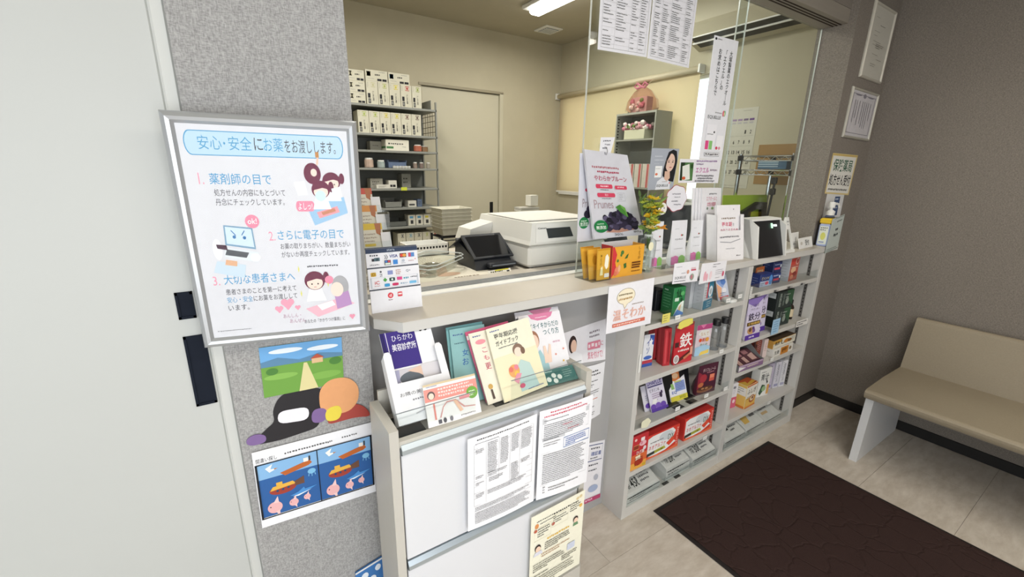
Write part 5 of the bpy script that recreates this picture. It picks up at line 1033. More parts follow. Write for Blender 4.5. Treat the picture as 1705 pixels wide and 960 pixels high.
# third board
def easelback(x, y, z, w, h, lb):
    e = empty('black_easel', lb, 'easel', (x, y, z))
    MB().box((0, 0, 0), (w, .045, .003), black_p).build('base', e)
    MB().loft([[(0, .030, .003), (w, .030, .003), (w, .033, .003), (0, .033, .003)], [(0, .062, h), (w, .062, h), (w, .065, h), (0, .065, h)]], black_p).build('back', e)
easelback(1.575, 1.085, z3, .09, .125, 'black plastic easel behind the purple sachet')
easelback(1.716, 1.085, z3, .07, .14, 'black plastic easel between the yellow sachet and the berry pouch')
pouch('supplement_sachet', 'purple and white berry supplement sachet tilted on the third board', 'sachet', (1.484, 1.098, z3), (1.592, 1.092, z3), .150, .014, '#d8d4e4', [('r', 0, 0, 1, .22, '#cfc8e4'), ('t', .06, .08, .84, .13, 'DHAPLUS', '#4a3a8a', .02), ('r', .04, .24, .9, .03, '#3a2a78'), ('t', .12, .32, .56, .1, 'ビタミンB', '#3a3a4a'), ('g', .2, .47, .5, 4, .06, .025, '#8a6a8a'), ('e', .72, .56, .08, .08, '#3a3048'), ('e', .80, .48, .05, .05, '#4a3a5c'), ('e', .15, .86, .16, .09, '#6a4aa8'), ('e', .45, .84, .16, .09, '#7a5ab4'), ('e', .75, .85, .16, .09, '#6a4aa8'), ('r', 0, .9, 1, .1, '#5a3f9c')], lean=24)
pouch('supplement_sachet', 'white and purple sachet peeping out behind the tilted berry sachet', 'sachet', (1.462, 1.118, z3), (1.548, 1.115, z3), .115, .012, '#d4d2dc', [('e', .3, .8, .2, .1, '#6a4aa8'), ('g', .2, .4, .5, 3, .08, .03, '#8a8a9a')], lean=22)
pouch('snack_sachet', 'pink and white sachet at the far left of the third board', 'sachet', (1.366, 1.135, z3), (1.41, 1.12, z3), .16, .016, '#e0d6d4', [('e', .5, .3, .3, .08, '#d8a48c'), ('e', .5, .55, .25, .06, '#c88a9a'), ('g', .2, .7, .6, 3, .06, .02, '#8a7a7a')], lean=12)
pouch('supplement_sachet', 'white sachet with orange picture and yellow foot on the third board', 'sachet', (1.633, 1.108, z3), (1.748, 1.100, z3), .155, .014, '#e8e8ee', [('p', [(.05, .15), (.3, .10), (.7, .12), (.75, .34), (.4, .40), (.1, .34)], '#d8824a'), ('e', .45, .24, .18, .08, '#f0c8a0'), ('r', .35, .42, .6, .30, '#8a9ccc'), ('g', .4, .45, .5, 5, .05, .022, '#4a5a9a'), ('r', .35, .40, .4, .04, '#b8c06a'), ('t', .12, .68, .28, .1, 'EQ', '#3a5aa8', .02), ('p', [(.1, .45), (.25, .45), (.3, .62), (.12, .62)], '#8ab46a'), ('r', 0, .84, 1, .16, '#d8cc4a'), ('t', .5, .86, .36, .09, '30日', '#5a6a1c', .01), ('g', .65, .05, .25, 2, .05, .03, '#8a7aa8')], lean=20)
pouch('snack_pouch', 'dark red chocolate berry pouch at the right of the third board', 'pouch', (1.790, 1.088, z3), (1.925, 1.074, z3), .158, .055, '#5a2434', [('r', 0, 0, 1, 1, '#4a2032'), ('t', .22, .12, .66, .12, 'ポリフェノール', '#e8ccd0'), ('g', .45, .27, .4, 1, .05, .03, '#c88a94'), ('p', [(.0, .2), (.2, .3), (.35, .65), (.0, .8)], '#8a2a3c'), ('e', .28, .45, .18, .14, '#a4343f'), ('e', .18, .66, .14, .08, '#b86a44'), ('r', .60, .36, .26, .24, '#c8584a'), ('r', .62, .37, .22, .12, '#e0886a'), ('e', .42, .84, .42, .1, '#8a5a40'), ('e', .42, .80, .36, .06, '#5a3a2c'), ('e', .3, .80, .08, .03, '#b8845a'), ('e', .5, .81, .08, .03, '#b8845a')], pinch=.0)
# fourth board
pack('plaster_box', 'red and orange upright carton at the left end of the fourth board', 'carton', (1.312, 1.050, z4), (1.412, 1.047, z4), .170, .055, '#c2343a',
     [('r', 0, 0, 1, .55, '#bf353b'), ('r', 0, .55, 1, .25, '#d86a3c'), ('r', 0, .8, 1, .2, '#e8a84a'), ('e', .2, .10, .08, .04, '#e8c0b8'), ('r', .1, .26, .3, .14, '#8a3a2c'), ('ro', .1, .26, .34, .14, .012, '#e0b060'), ('r', .52, .08, .24, .1, '#f0e0e0'), ('e', .66, .26, .22, .08, '#e8b8c0'), ('e', .58, .24, .08, .05, '#d88a9a'), ('t', .3, .44, .5, .12, 'ひざ腰', '#f4ece6', .02), ('e', .8, .42, .1, .06, '#e4d8dc'), ('p', [(.25, .60), (.55, .58), (.6, .70), (.3, .74)], '#f0e4c8'), ('e', .5, .80, .28, .1, '#b8402c'), ('g', .25, .66, .5, 5, .05, .03, '#7a2a20'), ('r', .75, .9, .2, .06, '#c8b040')],
     [('g', .2, .2, .5, 4, .1, .03, '#e0a0a0')], top=[('r', .1, .1, .5, .7, '#7a2228'), ('g', .15, .3, .4, 2, .2, .1, '#d8a0a4')], topcol='#a32a30')
neo = [('r', 0, 0, 1, 1, '#d84436'), ('p', [(.02, .12), (.15, .05), (.78, .03), (.88, .2), (.80, .55), (.92, .72), (.6, .92), (.1, .97), (.02, .8)], '#ececec'), ('e', .58, .26, .22, .2, '#cfd4d8'), ('g', .10, .32, .45, 1, .05, .05, '#3a3a40'), ('t', .06, .46, .52, .2, 'ネオアルファ', '#c8323c', .025), ('t', .64, .25, .20, .24, 'DX', '#5a6a5c', .0), ('p', [(.02, .76), (.25, .73), (.25, .86), (.02, .89)], '#3a3a34'), ('p', [(.25, .73), (.55, .69), (.6, .82), (.25, .86)], '#b8b84a'), ('t', .28, .735, .24, .085, 'DX錠', '#3f4a14', .01), ('p', [(.60, .62), (.80, .42), (.86, .6), (.70, .78)], '#e0543c'), ('tv', .91, .08, .055, .78, 'NEOALPHA', '#f6d0c4', .02), ('p', [(0, .9), (.5, .96), (1, .84), (1, 1), (0, 1)], '#e06a44')]
for lb, x0, x1 in (('left red and white alpha tablet carton on the fourth board', 1.432, 1.652), ('right red and white alpha tablet carton on the fourth board', 1.703, 1.925)):
    pack('medicine_carton', lb, 'carton', (x0, 1.066, z4), (x1, 1.060, z4), .122, .062, '#c8362f', neo, [], topcol='#b82f2c', group='alpha tablet cartons')
# bin bags at the bottom
def bagpack(name, label, x0, x1, y, d, h, ops, group, z=z5, top=True):
    e = empty(name, label, 'bin bag pack', (x0, y, z), 0, group)
    w = x1 - x0
    film = mat('printed_bag_film', '#c4c6c2', .3, noise=(25, .06))
    hb_ = h + .075                      # the pack slopes up to the back
    rings = []
    for f_, i in ((0, .0), (.5, -.002), (.9, .003), (1, .010)):
        rings.append([(i, i, h * f_), (w - i, i, h * f_), (w - i, d - i, hb_ * f_), (i, d - i, hb_ * f_)])
    MB().loft(rings, film).build('bag_stack', e)
    for k in range(3): MB().box((.004, -.0018, h * (.2 + .25 * k)), (w - .004, .0012, h * (.2 + .25 * k) + .0015), mat('bag_fold_line', '#6a6c6a', .5)).build('fold', e)
    s2 = .012
    draw(ops, lambda u, v, l: (s2 + u * (w - 2 * s2), d - s2 - v * (d - 2 * s2), h + (hb_ - h) * (d - s2 - v * (d - 2 * s2) - .010) / (d - .02) + l + .0005), (d - .02) / w).build('print', e)
    draw([('g', .05, .15, .8, 1, .1, .16, '#4a4c4a'), ('g', .05, .5, .5, 1, .1, .14, '#5a5c5a')], lambda u, v, l: (.004 + u * (w - .01), -.003 - l, h * .85 - v * h * .6), h / w).build('front_print', e)
bo = lambda p, n: [('t', .04, .08, .72, .22, '指定有料ごみ袋', '#2c2e2c', .015), ('t', .52, .36, .30, .22, p, '#2c2e2c', .01), ('g', .05, .40, .36, 4, .1, .04, '#6a6c6a'), ('t', .06, .76, .14, .18, '7袋', '#2c2e2c'), ('t', .24, .72, .24, .24, n, '#2c2e2c', .02), ('g', .55, .66, .4, 3, .1, .05, '#55575a'), ('r', .82, .40, .14, .2, '#77797a')]
bagpack('bin_bag_pack', 'flat bin bag pack priced 315 at the lower left of the shelves', 1.318, 1.540, 1.052, .185, .050, bo('315円', '45ℓ'), 'bin bag packs')
bagpack('bin_bag_pack', 'thick bin bag pack priced 145, middle of the bottom left bay', 1.600, 1.780, 1.064, .165, .070, bo('145円', '20ℓ'), 'bin bag packs')
bagpack('bin_bag_pack', 'bin bag pack at the right of the bottom left bay', 1.795, 1.990, 1.056, .165, .055, bo('165円', '30ℓ'), 'bin bag packs')
# right bay
y1, y2, y3, y4, y5 = RZ[0] + .0003, RZ[1] + .0003, RZ[2] + .0003, RZ[3] + .0003, .0503
pack('toothpaste_carton', 'navy and silver carton with an orange burst, top right board', 'carton', (2.216, 1.090, y1), (2.325, 1.084, y1), .068, .05, '#2a3a78', [('r', 0, .55, 1, .45, '#b8c4dc'), ('r', 0, 0, 1, .5, '#25356f'), ('t', .1, .18, .6, .26, 'ビトンハイ', '#e4d8a0', .01), ('e', .55, .74, .14, .14, '#d8506a'), ('e', .85, .5, .14, .4, '#5a90d0'), ('g', .05, .7, .3, 2, .14, .06, '#4a5a8a')], [('g', .2, .3, .6, 3, .2, .06, '#8a94b4')], topcol='#3a4a8a')
tx = card('starburst_tag', 'orange star-burst price tag sticking up behind the navy carton', 'price tag', (2.232, 1.128, y1 + .05), (2.312, 1.124, y1 + .05), (2.236, 1.128, y1 + .095), (2.305, 1.124, y1 + .098), '#d8743a', [('t', .15, .3, .7, .45, '超爽快', '#f4e4b0', .03)])
for i in range(2): pack('medicine_carton', ['navy carton, lower of the two stacked by the pink box', 'navy carton, upper of the two stacked by the pink box'][i], 'carton', (2.356, 1.100 + .003 * i, y1 + .0585 * i), (2.432, 1.096 + .003 * i, y1 + .0585 * i), .058, .06, '#25305f', [('r', .0, .1, 1, .35, '#2f3f7a'), ('g', .1, .2, .7, 1, .1, .12, '#c4cce4'), ('r', .1, .55, .7, .2, '#c8485c'), ('e', .86, .4, .08, .16, '#e8ecf2')], [('g', .2, .3, .5, 2, .2, .08, '#7a84ac')], group='navy cartons')
pack('medicine_carton', 'pink and brown carton with a round swirl, right of the top board', 'carton', (2.480, 1.078, y1), (2.588, 1.084, y1), .128, .055, '#b9bcc0', [('r', 0, 0, 1, 1, '#b85a4c'), ('r', .0, 0, .5, .28, '#c8453c'), ('e', .75, .16, .2, .15, '#d8a89c'), ('e', .75, .16, .13, .10, '#a8403c'), ('e', .4, .52, .3, .13, '#e0b48c'), ('e', .6, .72, .26, .12, '#8a3a34'), ('e', .3, .82, .2, .1, '#d88a6a'), ('g', .1, .38, .8, 1, .05, .04, '#f0d8cc')], [('g', .2, .1, .6, 7, .12, .025, '#8a8d94')], leftcol='#b4b8be')
def snackp(lb, x0, x1, y):
    pouch('cookie_pack', lb, 'snack pack', (x0, y, y2), (x1, y - .006, y2), .215, .04, '#d8d0e4', [('r', 0, 0, 1, .3, '#8a74b8'), ('p', [(0, .1), (.5, .22), (1, .04), (1, .5), (0, .4)], '#cfc6e2'), ('t', .18, .14, .55, .07, 'いつもの', '#3a2f4a'), ('t', .18, .24, .62, .06, 'プチクッキー', '#3a2f4a'), ('t', .10, .35, .80, .19, '鉄分', '#2f2440', .02), ('r', .06, .57, .88, .09, '#5a4420'), ('t', .1, .585, .8, .06, '食物繊維', '#e8c06a', .01), ('e', .38, .78, .26, .09, '#c89a6a'), ('e', .30, .76, .10, .05, '#6a4a34'), ('e', .55, .80, .10, .05, '#7a5a9a'), ('e', .5, .73, .08, .04, '#5a4080'), ('r', 0, .88, 1, .12, '#5a3a98'), ('g', .25, .92, .4, 1, .05, .04, '#e8e0f4')], lean=3, group='purple cookie packs')
snackp('front purple and white iron cookie pack on the second right board', 2.085, 2.212, 1.052)
snackp('rear purple iron cookie pack partly covered by the front one', 2.228, 2.335, 1.090)
for i in range(2): pack('health_drink_carton', ['dark green carton, lower of the stacked pair', 'dark green carton, upper of the stacked pair'][i], 'carton', (2.402, 1.076, y2 + .1025 * i), (2.562, 1.070, y2 + .1025 * i), .102, .075, '#2a2f2e', [('r', 0, 0, 1, 1, '#2f3836'), ('p', [(.55, 0), (1, 0), (1, .9), (.75, .6)], '#34553c'), ('tv', .12, .12, .14, .76, '黒酢錠', '#9aa49c', .01), ('tv', .34, .15, .12, .7, '健康', '#7a867e'), ('e', .62, .6, .1, .2, '#8a948a'), ('g', .5, .2, .3, 2, .15, .06, '#aab4ac')], [('r', .1, .1, .8, .3, '#c4c8c8'), ('g', .2, .16, .6, 3, .07, .03, '#5a5e5e')], leftcol='#232827', group='dark green cartons')
bo_ = empty('dropper_bottle', 'small brown bottle with white label behind the dark cartons', 'bottle', (2.655, 1.115, y2))
MB().lathe([(.020, 0), (.021, .003), (.021, .07), (.016, .082), (.010, .088), (.010, .094)], mat('brown_glass', '#2c2018', .2), n=20).build('bottle_body', bo_)
MB().lathe([(.0215, .015), (.0215, .062)], mat('bottle_label', '#d8c8a8', .5), n=20).build('label_band', bo_)
MB().lathe([(.012, .09), (.012, .112), (.009, .116)], black_p, n=16).build('cap', bo_)
# third right board
ob = empty('open_display_box', 'open grey-lined display box with purple packets, third right board', 'display box', (2.070, 1.048, y3), -3)
gl = gloss('#7f8080'); pk_ = gloss('#8a6a8e')
MB().prism_x([(0, 0), (.15, 0), (.15, .125), (.12, .12), (.02, .04), (0, .035)], .215, .2165, gl).build('side_panel', ob)
MB().prism_x([(0, 0), (.15, 0), (.15, .125), (.12, .12), (.02, .04), (0, .035)], 0, .0015, gl).build('side_panel', ob)
MB().box((0, .1485, 0), (.2165, .15, .125), gl).build('back_panel', ob)
MB().box((0, 0, 0), (.2165, .0015, .034), pk_).build('front_panel', ob)
MB().box((0, 0, 0), (.2165, .15, .0015), gl).build('bottom_panel', ob)
draw([('r', 0, 0, 1, .3, '#b8a0b4'), ('g', .35, .4, .5, 1, .1, .2, '#e8dcc8'), ('p', [(0, .2), (.3, .5), (0, .9)], '#e4e2e0')], lambda u, v, l: (.002 + u * .212, -l, .033 - v * .032), .16).build('front_print', ob)
for i in range(3): card('snack_sachet', ['front brown chocolate sachet lying in the open display box', 'middle brown chocolate sachet lying in the open display box', 'rear brown chocolate sachet lying in the open display box'][i], 'sachet', tuple(Vector((2.085 + .055 * i, 1.055, y3 + .016 + .006 * i))), tuple(Vector((2.170 + .055 * i, 1.051, y3 + .016 + .006 * i))), tuple(Vector((2.085 + .055 * i, 1.135, y3 + .050 + .006 * i))), None, '#5a3840', [('r', .1, .1, .5, .3, '#a8787c'), ('p', [(.3, .5), (.9, .4), (.8, .9), (.3, .9)], '#c8a49c')], t=.006, group='sachets in the display box')
pack('medicine_carton', 'dark brown slim carton behind the display box', 'carton', (2.352, 1.125, y3), (2.385, 1.12, y3), .105, .05, '#4a2c28', [('e', .5, .3, .3, .1, '#a8684c'), ('g', .2, .6, .5, 3, .08, .03, '#b89078')], [('r', .1, .1, .8, .5, '#7a3a30')])
pack('medicine_carton', 'pale pink slim carton between brown carton and noodle boxes', 'carton', (2.365, 1.082, y3), (2.392, 1.076, y3), .110, .05, '#d8c4c0', [('g', .2, .2, .6, 5, .1, .03, '#9a6a64')], [('r', .1, .1, .6, .8, '#b8685c'), ('g', .2, .2, .4, 6, .1, .03, '#f0d8d0')])
bx = [('r', 0, 0, 1, 1, '#ddd8c8'), ('r', 0, 0, .36, .4, '#c89a44'), ('t', .06, .15, .22, .5, '黒酢', '#2f2418', .02), ('t', .34, .12, .2, .6, 'し', '#2f2418', .03), ('e', .58, .45, .12, .28, '#c8863c'), ('e', .72, .5, .1, .22, '#8a5a2c'), ('g', .78, .15, .18, 3, .2, .06, '#4a4438')]
for i in range(2): pack('vinegar_carton', ['white and orange carton, lower of the stacked noodle boxes', 'brown and gold carton, upper of the stacked noodle boxes'][i], 'carton', (2.412, 1.050 + .008 * i, y3 + .0475 * i), (2.630 + .03 * i, 1.050 + .008 * i, y3 + .0475 * i), .047, .06, ['#d8d6d0', '#b98d44'][i], bx if i else [('r', 0, 0, 1, 1, '#e0ddd6'), ('t', .05, .2, .24, .5, '生姜', '#26221e', .02), ('r', .36, 0, .4, 1, '#c88434'), ('t', .42, .15, .28, .6, '梅', '#5a2c10', .03), ('e', .86, .5, .06, .25, '#8a7a5c')], [('g', .2, .3, .5, 2, .2, .08, '#8a8478')], topcol=None if i == 0 else '#4a3a2c', group='stacked cartons on the third right board')
# fourth right board
pack('medicine_carton', 'white slim carton with pink foot by the divider', 'carton', (2.172, 1.112, y4), (2.215, 1.106, y4), .150, .04, '#e4e2e6', [('r', 0, .55, 1, .45, '#d0607c'), ('r', .1, .1, .5, .1, '#8a8a92'), ('g', .2, .25, .5, 3, .07, .02, '#a8a8b0'), ('e', .5, .72, .25, .08, '#f0d0d8')])
pack('supplement_carton', 'orange and white carton with plate picture, fourth right board', 'carton', (2.232, 1.066, y4), (2.345, 1.070, y4), .140, .062, '#e0cfa0', [('r', 0, 0, 1, .06, '#c8642c'), ('r', 0, .06, 1, .5, '#e8e4da'), ('r', 0, .56, 1, .44, '#e0b45a'), ('t', .08, .16, .84, .22, 'ふしぎ', '#2a2622', .02), ('e', .62, .66, .28, .17, '#a85a2c'), ('e', .62, .64, .2, .11, '#e8d4b0'), ('e', .66, .62, .09, .06, '#7a3a1c'), ('g', .1, .5, .4, 2, .07, .03, '#6a5a3a'), ('r', 0, .93, 1, .07, '#d07a34')], [('r', 0, .1, 1, .35, '#e4e0d8'), ('g', .2, .15, .6, 3, .09, .03, '#4a4a52'), ('r', 0, .9, 1, .1, '#d07a34')], top=[('p', [(0, .2), (.4, .4), (.3, .7), (.9, .5), (1, .8), (0, 1)], '#d8b04a')], topcol='#b8542a', leftcol='#e0b860')
pack('supplement_carton', 'white carton with black brush lettering and green motif', 'carton', (2.418, 1.098, y4), (2.520, 1.086, y4), .175, .05, '#e6e6e2', [('g', .1, .08, .5, 1, .05, .03, '#6a6a6a'), ('t', .12, .16, .7, .24, '青汁', '#26282a', .025), ('p', [(.1, .85), (.3, .55), (.6, .6), (.5, .8), (.25, .95)], '#3f5a44'), ('e', .5, .72, .18, .1, '#9ab88a'), ('r', .78, .6, .2, .36, '#d8a45a'), ('p', [(.55, .3), (.8, .5), (.7, .55)], '#3a3c3e')])
for i, (x, y, c) in enumerate(((2.560, 1.120, '#c4bcd0'), (2.618, 1.108, '#d4d2dc'), (2.672, 1.098, '#dcdce2'))):
    pack('slim_carton', ['lilac slim carton, left of three upright on the fourth right board', 'grey slim carton, middle of three upright on the fourth right board', 'white slim carton, rightmost of three upright on the fourth right board'][i], 'carton', (x, y, y4), (x + .044, y - .008, y4), .172, .05, c, [('tv', .35, .08, .3, .7, '錠剤入', '#5a5a68'), ('r', .1, .84, .8, .1, ['#8a7ab0', '#9a9ab8', '#a8a8c0'][i]), ('g', .1, .05, .2, 8, .08, .02, '#8a8a98')], [('g', .2, .1, .5, 8, .1, .02, '#9a9aa8')], group='slim upright cartons')
bagpack('bin_bag_pack', 'clear bag pack with black lettering at the left of the bottom right bay', 2.075, 2.275, 1.056, .16, .055, [('t', .08, .1, .4, .3, '指定', '#26282a', .02), ('r', .05, .5, .4, .3, '#2a2a2a'), ('p', [(.55, .1), (.95, .1), (.9, .6), (.6, .5)], '#b8985a'), ('g', .5, .7, .4, 2, .12, .06, '#5a5a5a')], 'bin bag packs', z=y5)
bagpack('bin_bag_pack', 'bag pack with yellow print, middle of the bottom right bay', 2.288, 2.480, 1.058, .165, .050, [('g', .1, .15, .7, 2, .15, .1, '#4a4a48'), ('p', [(.1, .55), (.5, .5), (.4, .9), (.1, .9)], '#c4a458'), ('r', .6, .55, .3, .2, '#6a6a68')], 'bin bag packs', z=y5)
bagpack('bin_bag_pack', 'pale bag pack at the right of the bottom right bay', 2.495, 2.680, 1.060, .165, .035, [('g', .1, .2, .7, 3, .2, .08, '#6a6864'), ('r', .1, .75, .4, .1, '#b8a078')], 'bin bag packs', z=y5)

# price tags and notes clipped to the boards belong to the shelf unit
def ptag(x, y, z, w, h, col, ops=(), rz=0, nm='price_tag', poly=None, tilt=0):
    mb = MB()
    if poly: mb.prism(poly, -.0008, 0, paper(col))
    else: mb.box((-w / 2, -.0008, 0), (w / 2, 0, h), paper(col))
    o = mb.build(nm, su, loc=(x - 1.28, y - 1.042, z)); o.rotation_euler = (R(tilt), R(rz), 0)
    if ops: draw(ops, lambda u, v, l: (-w / 2 + u * w, -.0008 - l, h - v * h), h / w).build('print', o)
yt = 1.0395
for x, z in ((1.50, LZ[0] - .004), (1.86, LZ[0] + .014), (1.955, LZ[0] + .02), (1.87, LZ[1] - .004), (1.585, LZ[2] + .012), (1.80, LZ[2] + .014), (1.962, LZ[2] + .006), (1.845, LZ[3] - .024), (2.385, RZ[2] - .006), (2.45, RZ[3] - .02)):
    ptag(x, yt, z, .032, .019, '#efefec', [('g', .15, .4, .7, 1, .1, .16, '#9a9a98')])
ptag(1.425, yt, LZ[0] - .005, .048, .040, '#e2d872', [('g', .15, .2, .6, 3, .25, .1, '#8a8440')], nm='sticky_note')
ptag(1.560, yt - .001, LZ[0] - .035, 0, 0, '#e6dc6a', nm='speech_tag', poly=[(-.05, -.01), (-.045, .012), (-.02, .02), (.02, .022), (.045, .018), (.05, -.004), (.02, -.012), (-.01, -.014), (-.03, -.018)])
ptag(1.372, yt, LZ[2] + .018, 0, 0, '#e6e4c8', nm='speech_tag', poly=blob(.030, .022, 28, 5, .08))
ptag(1.415, yt, LZ[2] + .10, .026, .02, '#ececea', nm='price_tag')
for x in (2.10, 2.28, 2.42, 2.56): ptag(x, yt, RZ[0] - .018, .022, .010, '#4a4a4c', nm='price_clip'); ptag(x + .02, yt - .0004, RZ[0] - .014, .03, .003, '#8a8a8a', nm='price_clip')
ptag(2.355, yt, RZ[1] - .012, .075, .085, '#a4c8e4', [('g', .15, .15, .7, 5, .16, .05, '#5a86b0')], rz=0, nm='info_card')
ptag(2.66, yt, RZ[1] - .022, .135, .036, '#e8e6e2', [('g', .06, .2, .85, 2, .35, .2, '#3a3a3a')], nm='info_card')
ptag(1.292, yt, .72, .01, .08, '#e6e6e2', nm='price_clip')
ptag(2.045, yt, RZ[0] - .02, .018, .06, '#dcdcd8', [('g', .2, .1, .6, 5, .18, .06, '#8a8a8a')], nm='price_tag')
# clear packet stands under the third board goods
for x in (1.60, 1.70): MB().box((x - 1.28, .012, LZ[2]), (x - 1.28 + .06, .04, LZ[2] + .0012), black_p).build('anti_slip_pad', su)
for x in (1.57, 1.66): MB().box((x - 1.28, .006, .051), (x - 1.28 + .04, .02, .0525), black_p).build('anti_slip_pad', su)
# ================================================================ INSIDE THE PHARMACY
ZD = 1.0985
# printed sheet under the tray
card('desk_sheet', 'printed newspaper-like sheet lying flat on the inner desk', 'paper sheet', (.50, 1.405, ZD + .0002), (.86, 1.405, ZD + .0002), (.50, 1.90, ZD + .0002), None, '#d8d2c2', [('g', .1, .1, .7, 10, .05, .018, '#a89c8a'), ('e', .5, .8, .15, .06, '#c8a890'), ('r', .08, .7, .3, .1, '#c8b8a8'), ('g', .5, .92, .3, 1, .05, .02, '#8a7a6a')], t=.0005)
# clear trays, nested
trm = clear('tray_plastic', '#f3f5f3', 2.2); tre = mat('tray_rim', '#c4cac8', .25)
for k in range(2):
    t_ = empty('clear_tray', ['lower clear plastic tray of the nested pair on the inner desk', 'upper clear plastic tray of the nested pair on the inner desk'][k], 'tray', (.640, 1.575, ZD + .0015 + .014 * k), 38, 'clear trays')
    w, d, h = .130, .085, .042
    rings = [[(x * s * w, y * s * d, z) for x, y in ((-1, -.75), (-.8, -1), (.8, -1), (1, -.75), (1, .75), (.8, 1), (-.8, 1), (-1, .75))] for s, z in ((.76, 0), (.80, .004), (1.0, h), (1.06, h), (1.06, h - .002))]
    mb = MB().loft(rings, trm, caps=False); n0 = [(x * .76 * w, y * .76 * d, .0) for x, y in ((-1, -.75), (-.8, -1), (.8, -1), (1, -.75), (1, .75), (.8, 1), (-.8, 1), (-1, .75))]
    mb.add(n0, [tuple(range(8))], trm); mb.build('basin', t_)
    rm = [(x * 1.06 * w, y * 1.06 * d, h) for x, y in ((-1, -.75), (-.8, -1), (.8, -1), (1, -.75), (1, .75), (.8, 1), (-.8, 1), (-1, .75), (-1, -.75))]
    MB().tube(rm, .0022, tre, 6).build('rim', t_)
wb_ = empty('wire_basket', 'white perforated basket on the inner desk left of the trays', 'basket', (.66, 1.88, ZD))
for a, b_ in (((0, 0, 0), (.20, .004, .055)), ((0, .12, 0), (.20, .124, .055)), ((0, 0, 0), (.004, .124, .055)), ((.196, 0, 0), (.20, .124, .055)), ((0, 0, 0), (.20, .124, .004))): MB().box(a, b_, white_p).build('basket_wall', wb_)
mb = MB()
for k in range(12): mb.box((.010 + k * .0155, -.0008, .034), (.019 + k * .0155, .0002, .044), black_p)
mb.build('perforations', wb_)
# payment terminal
tm_ = empty('payment_terminal', 'black payment terminal with a tilted screen on the inner desk', 'payment terminal', (.905, 1.50, ZD), 0)
tb = mat('terminal_black', '#22252b', .4, noise=(30, .06))
MB().loft([[(-.10, .0, 0), (.08, .0, 0), (.08, .20, 0), (-.10, .20, 0)], [(-.095, .03, .045), (.075, .03, .045), (.075, .20, .105), (-.095, .20, .105)]], tb).build('base_body', tm_)
MB().loft([[(-.105, .008, .048), (.085, .008, .048), (.085, .012, .042), (-.105, .012, .042)], [(-.105, .125, .128), (.085, .125, .128), (.085, .13, .118), (-.105, .13, .118)]], tb).build('screen_housing', tm_)
MB().loft([[(-.092, .016, .0538), (.072, .016, .0538), (.072, .017, .053), (-.092, .017, .053)], [(-.092, .115, .1213), (.072, .115, .1213), (.072, .116, .120), (-.092, .116, .120)]], mat('screen_glass', '#15171c', .12)).build('screen', tm_)
MB().loft([[(-.105, .125, .118), (.085, .125, .118), (.085, .135, .118), (-.105, .135, .118)], [(-.13, .20, .062), (.06, .20, .102), (.06, .21, .100), (-.13, .21, .060)]], tb).build('rear_hood', tm_)
MB().box((-.055, -.035, .012), (.075, .004, .030), tb, bev=.004).build('card_slot_block', tm_)
MB().box((-.045, -.037, .020), (.065, -.034, .024), mat('slot_light', '#7a828a', .3)).build('card_slot', tm_)
card('terminal_notice', 'small white notice with a yellow band before the payment terminal', 'card', (.810, 1.405, ZD), (.918, 1.412, ZD), (.812, 1.418, ZD + .016), None, '#ece9dc', [('g', .1, .2, .6, 1, .2, .3, '#4a4a3a'), ('r', .3, .0, .6, .25, '#d8d04a'), ('r', .8, .4, .12, .4, '#2a2a2a')])
# white label printer / scanner
pt = empty('printer', 'bulky white office printer with a dark display on the inner desk', 'printer', (.998, 1.405, ZD))
pw = mat('printer_white', '#dddcd6', .4, noise=(6, .01))
MB().box((0, 0, .008), (.43, .46, .100), pw, bev=.012).build('lower_body', pt)
MB().loft([[(.0, .002, .102), (.43, .002, .102), (.43, .46, .102), (.0, .46, .102)], [(.006, .004, .118), (.424, .004, .118), (.424, .46, .118), (.006, .46, .118)], [(.02, .016, .190), (.41, .016, .190), (.41, .44, .190), (.02, .44, .190)]], pw).build('upper_body', pt)
MB().box((-.002, -.001, .098), (.432, .462, .1025), mat('printer_seam', '#a8a69e', .5)).build('seam', pt)
pn = MB().loft([[(.03, -.0016, .112), (.40, -.0016, .112), (.40, .004, .112), (.03, .004, .112)], [(.038, .0125, .184), (.395, .0125, .184), (.395, .02, .184), (.038, .02, .184)]], mat('printer_panel', '#e4e3de', .35)); pn = pn.build('front_panel', pt)
MB().loft([[(.095, -.0015, .126), (.228, -.0015, .126), (.228, .004, .126), (.095, .004, .126)], [(.088, .0072, .166), (.214, .0072, .166), (.214, .012, .166), (.088, .012, .166)]], mat('printer_display', '#2c3134', .15)).build('display', pt)
draw([('t', .0, .0, 1, 1, 'Canon', '#4a4a4e', .01)], lambda u, v, l: (.045 + u * .042, .0085 - .0016 * v - l * 2, .172 - v * .007), .2).build('maker_mark', pt)
MB().loft([[(-.11, .32, .08), (.0, .32, .08), (.0, .46, .08), (-.11, .46, .08)], [(-.10, .32, .135), (.02, .32, .165), (.02, .44, .165), (-.10, .44, .135)]], pw).build('side_tray', pt)
MB().box((.03, .06, .192), (.40, .40, .196), pw, bev=.002).build('lid', pt)
for x in (.03, .38):
    for y in (.03, .41): MB().lathe([(.012, 0), (.012, .01)], black_p, (x, y, 0), 10).build('foot', pt)
MB().tube([(1.02, 1.40, ZD + .004), (1.12, 1.404, ZD + .004), (1.30, 1.403, ZD + .004), (1.45, 1.41, ZD + .004)], .004, black_p, 6).build('power_cable').name = 'power_cable'
tag(bpy.data.objects['power_cable'], 'black cable lying along the desk edge before the printer', 'cable')
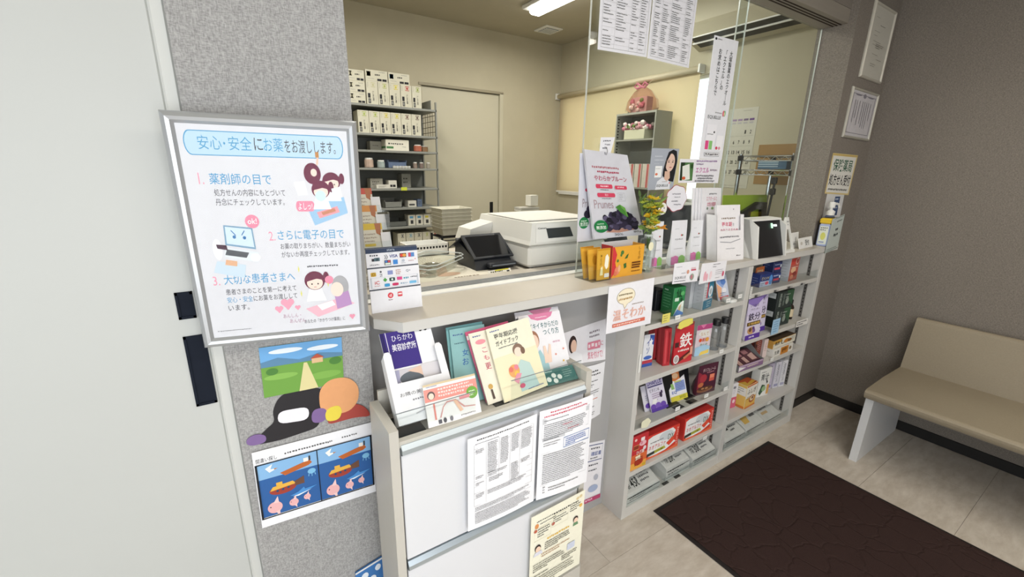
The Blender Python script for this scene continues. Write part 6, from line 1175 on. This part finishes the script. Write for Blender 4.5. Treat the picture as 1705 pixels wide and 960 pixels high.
# papers and a telephone behind the printer
pa = empty('document_tray', 'grey document tray with papers standing behind the printer', 'tray', (1.55, 2.2, 0))
MB().box((-.02, 0, .72), (.21, .30, .75), lam).build('side_table_top', pa)
for x in (0, .18): MB().box((x, .02, 0), (x + .02, .28, .72), lam).build('table_leg', pa)
MB().loft([[(-.02, .0, .75), (.19, .0, .75), (.19, .2, .75), (-.02, .2, .75)], [(.0, .02, 1.17), (.17, .02, 1.17), (.17, .2, 1.17), (.0, .2, 1.17)]], lam).build('pedestal', pa)
MB().loft([[(-.02, -.02, 1.17), (.20, -.02, 1.17), (.20, .22, 1.17), (-.02, .22, 1.17)], [(.0, .05, 1.215), (.19, .05, 1.215), (.19, .20, 1.225), (.0, .20, 1.225)]], mat('grey_tray', '#a9a79c', .5, noise=(20, .08))).build('tray_body', pa)
for k in range(2): MB().box((.05, .16, 1.228 + .014 * k), (.20, .24, 1.240 + .014 * k), [paper('#c9c7bd'), paper('#b4b2aa')][k]).build('paper_stack', pa)
MB().box((.14, .18, 1.262), (.20, .24, 1.33), paper('#d4d2c8')).build('upright_note', pa)
ph = empty('label_maker', 'low cream machine with a raised lid behind the printer', 'office machine', (1.78, 2.12, 0))
MB().box((0, 0, .75), (.28, .22, 1.165), pw, bev=.01).build('body', ph)
MB().loft([[(.01, .0, 1.167), (.27, .0, 1.167), (.27, .2, 1.167), (.01, .2, 1.167)], [(.05, .04, 1.20), (.25, .04, 1.195), (.25, .19, 1.20), (.05, .19, 1.205)]], pw).build('lid', ph)
MB().box((.02, .02, 0), (.26, .2, .75), lam).build('cabinet_base', ph)
# brochures in a tiered rack at the left
br = empty('tiered_rack', 'clear tiered rack of folded leaflets at the left of the inner desk', 'leaflet rack', (.365, 1.50, ZD))
for i in range(3):
    z = .12 + .058 * i; y = .05 * i
    MB().box((0, y, z), (.10, y + .045, z + .002), acry).build('tier', br)
    MB().box((0, y - .0015, z), (.10, y, z + .03), acry).build('tier_lip', br)
for x in (0, .0985): MB().box((x, 0, 0), (x + .0015, .15, .25), acry).build('side', br)
MB().box((0, 0, 0), (.10, .15, .12), mat('rack_base_white', '#c9c8c2', .5, noise=(12, .03))).build('base', br)
for i, (c, lb) in enumerate((('#e0c352', 'yellow-topped leaflet in the lowest tier of the leaflet rack'), ('#dc9a58', 'orange-topped leaflet in the middle tier of the leaflet rack'), ('#cf6258', 'red-topped leaflet in the top tier of the leaflet rack'))):
    z = ZD + .123 + .058 * i; y = 1.512 + .05 * i
    card('leaflet', lb, 'leaflet', (.371, y, z), (.445, y, z), (.371, y + .025, z + .085), None, '#e0dbcc', [('r', 0, 0, 1, .25, c), ('p', [(.65, 0), (.95, 0), (.9, .5), (.7, .4)], '#b87a5a'), ('g', .1, .4, .6, 3, .14, .05, '#a89a8a'), ('r', .1, .8, .5, .1, c)], t=.006)
    card('price_slip', ['white slip in front of the yellow leaflet', 'white slip in front of the orange leaflet', 'white slip in front of the red leaflet'][i], 'paper slip', (.436, y - .008, z), (.470, y - .006, z), (.434, y + .004, z + .055), None, '#e9e9ec', [], t=.001)
pz_ = empty('paper_stack', 'stack of grey sheets in front of the leaflet rack', 'paper stack', (.30, 1.43, ZD))
for k in range(4): MB().box((.004 * (k % 2), .002 * k, .012 * k), (.16 + .003 * k, .06 + .001 * k, .012 * k + .0105), paper(['#c9c5b8', '#b5b2a8', '#cfccc2', '#bdbab0'][k])).build('sheet_bundle', pz_)

# medicine shelf against the back wall
YS = 3.70; k_ = YS / 3.16
sx = lambda x: x * k_
szz = lambda z: 1.5 + (z - 1.5) * k_
ms = empty('medicine_shelf', 'tall grey metal shelf of medicine boxes against the back wall', 'shelf', (0, YS, 0))
gm = mat('grey_steel_shelf', '#8f918c', .45, .2, noise=(8, .03)); gmd = mat('grey_steel_back', '#6f726f', .5, .2, noise=(8, .03))
X0, X1 = .70, sx(1.375)
LV = [szz(z) for z in (1.905, 1.719, 1.609, 1.489, 1.346, 1.206, 1.065, .880, .70)] + [.1]
LV = sorted(set(LV), reverse=True)
for z in LV: MB().box((X0, 0, z - .018), (X1, .34, z), gm, bev=.002).build('shelf_board', ms)
for x in (X0, X1 - .012):
    for y in (0.0, .32): MB().box((x, y, 0), (x + .012, y + .018, LV[0] + .06), gm).build('upright', ms)
MB().box((X0, .338, 0), (X1, .342, LV[0] + .02), gmd).build('back_panel', ms)
MB().box((X1 - .004, .12, LV[0] - .0), (X1, .34, LV[0] + .09), gm).build('side_flag', ms)
mb = MB()
for k in range(6): mb.tube([(X1 - .006, .03 + .055 * k, LV[1]), (X1 - .006, .03 + .055 * k, LV[0] - .02)], .0022, mat('mesh_wire', '#6a5f4c', .4, .5), 5)
for k in range(4): mb.tube([(X1 - .006, .02, LV[1] + .04 + .045 * k), (X1 - .006, .33, LV[1] + .04 + .045 * k)], .0022, mat('mesh_wire', '#6a5f4c', .4, .5), 5)
mb.build('wire_side', ms)
def mbox_ops(sq, wide=False):
    if wide: return [('ro', .05, .15, .18, .42, .08, sq), ('g', .42, .35, .3, 1, .1, .14, '#3a3a38'), ('r', .52, .74, .20, .2, '#26262a'), ('r', .75, .74, .20, .2, '#26262a'), ('g', .6, .12, .3, 1, .1, .06, '#8a8a84'), ('g', .08, .75, .3, 1, .1, .05, '#9a9a94')]
    return [('ro', .42, .05, .38, .20, .03, sq), ('e', .61, .15, .10, .05, sq), ('tv', .50, .42, .16, .42, '漢方湯', '#3a3a38', .01), ('r', .10, .52, .22, .2, '#26262a'), ('r', .12, .75, .22, .2, '#26262a'), ('r', .16, .78, .13, .14, '#8a8a86'), ('g', .08, .06, .08, 4, .06, .02, '#7a7a74'), ('g', .78, .6, .12, 5, .06, .015, '#9a9a94')]
def medbox(lb, x0, x1, z, h, sq, wide=False, col='#cbc8b6', d=.14, dy=.03):
    pack('medicine_box', lb, 'medicine box', (sx(x0), YS + dy, z), (sx(x1), YS + dy, z), h, d, col, mbox_ops(sq, wide), group='medicine boxes', bev=.001)
zt = LV[0] + .0005
hb = (2.057 - 1.910) * k_
cols5 = ['#b9b690', '#a8b060', '#d0c24a', '#b84a48', '#8a9a40']; w5 = ['grey', 'olive', 'yellow', 'red', 'green']
xs5 = [(.880, .957), (.960, 1.034), (1.037, 1.114), (1.118, 1.196), (1.200, 1.270)]
for i, (a, b_) in enumerate(xs5): medbox('upright medicine box with %s square mark on the top of the metal shelf' % w5[i], a, b_, zt, hb, cols5[i])
for i in range(3): medbox(['lowest', 'middle', 'topmost'][i] + ' of three flat medicine boxes stacked at the shelf top left', .768, .872, zt + i * .0805, .080, '#b0ac94', True)
for i, (a, b_, c, w) in enumerate(((.880, 1.030, '#c0b888', 'beige'), (1.036, 1.186, '#5a9ac0', 'blue'))): medbox('flat medicine box with %s square lying on the upright boxes' % w, a, b_, zt + hb + .0005, .082, c, True)
cols6 = ['#a4b45a', '#a4b45a', '#c8bc4a', '#c8c04a', '#6a4a44', '#5a4440']; w6 = ['first', 'second', 'third', 'fourth', 'fifth', 'sixth']
hb2 = (1.867 - 1.722) * k_
for i in range(6):
    a = .810 + i * .0755
    medbox('%s upright medicine box from the left on the second metal shelf' % w6[i], a, a + .073, LV[1] + .0005, hb2, cols6[i])
pack('medicine_box', 'long white medicine box with a green stripe on the third metal shelf', 'medicine box', (sx(.99), YS + .03, LV[2] + .0005), (sx(1.16), YS + .03, LV[2] + .0005), .088, .12, '#d9d6c8', [('g', .1, .3, .75, 1, .1, .14, '#4a4a46'), ('r', .02, .62, .3, .2, '#4a7a4c'), ('g', .7, .6, .2, 1, .1, .08, '#9a9a94')], [('r', 0, .6, 1, .2, '#4a7a4c')], group='medicine boxes')
pack('medicine_box', 'pale medicine box behind the green-striped box', 'medicine box', (sx(.91), YS + .16, LV[2] + .0005), (sx(1.0), YS + .16, LV[2] + .0005), .075, .1, '#b9b6a8', [('g', .2, .4, .5, 1, .1, .1, '#77756c')], group='medicine boxes')
def cup(lb, x, z, c, r=.032, h=.06, dy=.06):
    e = empty('small_jar', lb, 'jar', (sx(x), YS + dy, z))
    MB().lathe([(r * .85, 0), (r, .005), (r, h * .8), (r * .8, h * .9)], mat('jar_' + c, c, .4, noise=(30, .1)), n=14).build('jar_body', e)
    MB().lathe([(r * .86, h * .88), (r * .88, h), (r * .8, h * 1.03)], white_p, n=14).build('jar_lid', e)
cup('reddish jar at the right of the third metal shelf', 1.235, LV[2] + .0005, '#a8604a', .034, .055)
cup('brown jar at the right end of the third metal shelf', 1.30, LV[2] + .0005, '#8a6a4c', .034, .05, .1)
cup('white and red jar at the left of the fourth metal shelf', .87, LV[3] + .0005, '#b8a294', .036, .075)
cup('pale blue jar second on the fourth metal shelf', .955, LV[3] + .0005, '#9aa6a4', .032, .06)
for i, x in enumerate((1.21, 1.26, 1.315)): cup(['left', 'middle', 'right'][i] + ' one of three small jars on the fourth metal shelf', x, LV[3] + .0005, ['#8a7a70', '#7a6a64', '#9a9488'][i], .018, .05)
def bin_(lb, x0, x1, z, h, c, dy=.04):
    e = empty('storage_bin', lb, 'storage bin', (sx(x0), YS + dy, z)); w = sx(x1) - sx(x0); m1 = mat('bin_' + c, c, .4, noise=(20, .05))
    for a, b_ in (((0, 0, 0), (w, .004, h * .7)), ((0, .2, 0), (w, .204, h)), ((0, 0, 0), (.004, .2, h * .9)), ((w - .004, 0, 0), (w, .2, h * .9)), ((0, 0, 0), (w, .2, .004))): MB().box(a, b_, m1).build('bin_wall', e)
bin_('blue-grey storage bin on the fourth metal shelf', 1.0, 1.14, LV[3] + .0005, .07, '#5a6a86')
for i in range(6):
    e = 1.01 + .022 * i
    pack('pill_box', '%s tiny white pill box from the left in the row on the fourth shelf' % w6[i], 'medicine box', (sx(e + .02), YS + .008, LV[3] + .0005), (sx(e + .038), YS + .008, LV[3] + .0005), .018, .02, '#d4d3ca', [('r', .1, .3, .8, .3, '#6a7a9a')], group='tiny pill boxes')
def lowbox(lb, x0, x1, z, h, c, ops=(), dy=.05): pack('medicine_box', lb, 'medicine box', (sx(x0), YS + dy, z), (sx(x1), YS + dy, z), h, .1, c, ops or [('g', .15, .3, .6, 2, .25, .12, '#4a4a46')], group='medicine boxes')
lowbox('grey carton at the left of the fifth metal shelf', .88, .97, LV[4] + .0005, .08, '#a8a69c', dy=.1)
lowbox('white carton with black bars at the middle of the fifth metal shelf', 1.0, 1.06, LV[4] + .0005, .065, '#cfcdc4', [('r', .15, .55, .3, .3, '#26262a'), ('r', .5, .55, .35, .3, '#26262a')])
lowbox('grey carton at the right of the fifth metal shelf', 1.12, 1.19, LV[4] + .0005, .12, '#8f8f88', dy=.12)
lowbox('flat white packet leaning on the fifth metal shelf', .90, 1.0, LV[4] + .0005, .03, '#cfcdc4', dy=.01)
pack('sticky_label', 'bright yellow label on the edge of the fifth metal shelf', 'label', (sx(1.075), YS - .006, LV[4] - .018), (sx(1.12), YS - .006, LV[4] - .018), .028, .004, '#c8d048', bev=.0005)
lowbox('white carton at the right of the sixth metal shelf', 1.14, 1.205, LV[5] + .0005, .055, '#cfcdc4', [('r', .1, .5, .7, .3, '#4a4a4c')])
lowbox('blue carton at the right of the sixth metal shelf', 1.215, 1.25, LV[5] + .0005, .065, '#5a6a86')
bin_('grey storage bin on the sixth metal shelf', .96, 1.09, LV[5] + .0005, .07, '#7f817c')
for i in range(4):
    a = 1.135 + i * .062
    lowbox(['first blue-marked', 'second blue-marked', 'first yellow-marked', 'second yellow-marked'][i] + ' small carton on the seventh metal shelf', a, a + .056, LV[6] + .0005, .095, '#d4d2c6', [('r', .2, .12, .5, .2, ['#5a9ac0', '#5a9ac0', '#d0c24a', '#d0c24a'][i]), ('r', .3, .5, .4, .35, '#3a3a3c')])
bin_('dark storage bin on the seventh metal shelf', .97, 1.12, LV[6] + .0005, .06, '#5f625f')
for i in range(5):
    a = 1.04 + i * .066
    medbox('%s upright medicine box from the left on the lowest visible metal shelf' % w6[i], a, a + .061, LV[7] + .0005, .155, ['#4a4a50', '#5a9ab8', '#4a4a50', '#a8b060', '#b84a48'][i])
# baskets on a small wire rack by the cream door
rk = empty('basket_rack', 'small black wire rack standing before the cream sliding door', 'rack', (1.32, 3.0, 0))
for x in (.0, .24):
    for y in (0, .2): MB().tube([(x, y, 0), (x, y, 1.0)], .009, black_p, 8).build('post', rk)
for z in (.985, .60):
    mb = MB()
    for k in range(9): mb.tube([(-.01, k * .025, z), (.25, k * .025, z)], .003, black_p, 5)
    mb.tube([(-.01, -.005, z - .02), (.25, -.005, z - .02)], .004, black_p, 5); mb.build('wire_shelf', rk)
for k in range(6):
    e = empty('white_basket', ['lowest', 'second', 'third', 'fourth', 'fifth', 'topmost'][k] + ' white plastic basket in the stack on the wire rack', 'basket', (1.315, 2.99, 1.0 + .028 * k), 0, 'stacked white baskets')
    s = .0
    rings = [[(x, y, z) for x, y in ((.02 - i, .02 - i), (.24 + i, .02 - i), (.24 + i, .20 + i), (.02 - i, .20 + i))] for i, z in ((0, 0), (.015, .06), (.022, .062), (.022, .058))]
    MB().loft(rings, mat('basket_white', '#cfccbd', .45, noise=(30, .05)), caps=False).build('basket_wall', e)
    MB().box((.02, .02, 0), (.24, .20, .003), mat('basket_white', '#cfccbd', .45)).build('basket_floor', e)

# grey cabinet by the window with flowers
cbx, cby0, cby1, cbt = 2.97, 2.48, 2.915, 1.972
gc = empty('grey_cabinet', 'tall grey open cabinet in front of the roller blind', 'cabinet', (cbx, cby0, 0))
gcm = mat('grey_cabinet_steel', '#9a9a90', .5, .1, noise=(6, .02)); gci = mat('grey_cabinet_inside', '#7f817c', .55, noise=(6, .02))
Wc = cby1 - cby0; Dc = .20
MB().box((0, 0, 0), (Dc, .012, cbt), gcm).build('side_panel', gc)
MB().box((0, Wc - .012, 0), (Dc, Wc, cbt), gcm).build('side_panel', gc)
MB().box((Dc - .01, .012, 0), (Dc, Wc - .012, cbt), gci).build('back_panel', gc)
MB().box((0, .012, cbt - .016), (Dc - .01, Wc - .012, cbt), gcm).build('top_panel', gc)
for z in (1.758, 1.36, 1.0, .6, .05): MB().box((.004, .012, z - .012), (Dc - .01, Wc - .012, z), gcm).build('shelf_board', gc)
mb = MB()
for k in range(22): mb.box((.012, Wc - .0135, 1.40 + k * .025), (.03, Wc - .0118, 1.411 + k * .025), hole)
mb.build('slot_strip', gc)
fb = empty('flower_box', 'cream box of pink and white artificial flowers in the grey cabinet', 'flower box', (2.985, 2.60, 1.7585))
MB().box((0, 0, 0), (.11, .225, .078), mat('cream_box', '#c4c2a8', .5, noise=(8, .02)), bev=.003).build('box', fb)
rf2 = random.Random(5)
pinks = [mat('pink_petal', '#cf9aa0', .6, noise=(50, .15)), mat('white_petal', '#ddd2ca', .6, noise=(50, .1)), mat('deep_pink_petal', '#bb7080', .6, noise=(50, .15))]
def ball(parent, c, r, m1, nm='blossom'):
    mb = MB(); rg = []
    for j in range(5):
        a = math.pi * (j + .5) / 5
        rg.append([(c[0] + r * math.sin(a) * (1 + .18 * (i % 2)) * math.cos(2 * math.pi * i / 10), c[1] + r * math.sin(a) * (1 + .18 * (i % 2)) * math.sin(2 * math.pi * i / 10), c[2] + r * math.cos(a)) for i in range(10)])
    mb.loft(rg, m1).build(nm, parent)
for i in range(46): ball(fb, (rf2.uniform(-.005, .09), rf2.uniform(-.02, .25), .082 + rf2.uniform(0, .05)), rf2.uniform(.013, .022), rf2.choice(pinks))
for i in range(6): leaf(fb, (.0, .08 + .02 * i, .09), (-.5, rf2.uniform(-1, 1), .6), .045, .012, leaf_m)
gbg = empty('gift_bag', 'pink wrapped flower gift with a ribbon on top of the grey cabinet', 'gift', (3.06, 2.72, cbt))
org_ = clear('pink_organza', '#f5e2df', 2.5)
rings = []
for z, r in ((.001, .11), (.03, .165), (.10, .15), (.17, .09), (.205, .028), (.235, .06), (.25, .09)):
    rings.append([((.5 * r) * math.cos(2 * math.pi * i / 18) * (1 + .06 * (i % 2)), r * math.sin(2 * math.pi * i / 18) * (1 + .06 * (i % 2)), z) for i in range(18)])
MB().loft(rings, org_, caps=False).build('organza_wrap', gbg)
MB().box((-.04, -.085, .001), (.04, .085, .125), mat('gift_box_pink', '#c4a3a0', .5, noise=(25, .08)), bev=.004).build('flower_case', gbg)
for i in range(14): ball(gbg, (-.045 + rf2.uniform(-.01, .01), rf2.uniform(-.07, .07), rf2.uniform(.02, .10)), rf2.uniform(.012, .022), rf2.choice(pinks + [leaf_m]))
for a in (-1, 1):
    MB().tube([(-.02, 0, .205), (-.03, a * .04, .235), (-.03, a * .07, .215), (-.03, a * .04, .195), (-.02, 0, .205)], .009, pinks[2], 6).build('ribbon_loop', gbg)
for i in range(3): pack('file_box', ['left', 'middle', 'right'][i] + ' one of the pink-striped files on the grey cabinet shelf', 'file box', (2.982, 2.752 - .085 * i, 1.3605), (2.982, 2.676 - .085 * i, 1.3605), .195, .12, '#c9c2b6', [('r', .62, 0, .3, 1, '#b8615e'), ('r', .1, .3, .3, .006, '#9a968c'), ('r', .1, .6, .3, .006, '#9a968c')], group='pink-striped files')

# calendar and cork board on the window wall
cx_ = XW - .002
def wallcard(name, label, cat, y0, y1, za, zb, col, ops, t=.002):
    return card(name, label, cat, (cx_, y0, za), (cx_, y1, za), (cx_, y0, zb), None, col, ops, t=t)
ops = [('g', .5, .03, .3, 1, .05, .008, '#8a8a84')]
for c in range(4): ops.append(('r', .15 + .2 * c, .13, .16, .025, ['#9a86a4', '#9a86a4', '#7a6a84', '#6a4a86'][c])); ops.append(('r', .15 + .2 * c, .17, .14, .02, '#b0acb0'))
d_ = 1
for r_ in range(6):
    v = .24 + r_ * .125
    ops.append(('r', .04, v + .10, .92, .002, '#9a988e'))
    for c in range(5):
        n_ = {0: ['', '', '', '1', '2'], 1: ['', '6', '7', '8', '9'], 2: ['12', '13', '14', '15', '16'], 3: ['19', '20', '21', '22', '23'], 4: ['26', '27', '28', '29', '30'], 5: ['', '', '', '', '']}[r_][c]
        if n_: ops.append(('t', .10 + .18 * c, v + .03, .05 * len(n_), .045, n_, '#3a3a38', .01))
wallcard('wall_calendar', 'large white wall calendar beside the wire rack', 'calendar', 2.03, 1.812, 1.385, 1.952, '#c4c1b4', ops)
wallcard('cork_board', 'brown cork board behind the wire rack', 'board', 1.768, 1.50, 1.42, 1.692, '#9a7a4c', [('g', .1, .4, .6, 2, .2, .03, '#8a6a3c')], t=.006)
# chrome wire rack
wr_ = empty('wire_rack', 'chrome wire shelving rack by the window wall', 'rack', (2.80, 1.305, 0))
for x in (0, .40):
    for y in (0, .325): MB().tube([(x, y, 0), (x, y, 1.612)], .0125, chrome, 10).build('post', wr_)
for z in (1.60, 1.515, .9, .4):
    mb = MB()
    for y in (0, .325): mb.tube([(0, y, z), (.40, y, z)], .004, chrome, 6); mb.tube([(0, y, z - .028), (.40, y, z - .028)], .004, chrome, 6)
    for x in (0, .40): mb.tube([(x, 0, z), (x, .325, z)], .004, chrome, 6); mb.tube([(x, 0, z - .028), (x, .325, z - .028)], .004, chrome, 6)
    for k in range(12): mb.tube([(.0, .027 * (k + .3), z), (.40, .027 * (k + .3), z)], .002, chrome, 4)
    zg = [(0, .0 + .325 * k / 12, z - (.026 if k % 2 else .002)) for k in range(13)]; mb.tube(zg, .0025, chrome, 4)
    mb.build('wire_shelf', wr_)
    for x in (0, .40):
        for y in (0, .325): MB().lathe([(.017, -.03), (.018, 0), (.016, .004)], black_p, (x, y, z), 10).build('sleeve', wr_)
tb_ = pack('blue_paper_stack', 'stack of blue and white folders on the wire rack', 'folders', (2.86, 1.545, 1.5225), (2.86, 1.372, 1.5225), .055, .20, '#4a6a86', [('r', .0, .1, .72, .2, '#a9bcc8'), ('r', 0, .4, .72, .15, '#a9bcc8'), ('r', 0, .65, .72, .15, '#a9bcc8')])
mk = empty('microphone_arm', 'black jointed stand hanging below the wire rack', 'stand', (2.79, 1.40, 1.22))
MB().tube([(0, 0, 0), (0, -.006, .12), (0, -.012, .25)], .007, black_p, 8).build('arm', mk)
for z in (.235, .17): MB().box((-.013, -.022, z - .02), (.013, .006, z + .02), black_p, bev=.004).build('clamp', mk)
MB().box((-.03, -.03, -.12), (.03, .03, .002), black_p, bev=.004).build('base_clamp', mk)
# green cut-out stand and monitor backs behind the counter
gs = empty('green_folder_stand', 'lime green folder in a black curved file stand behind the reader', 'file stand', (2.55, 1.50, ZD))
MB().prism([(-.02, .0), (.50, .0), (.44, .262), (-.06, .268)], .022, .026, mat('lime_folder', '#abc63f', .45, noise=(12, .03))).build('lime_folder', gs)
arc = [(.02, .0), (.04, .10), (.16, .17), (.30, .225), (.50, .215), (.54, .0)]
MB().prism([(.0, .0), (.02, .10), (.14, .165), (.30, .22), (.42, .215), (.44, .0), (.40, .0), (.36, .17), (.30, .175), (.24, .16), (.22, .0)], .0, .020, black_p).build('curved_end', gs)
MB().prism([(.22, .0), (.24, .11), (.20, .13), (.16, .09), (.14, .0)], -.001, .019, black_p).build('curved_rib', gs)
mo = empty('monitor', 'dark monitor seen from behind on the inner desk', 'monitor', (2.05, 1.46, ZD))
nv = mat('monitor_back', '#262a33', .5, noise=(15, .05))
MB().box((-.32, 0, .03), (.26, .03, .225), nv, bev=.008).build('casing', mo)
MB().box((-.05, .03, 0), (.05, .06, .15), nv).build('stand_neck', mo)
MB().box((-.12, -.0, 0), (.12, .16, .012), nv, bev=.003).build('stand_base', mo)
m2 = empty('desk_terminal', 'dark low terminal behind the prune pouches on the inner desk', 'terminal', (1.56, 1.49, ZD))
MB().loft([[(-.14, 0, 0), (.13, 0, 0), (.13, .2, 0), (-.14, .2, 0)], [(-.13, .05, .14), (.12, .05, .14), (.12, .12, .14), (-.13, .12, .14)]], nv).build('casing', m2)
MB().box((-.11, .01, .01), (.10, .03, .04), black_p).build('front_slot', m2)
# lamps that light the waiting room; the one above the mat is added fill
for x_, lb_ in ((.7, 'flat white ceiling lamp of the waiting room above the brochure stand'), (2.1, 'added unseen fill lamp on the waiting room ceiling above the mat')):
    wl = empty('ceiling_lamp', lb_, 'lamp', (x_, -.5, 2.6))
    MB().box((-.65, -.16, -.05), (.65, .16, 0), white_p, bev=.01).build('housing', wl)
    MB().box((-.6, -.13, -.062), (.6, .13, -.049), emit('lamp_diffuser_waiting', (1, .97, .92, 1), 3), bev=.004).build('diffuser', wl)
l2 = empty('ceiling_lamp', 'second tube lamp of the pharmacy, hidden behind the column', 'lamp', (.7, 2.4, ZC))
MB().box((-0.10, -0.62, -0.03), (0.10, 0.60, 0.0), white_p, bev=.008).build('housing', l2)
MB().box((-0.055, -0.60, -0.07), (0.055, 0.56, -0.028), emit('lamp_diffuser', (1, .97, .9, 1), 9), bev=.015).build('diffuser', l2)
bpy.context.view_layer.update()
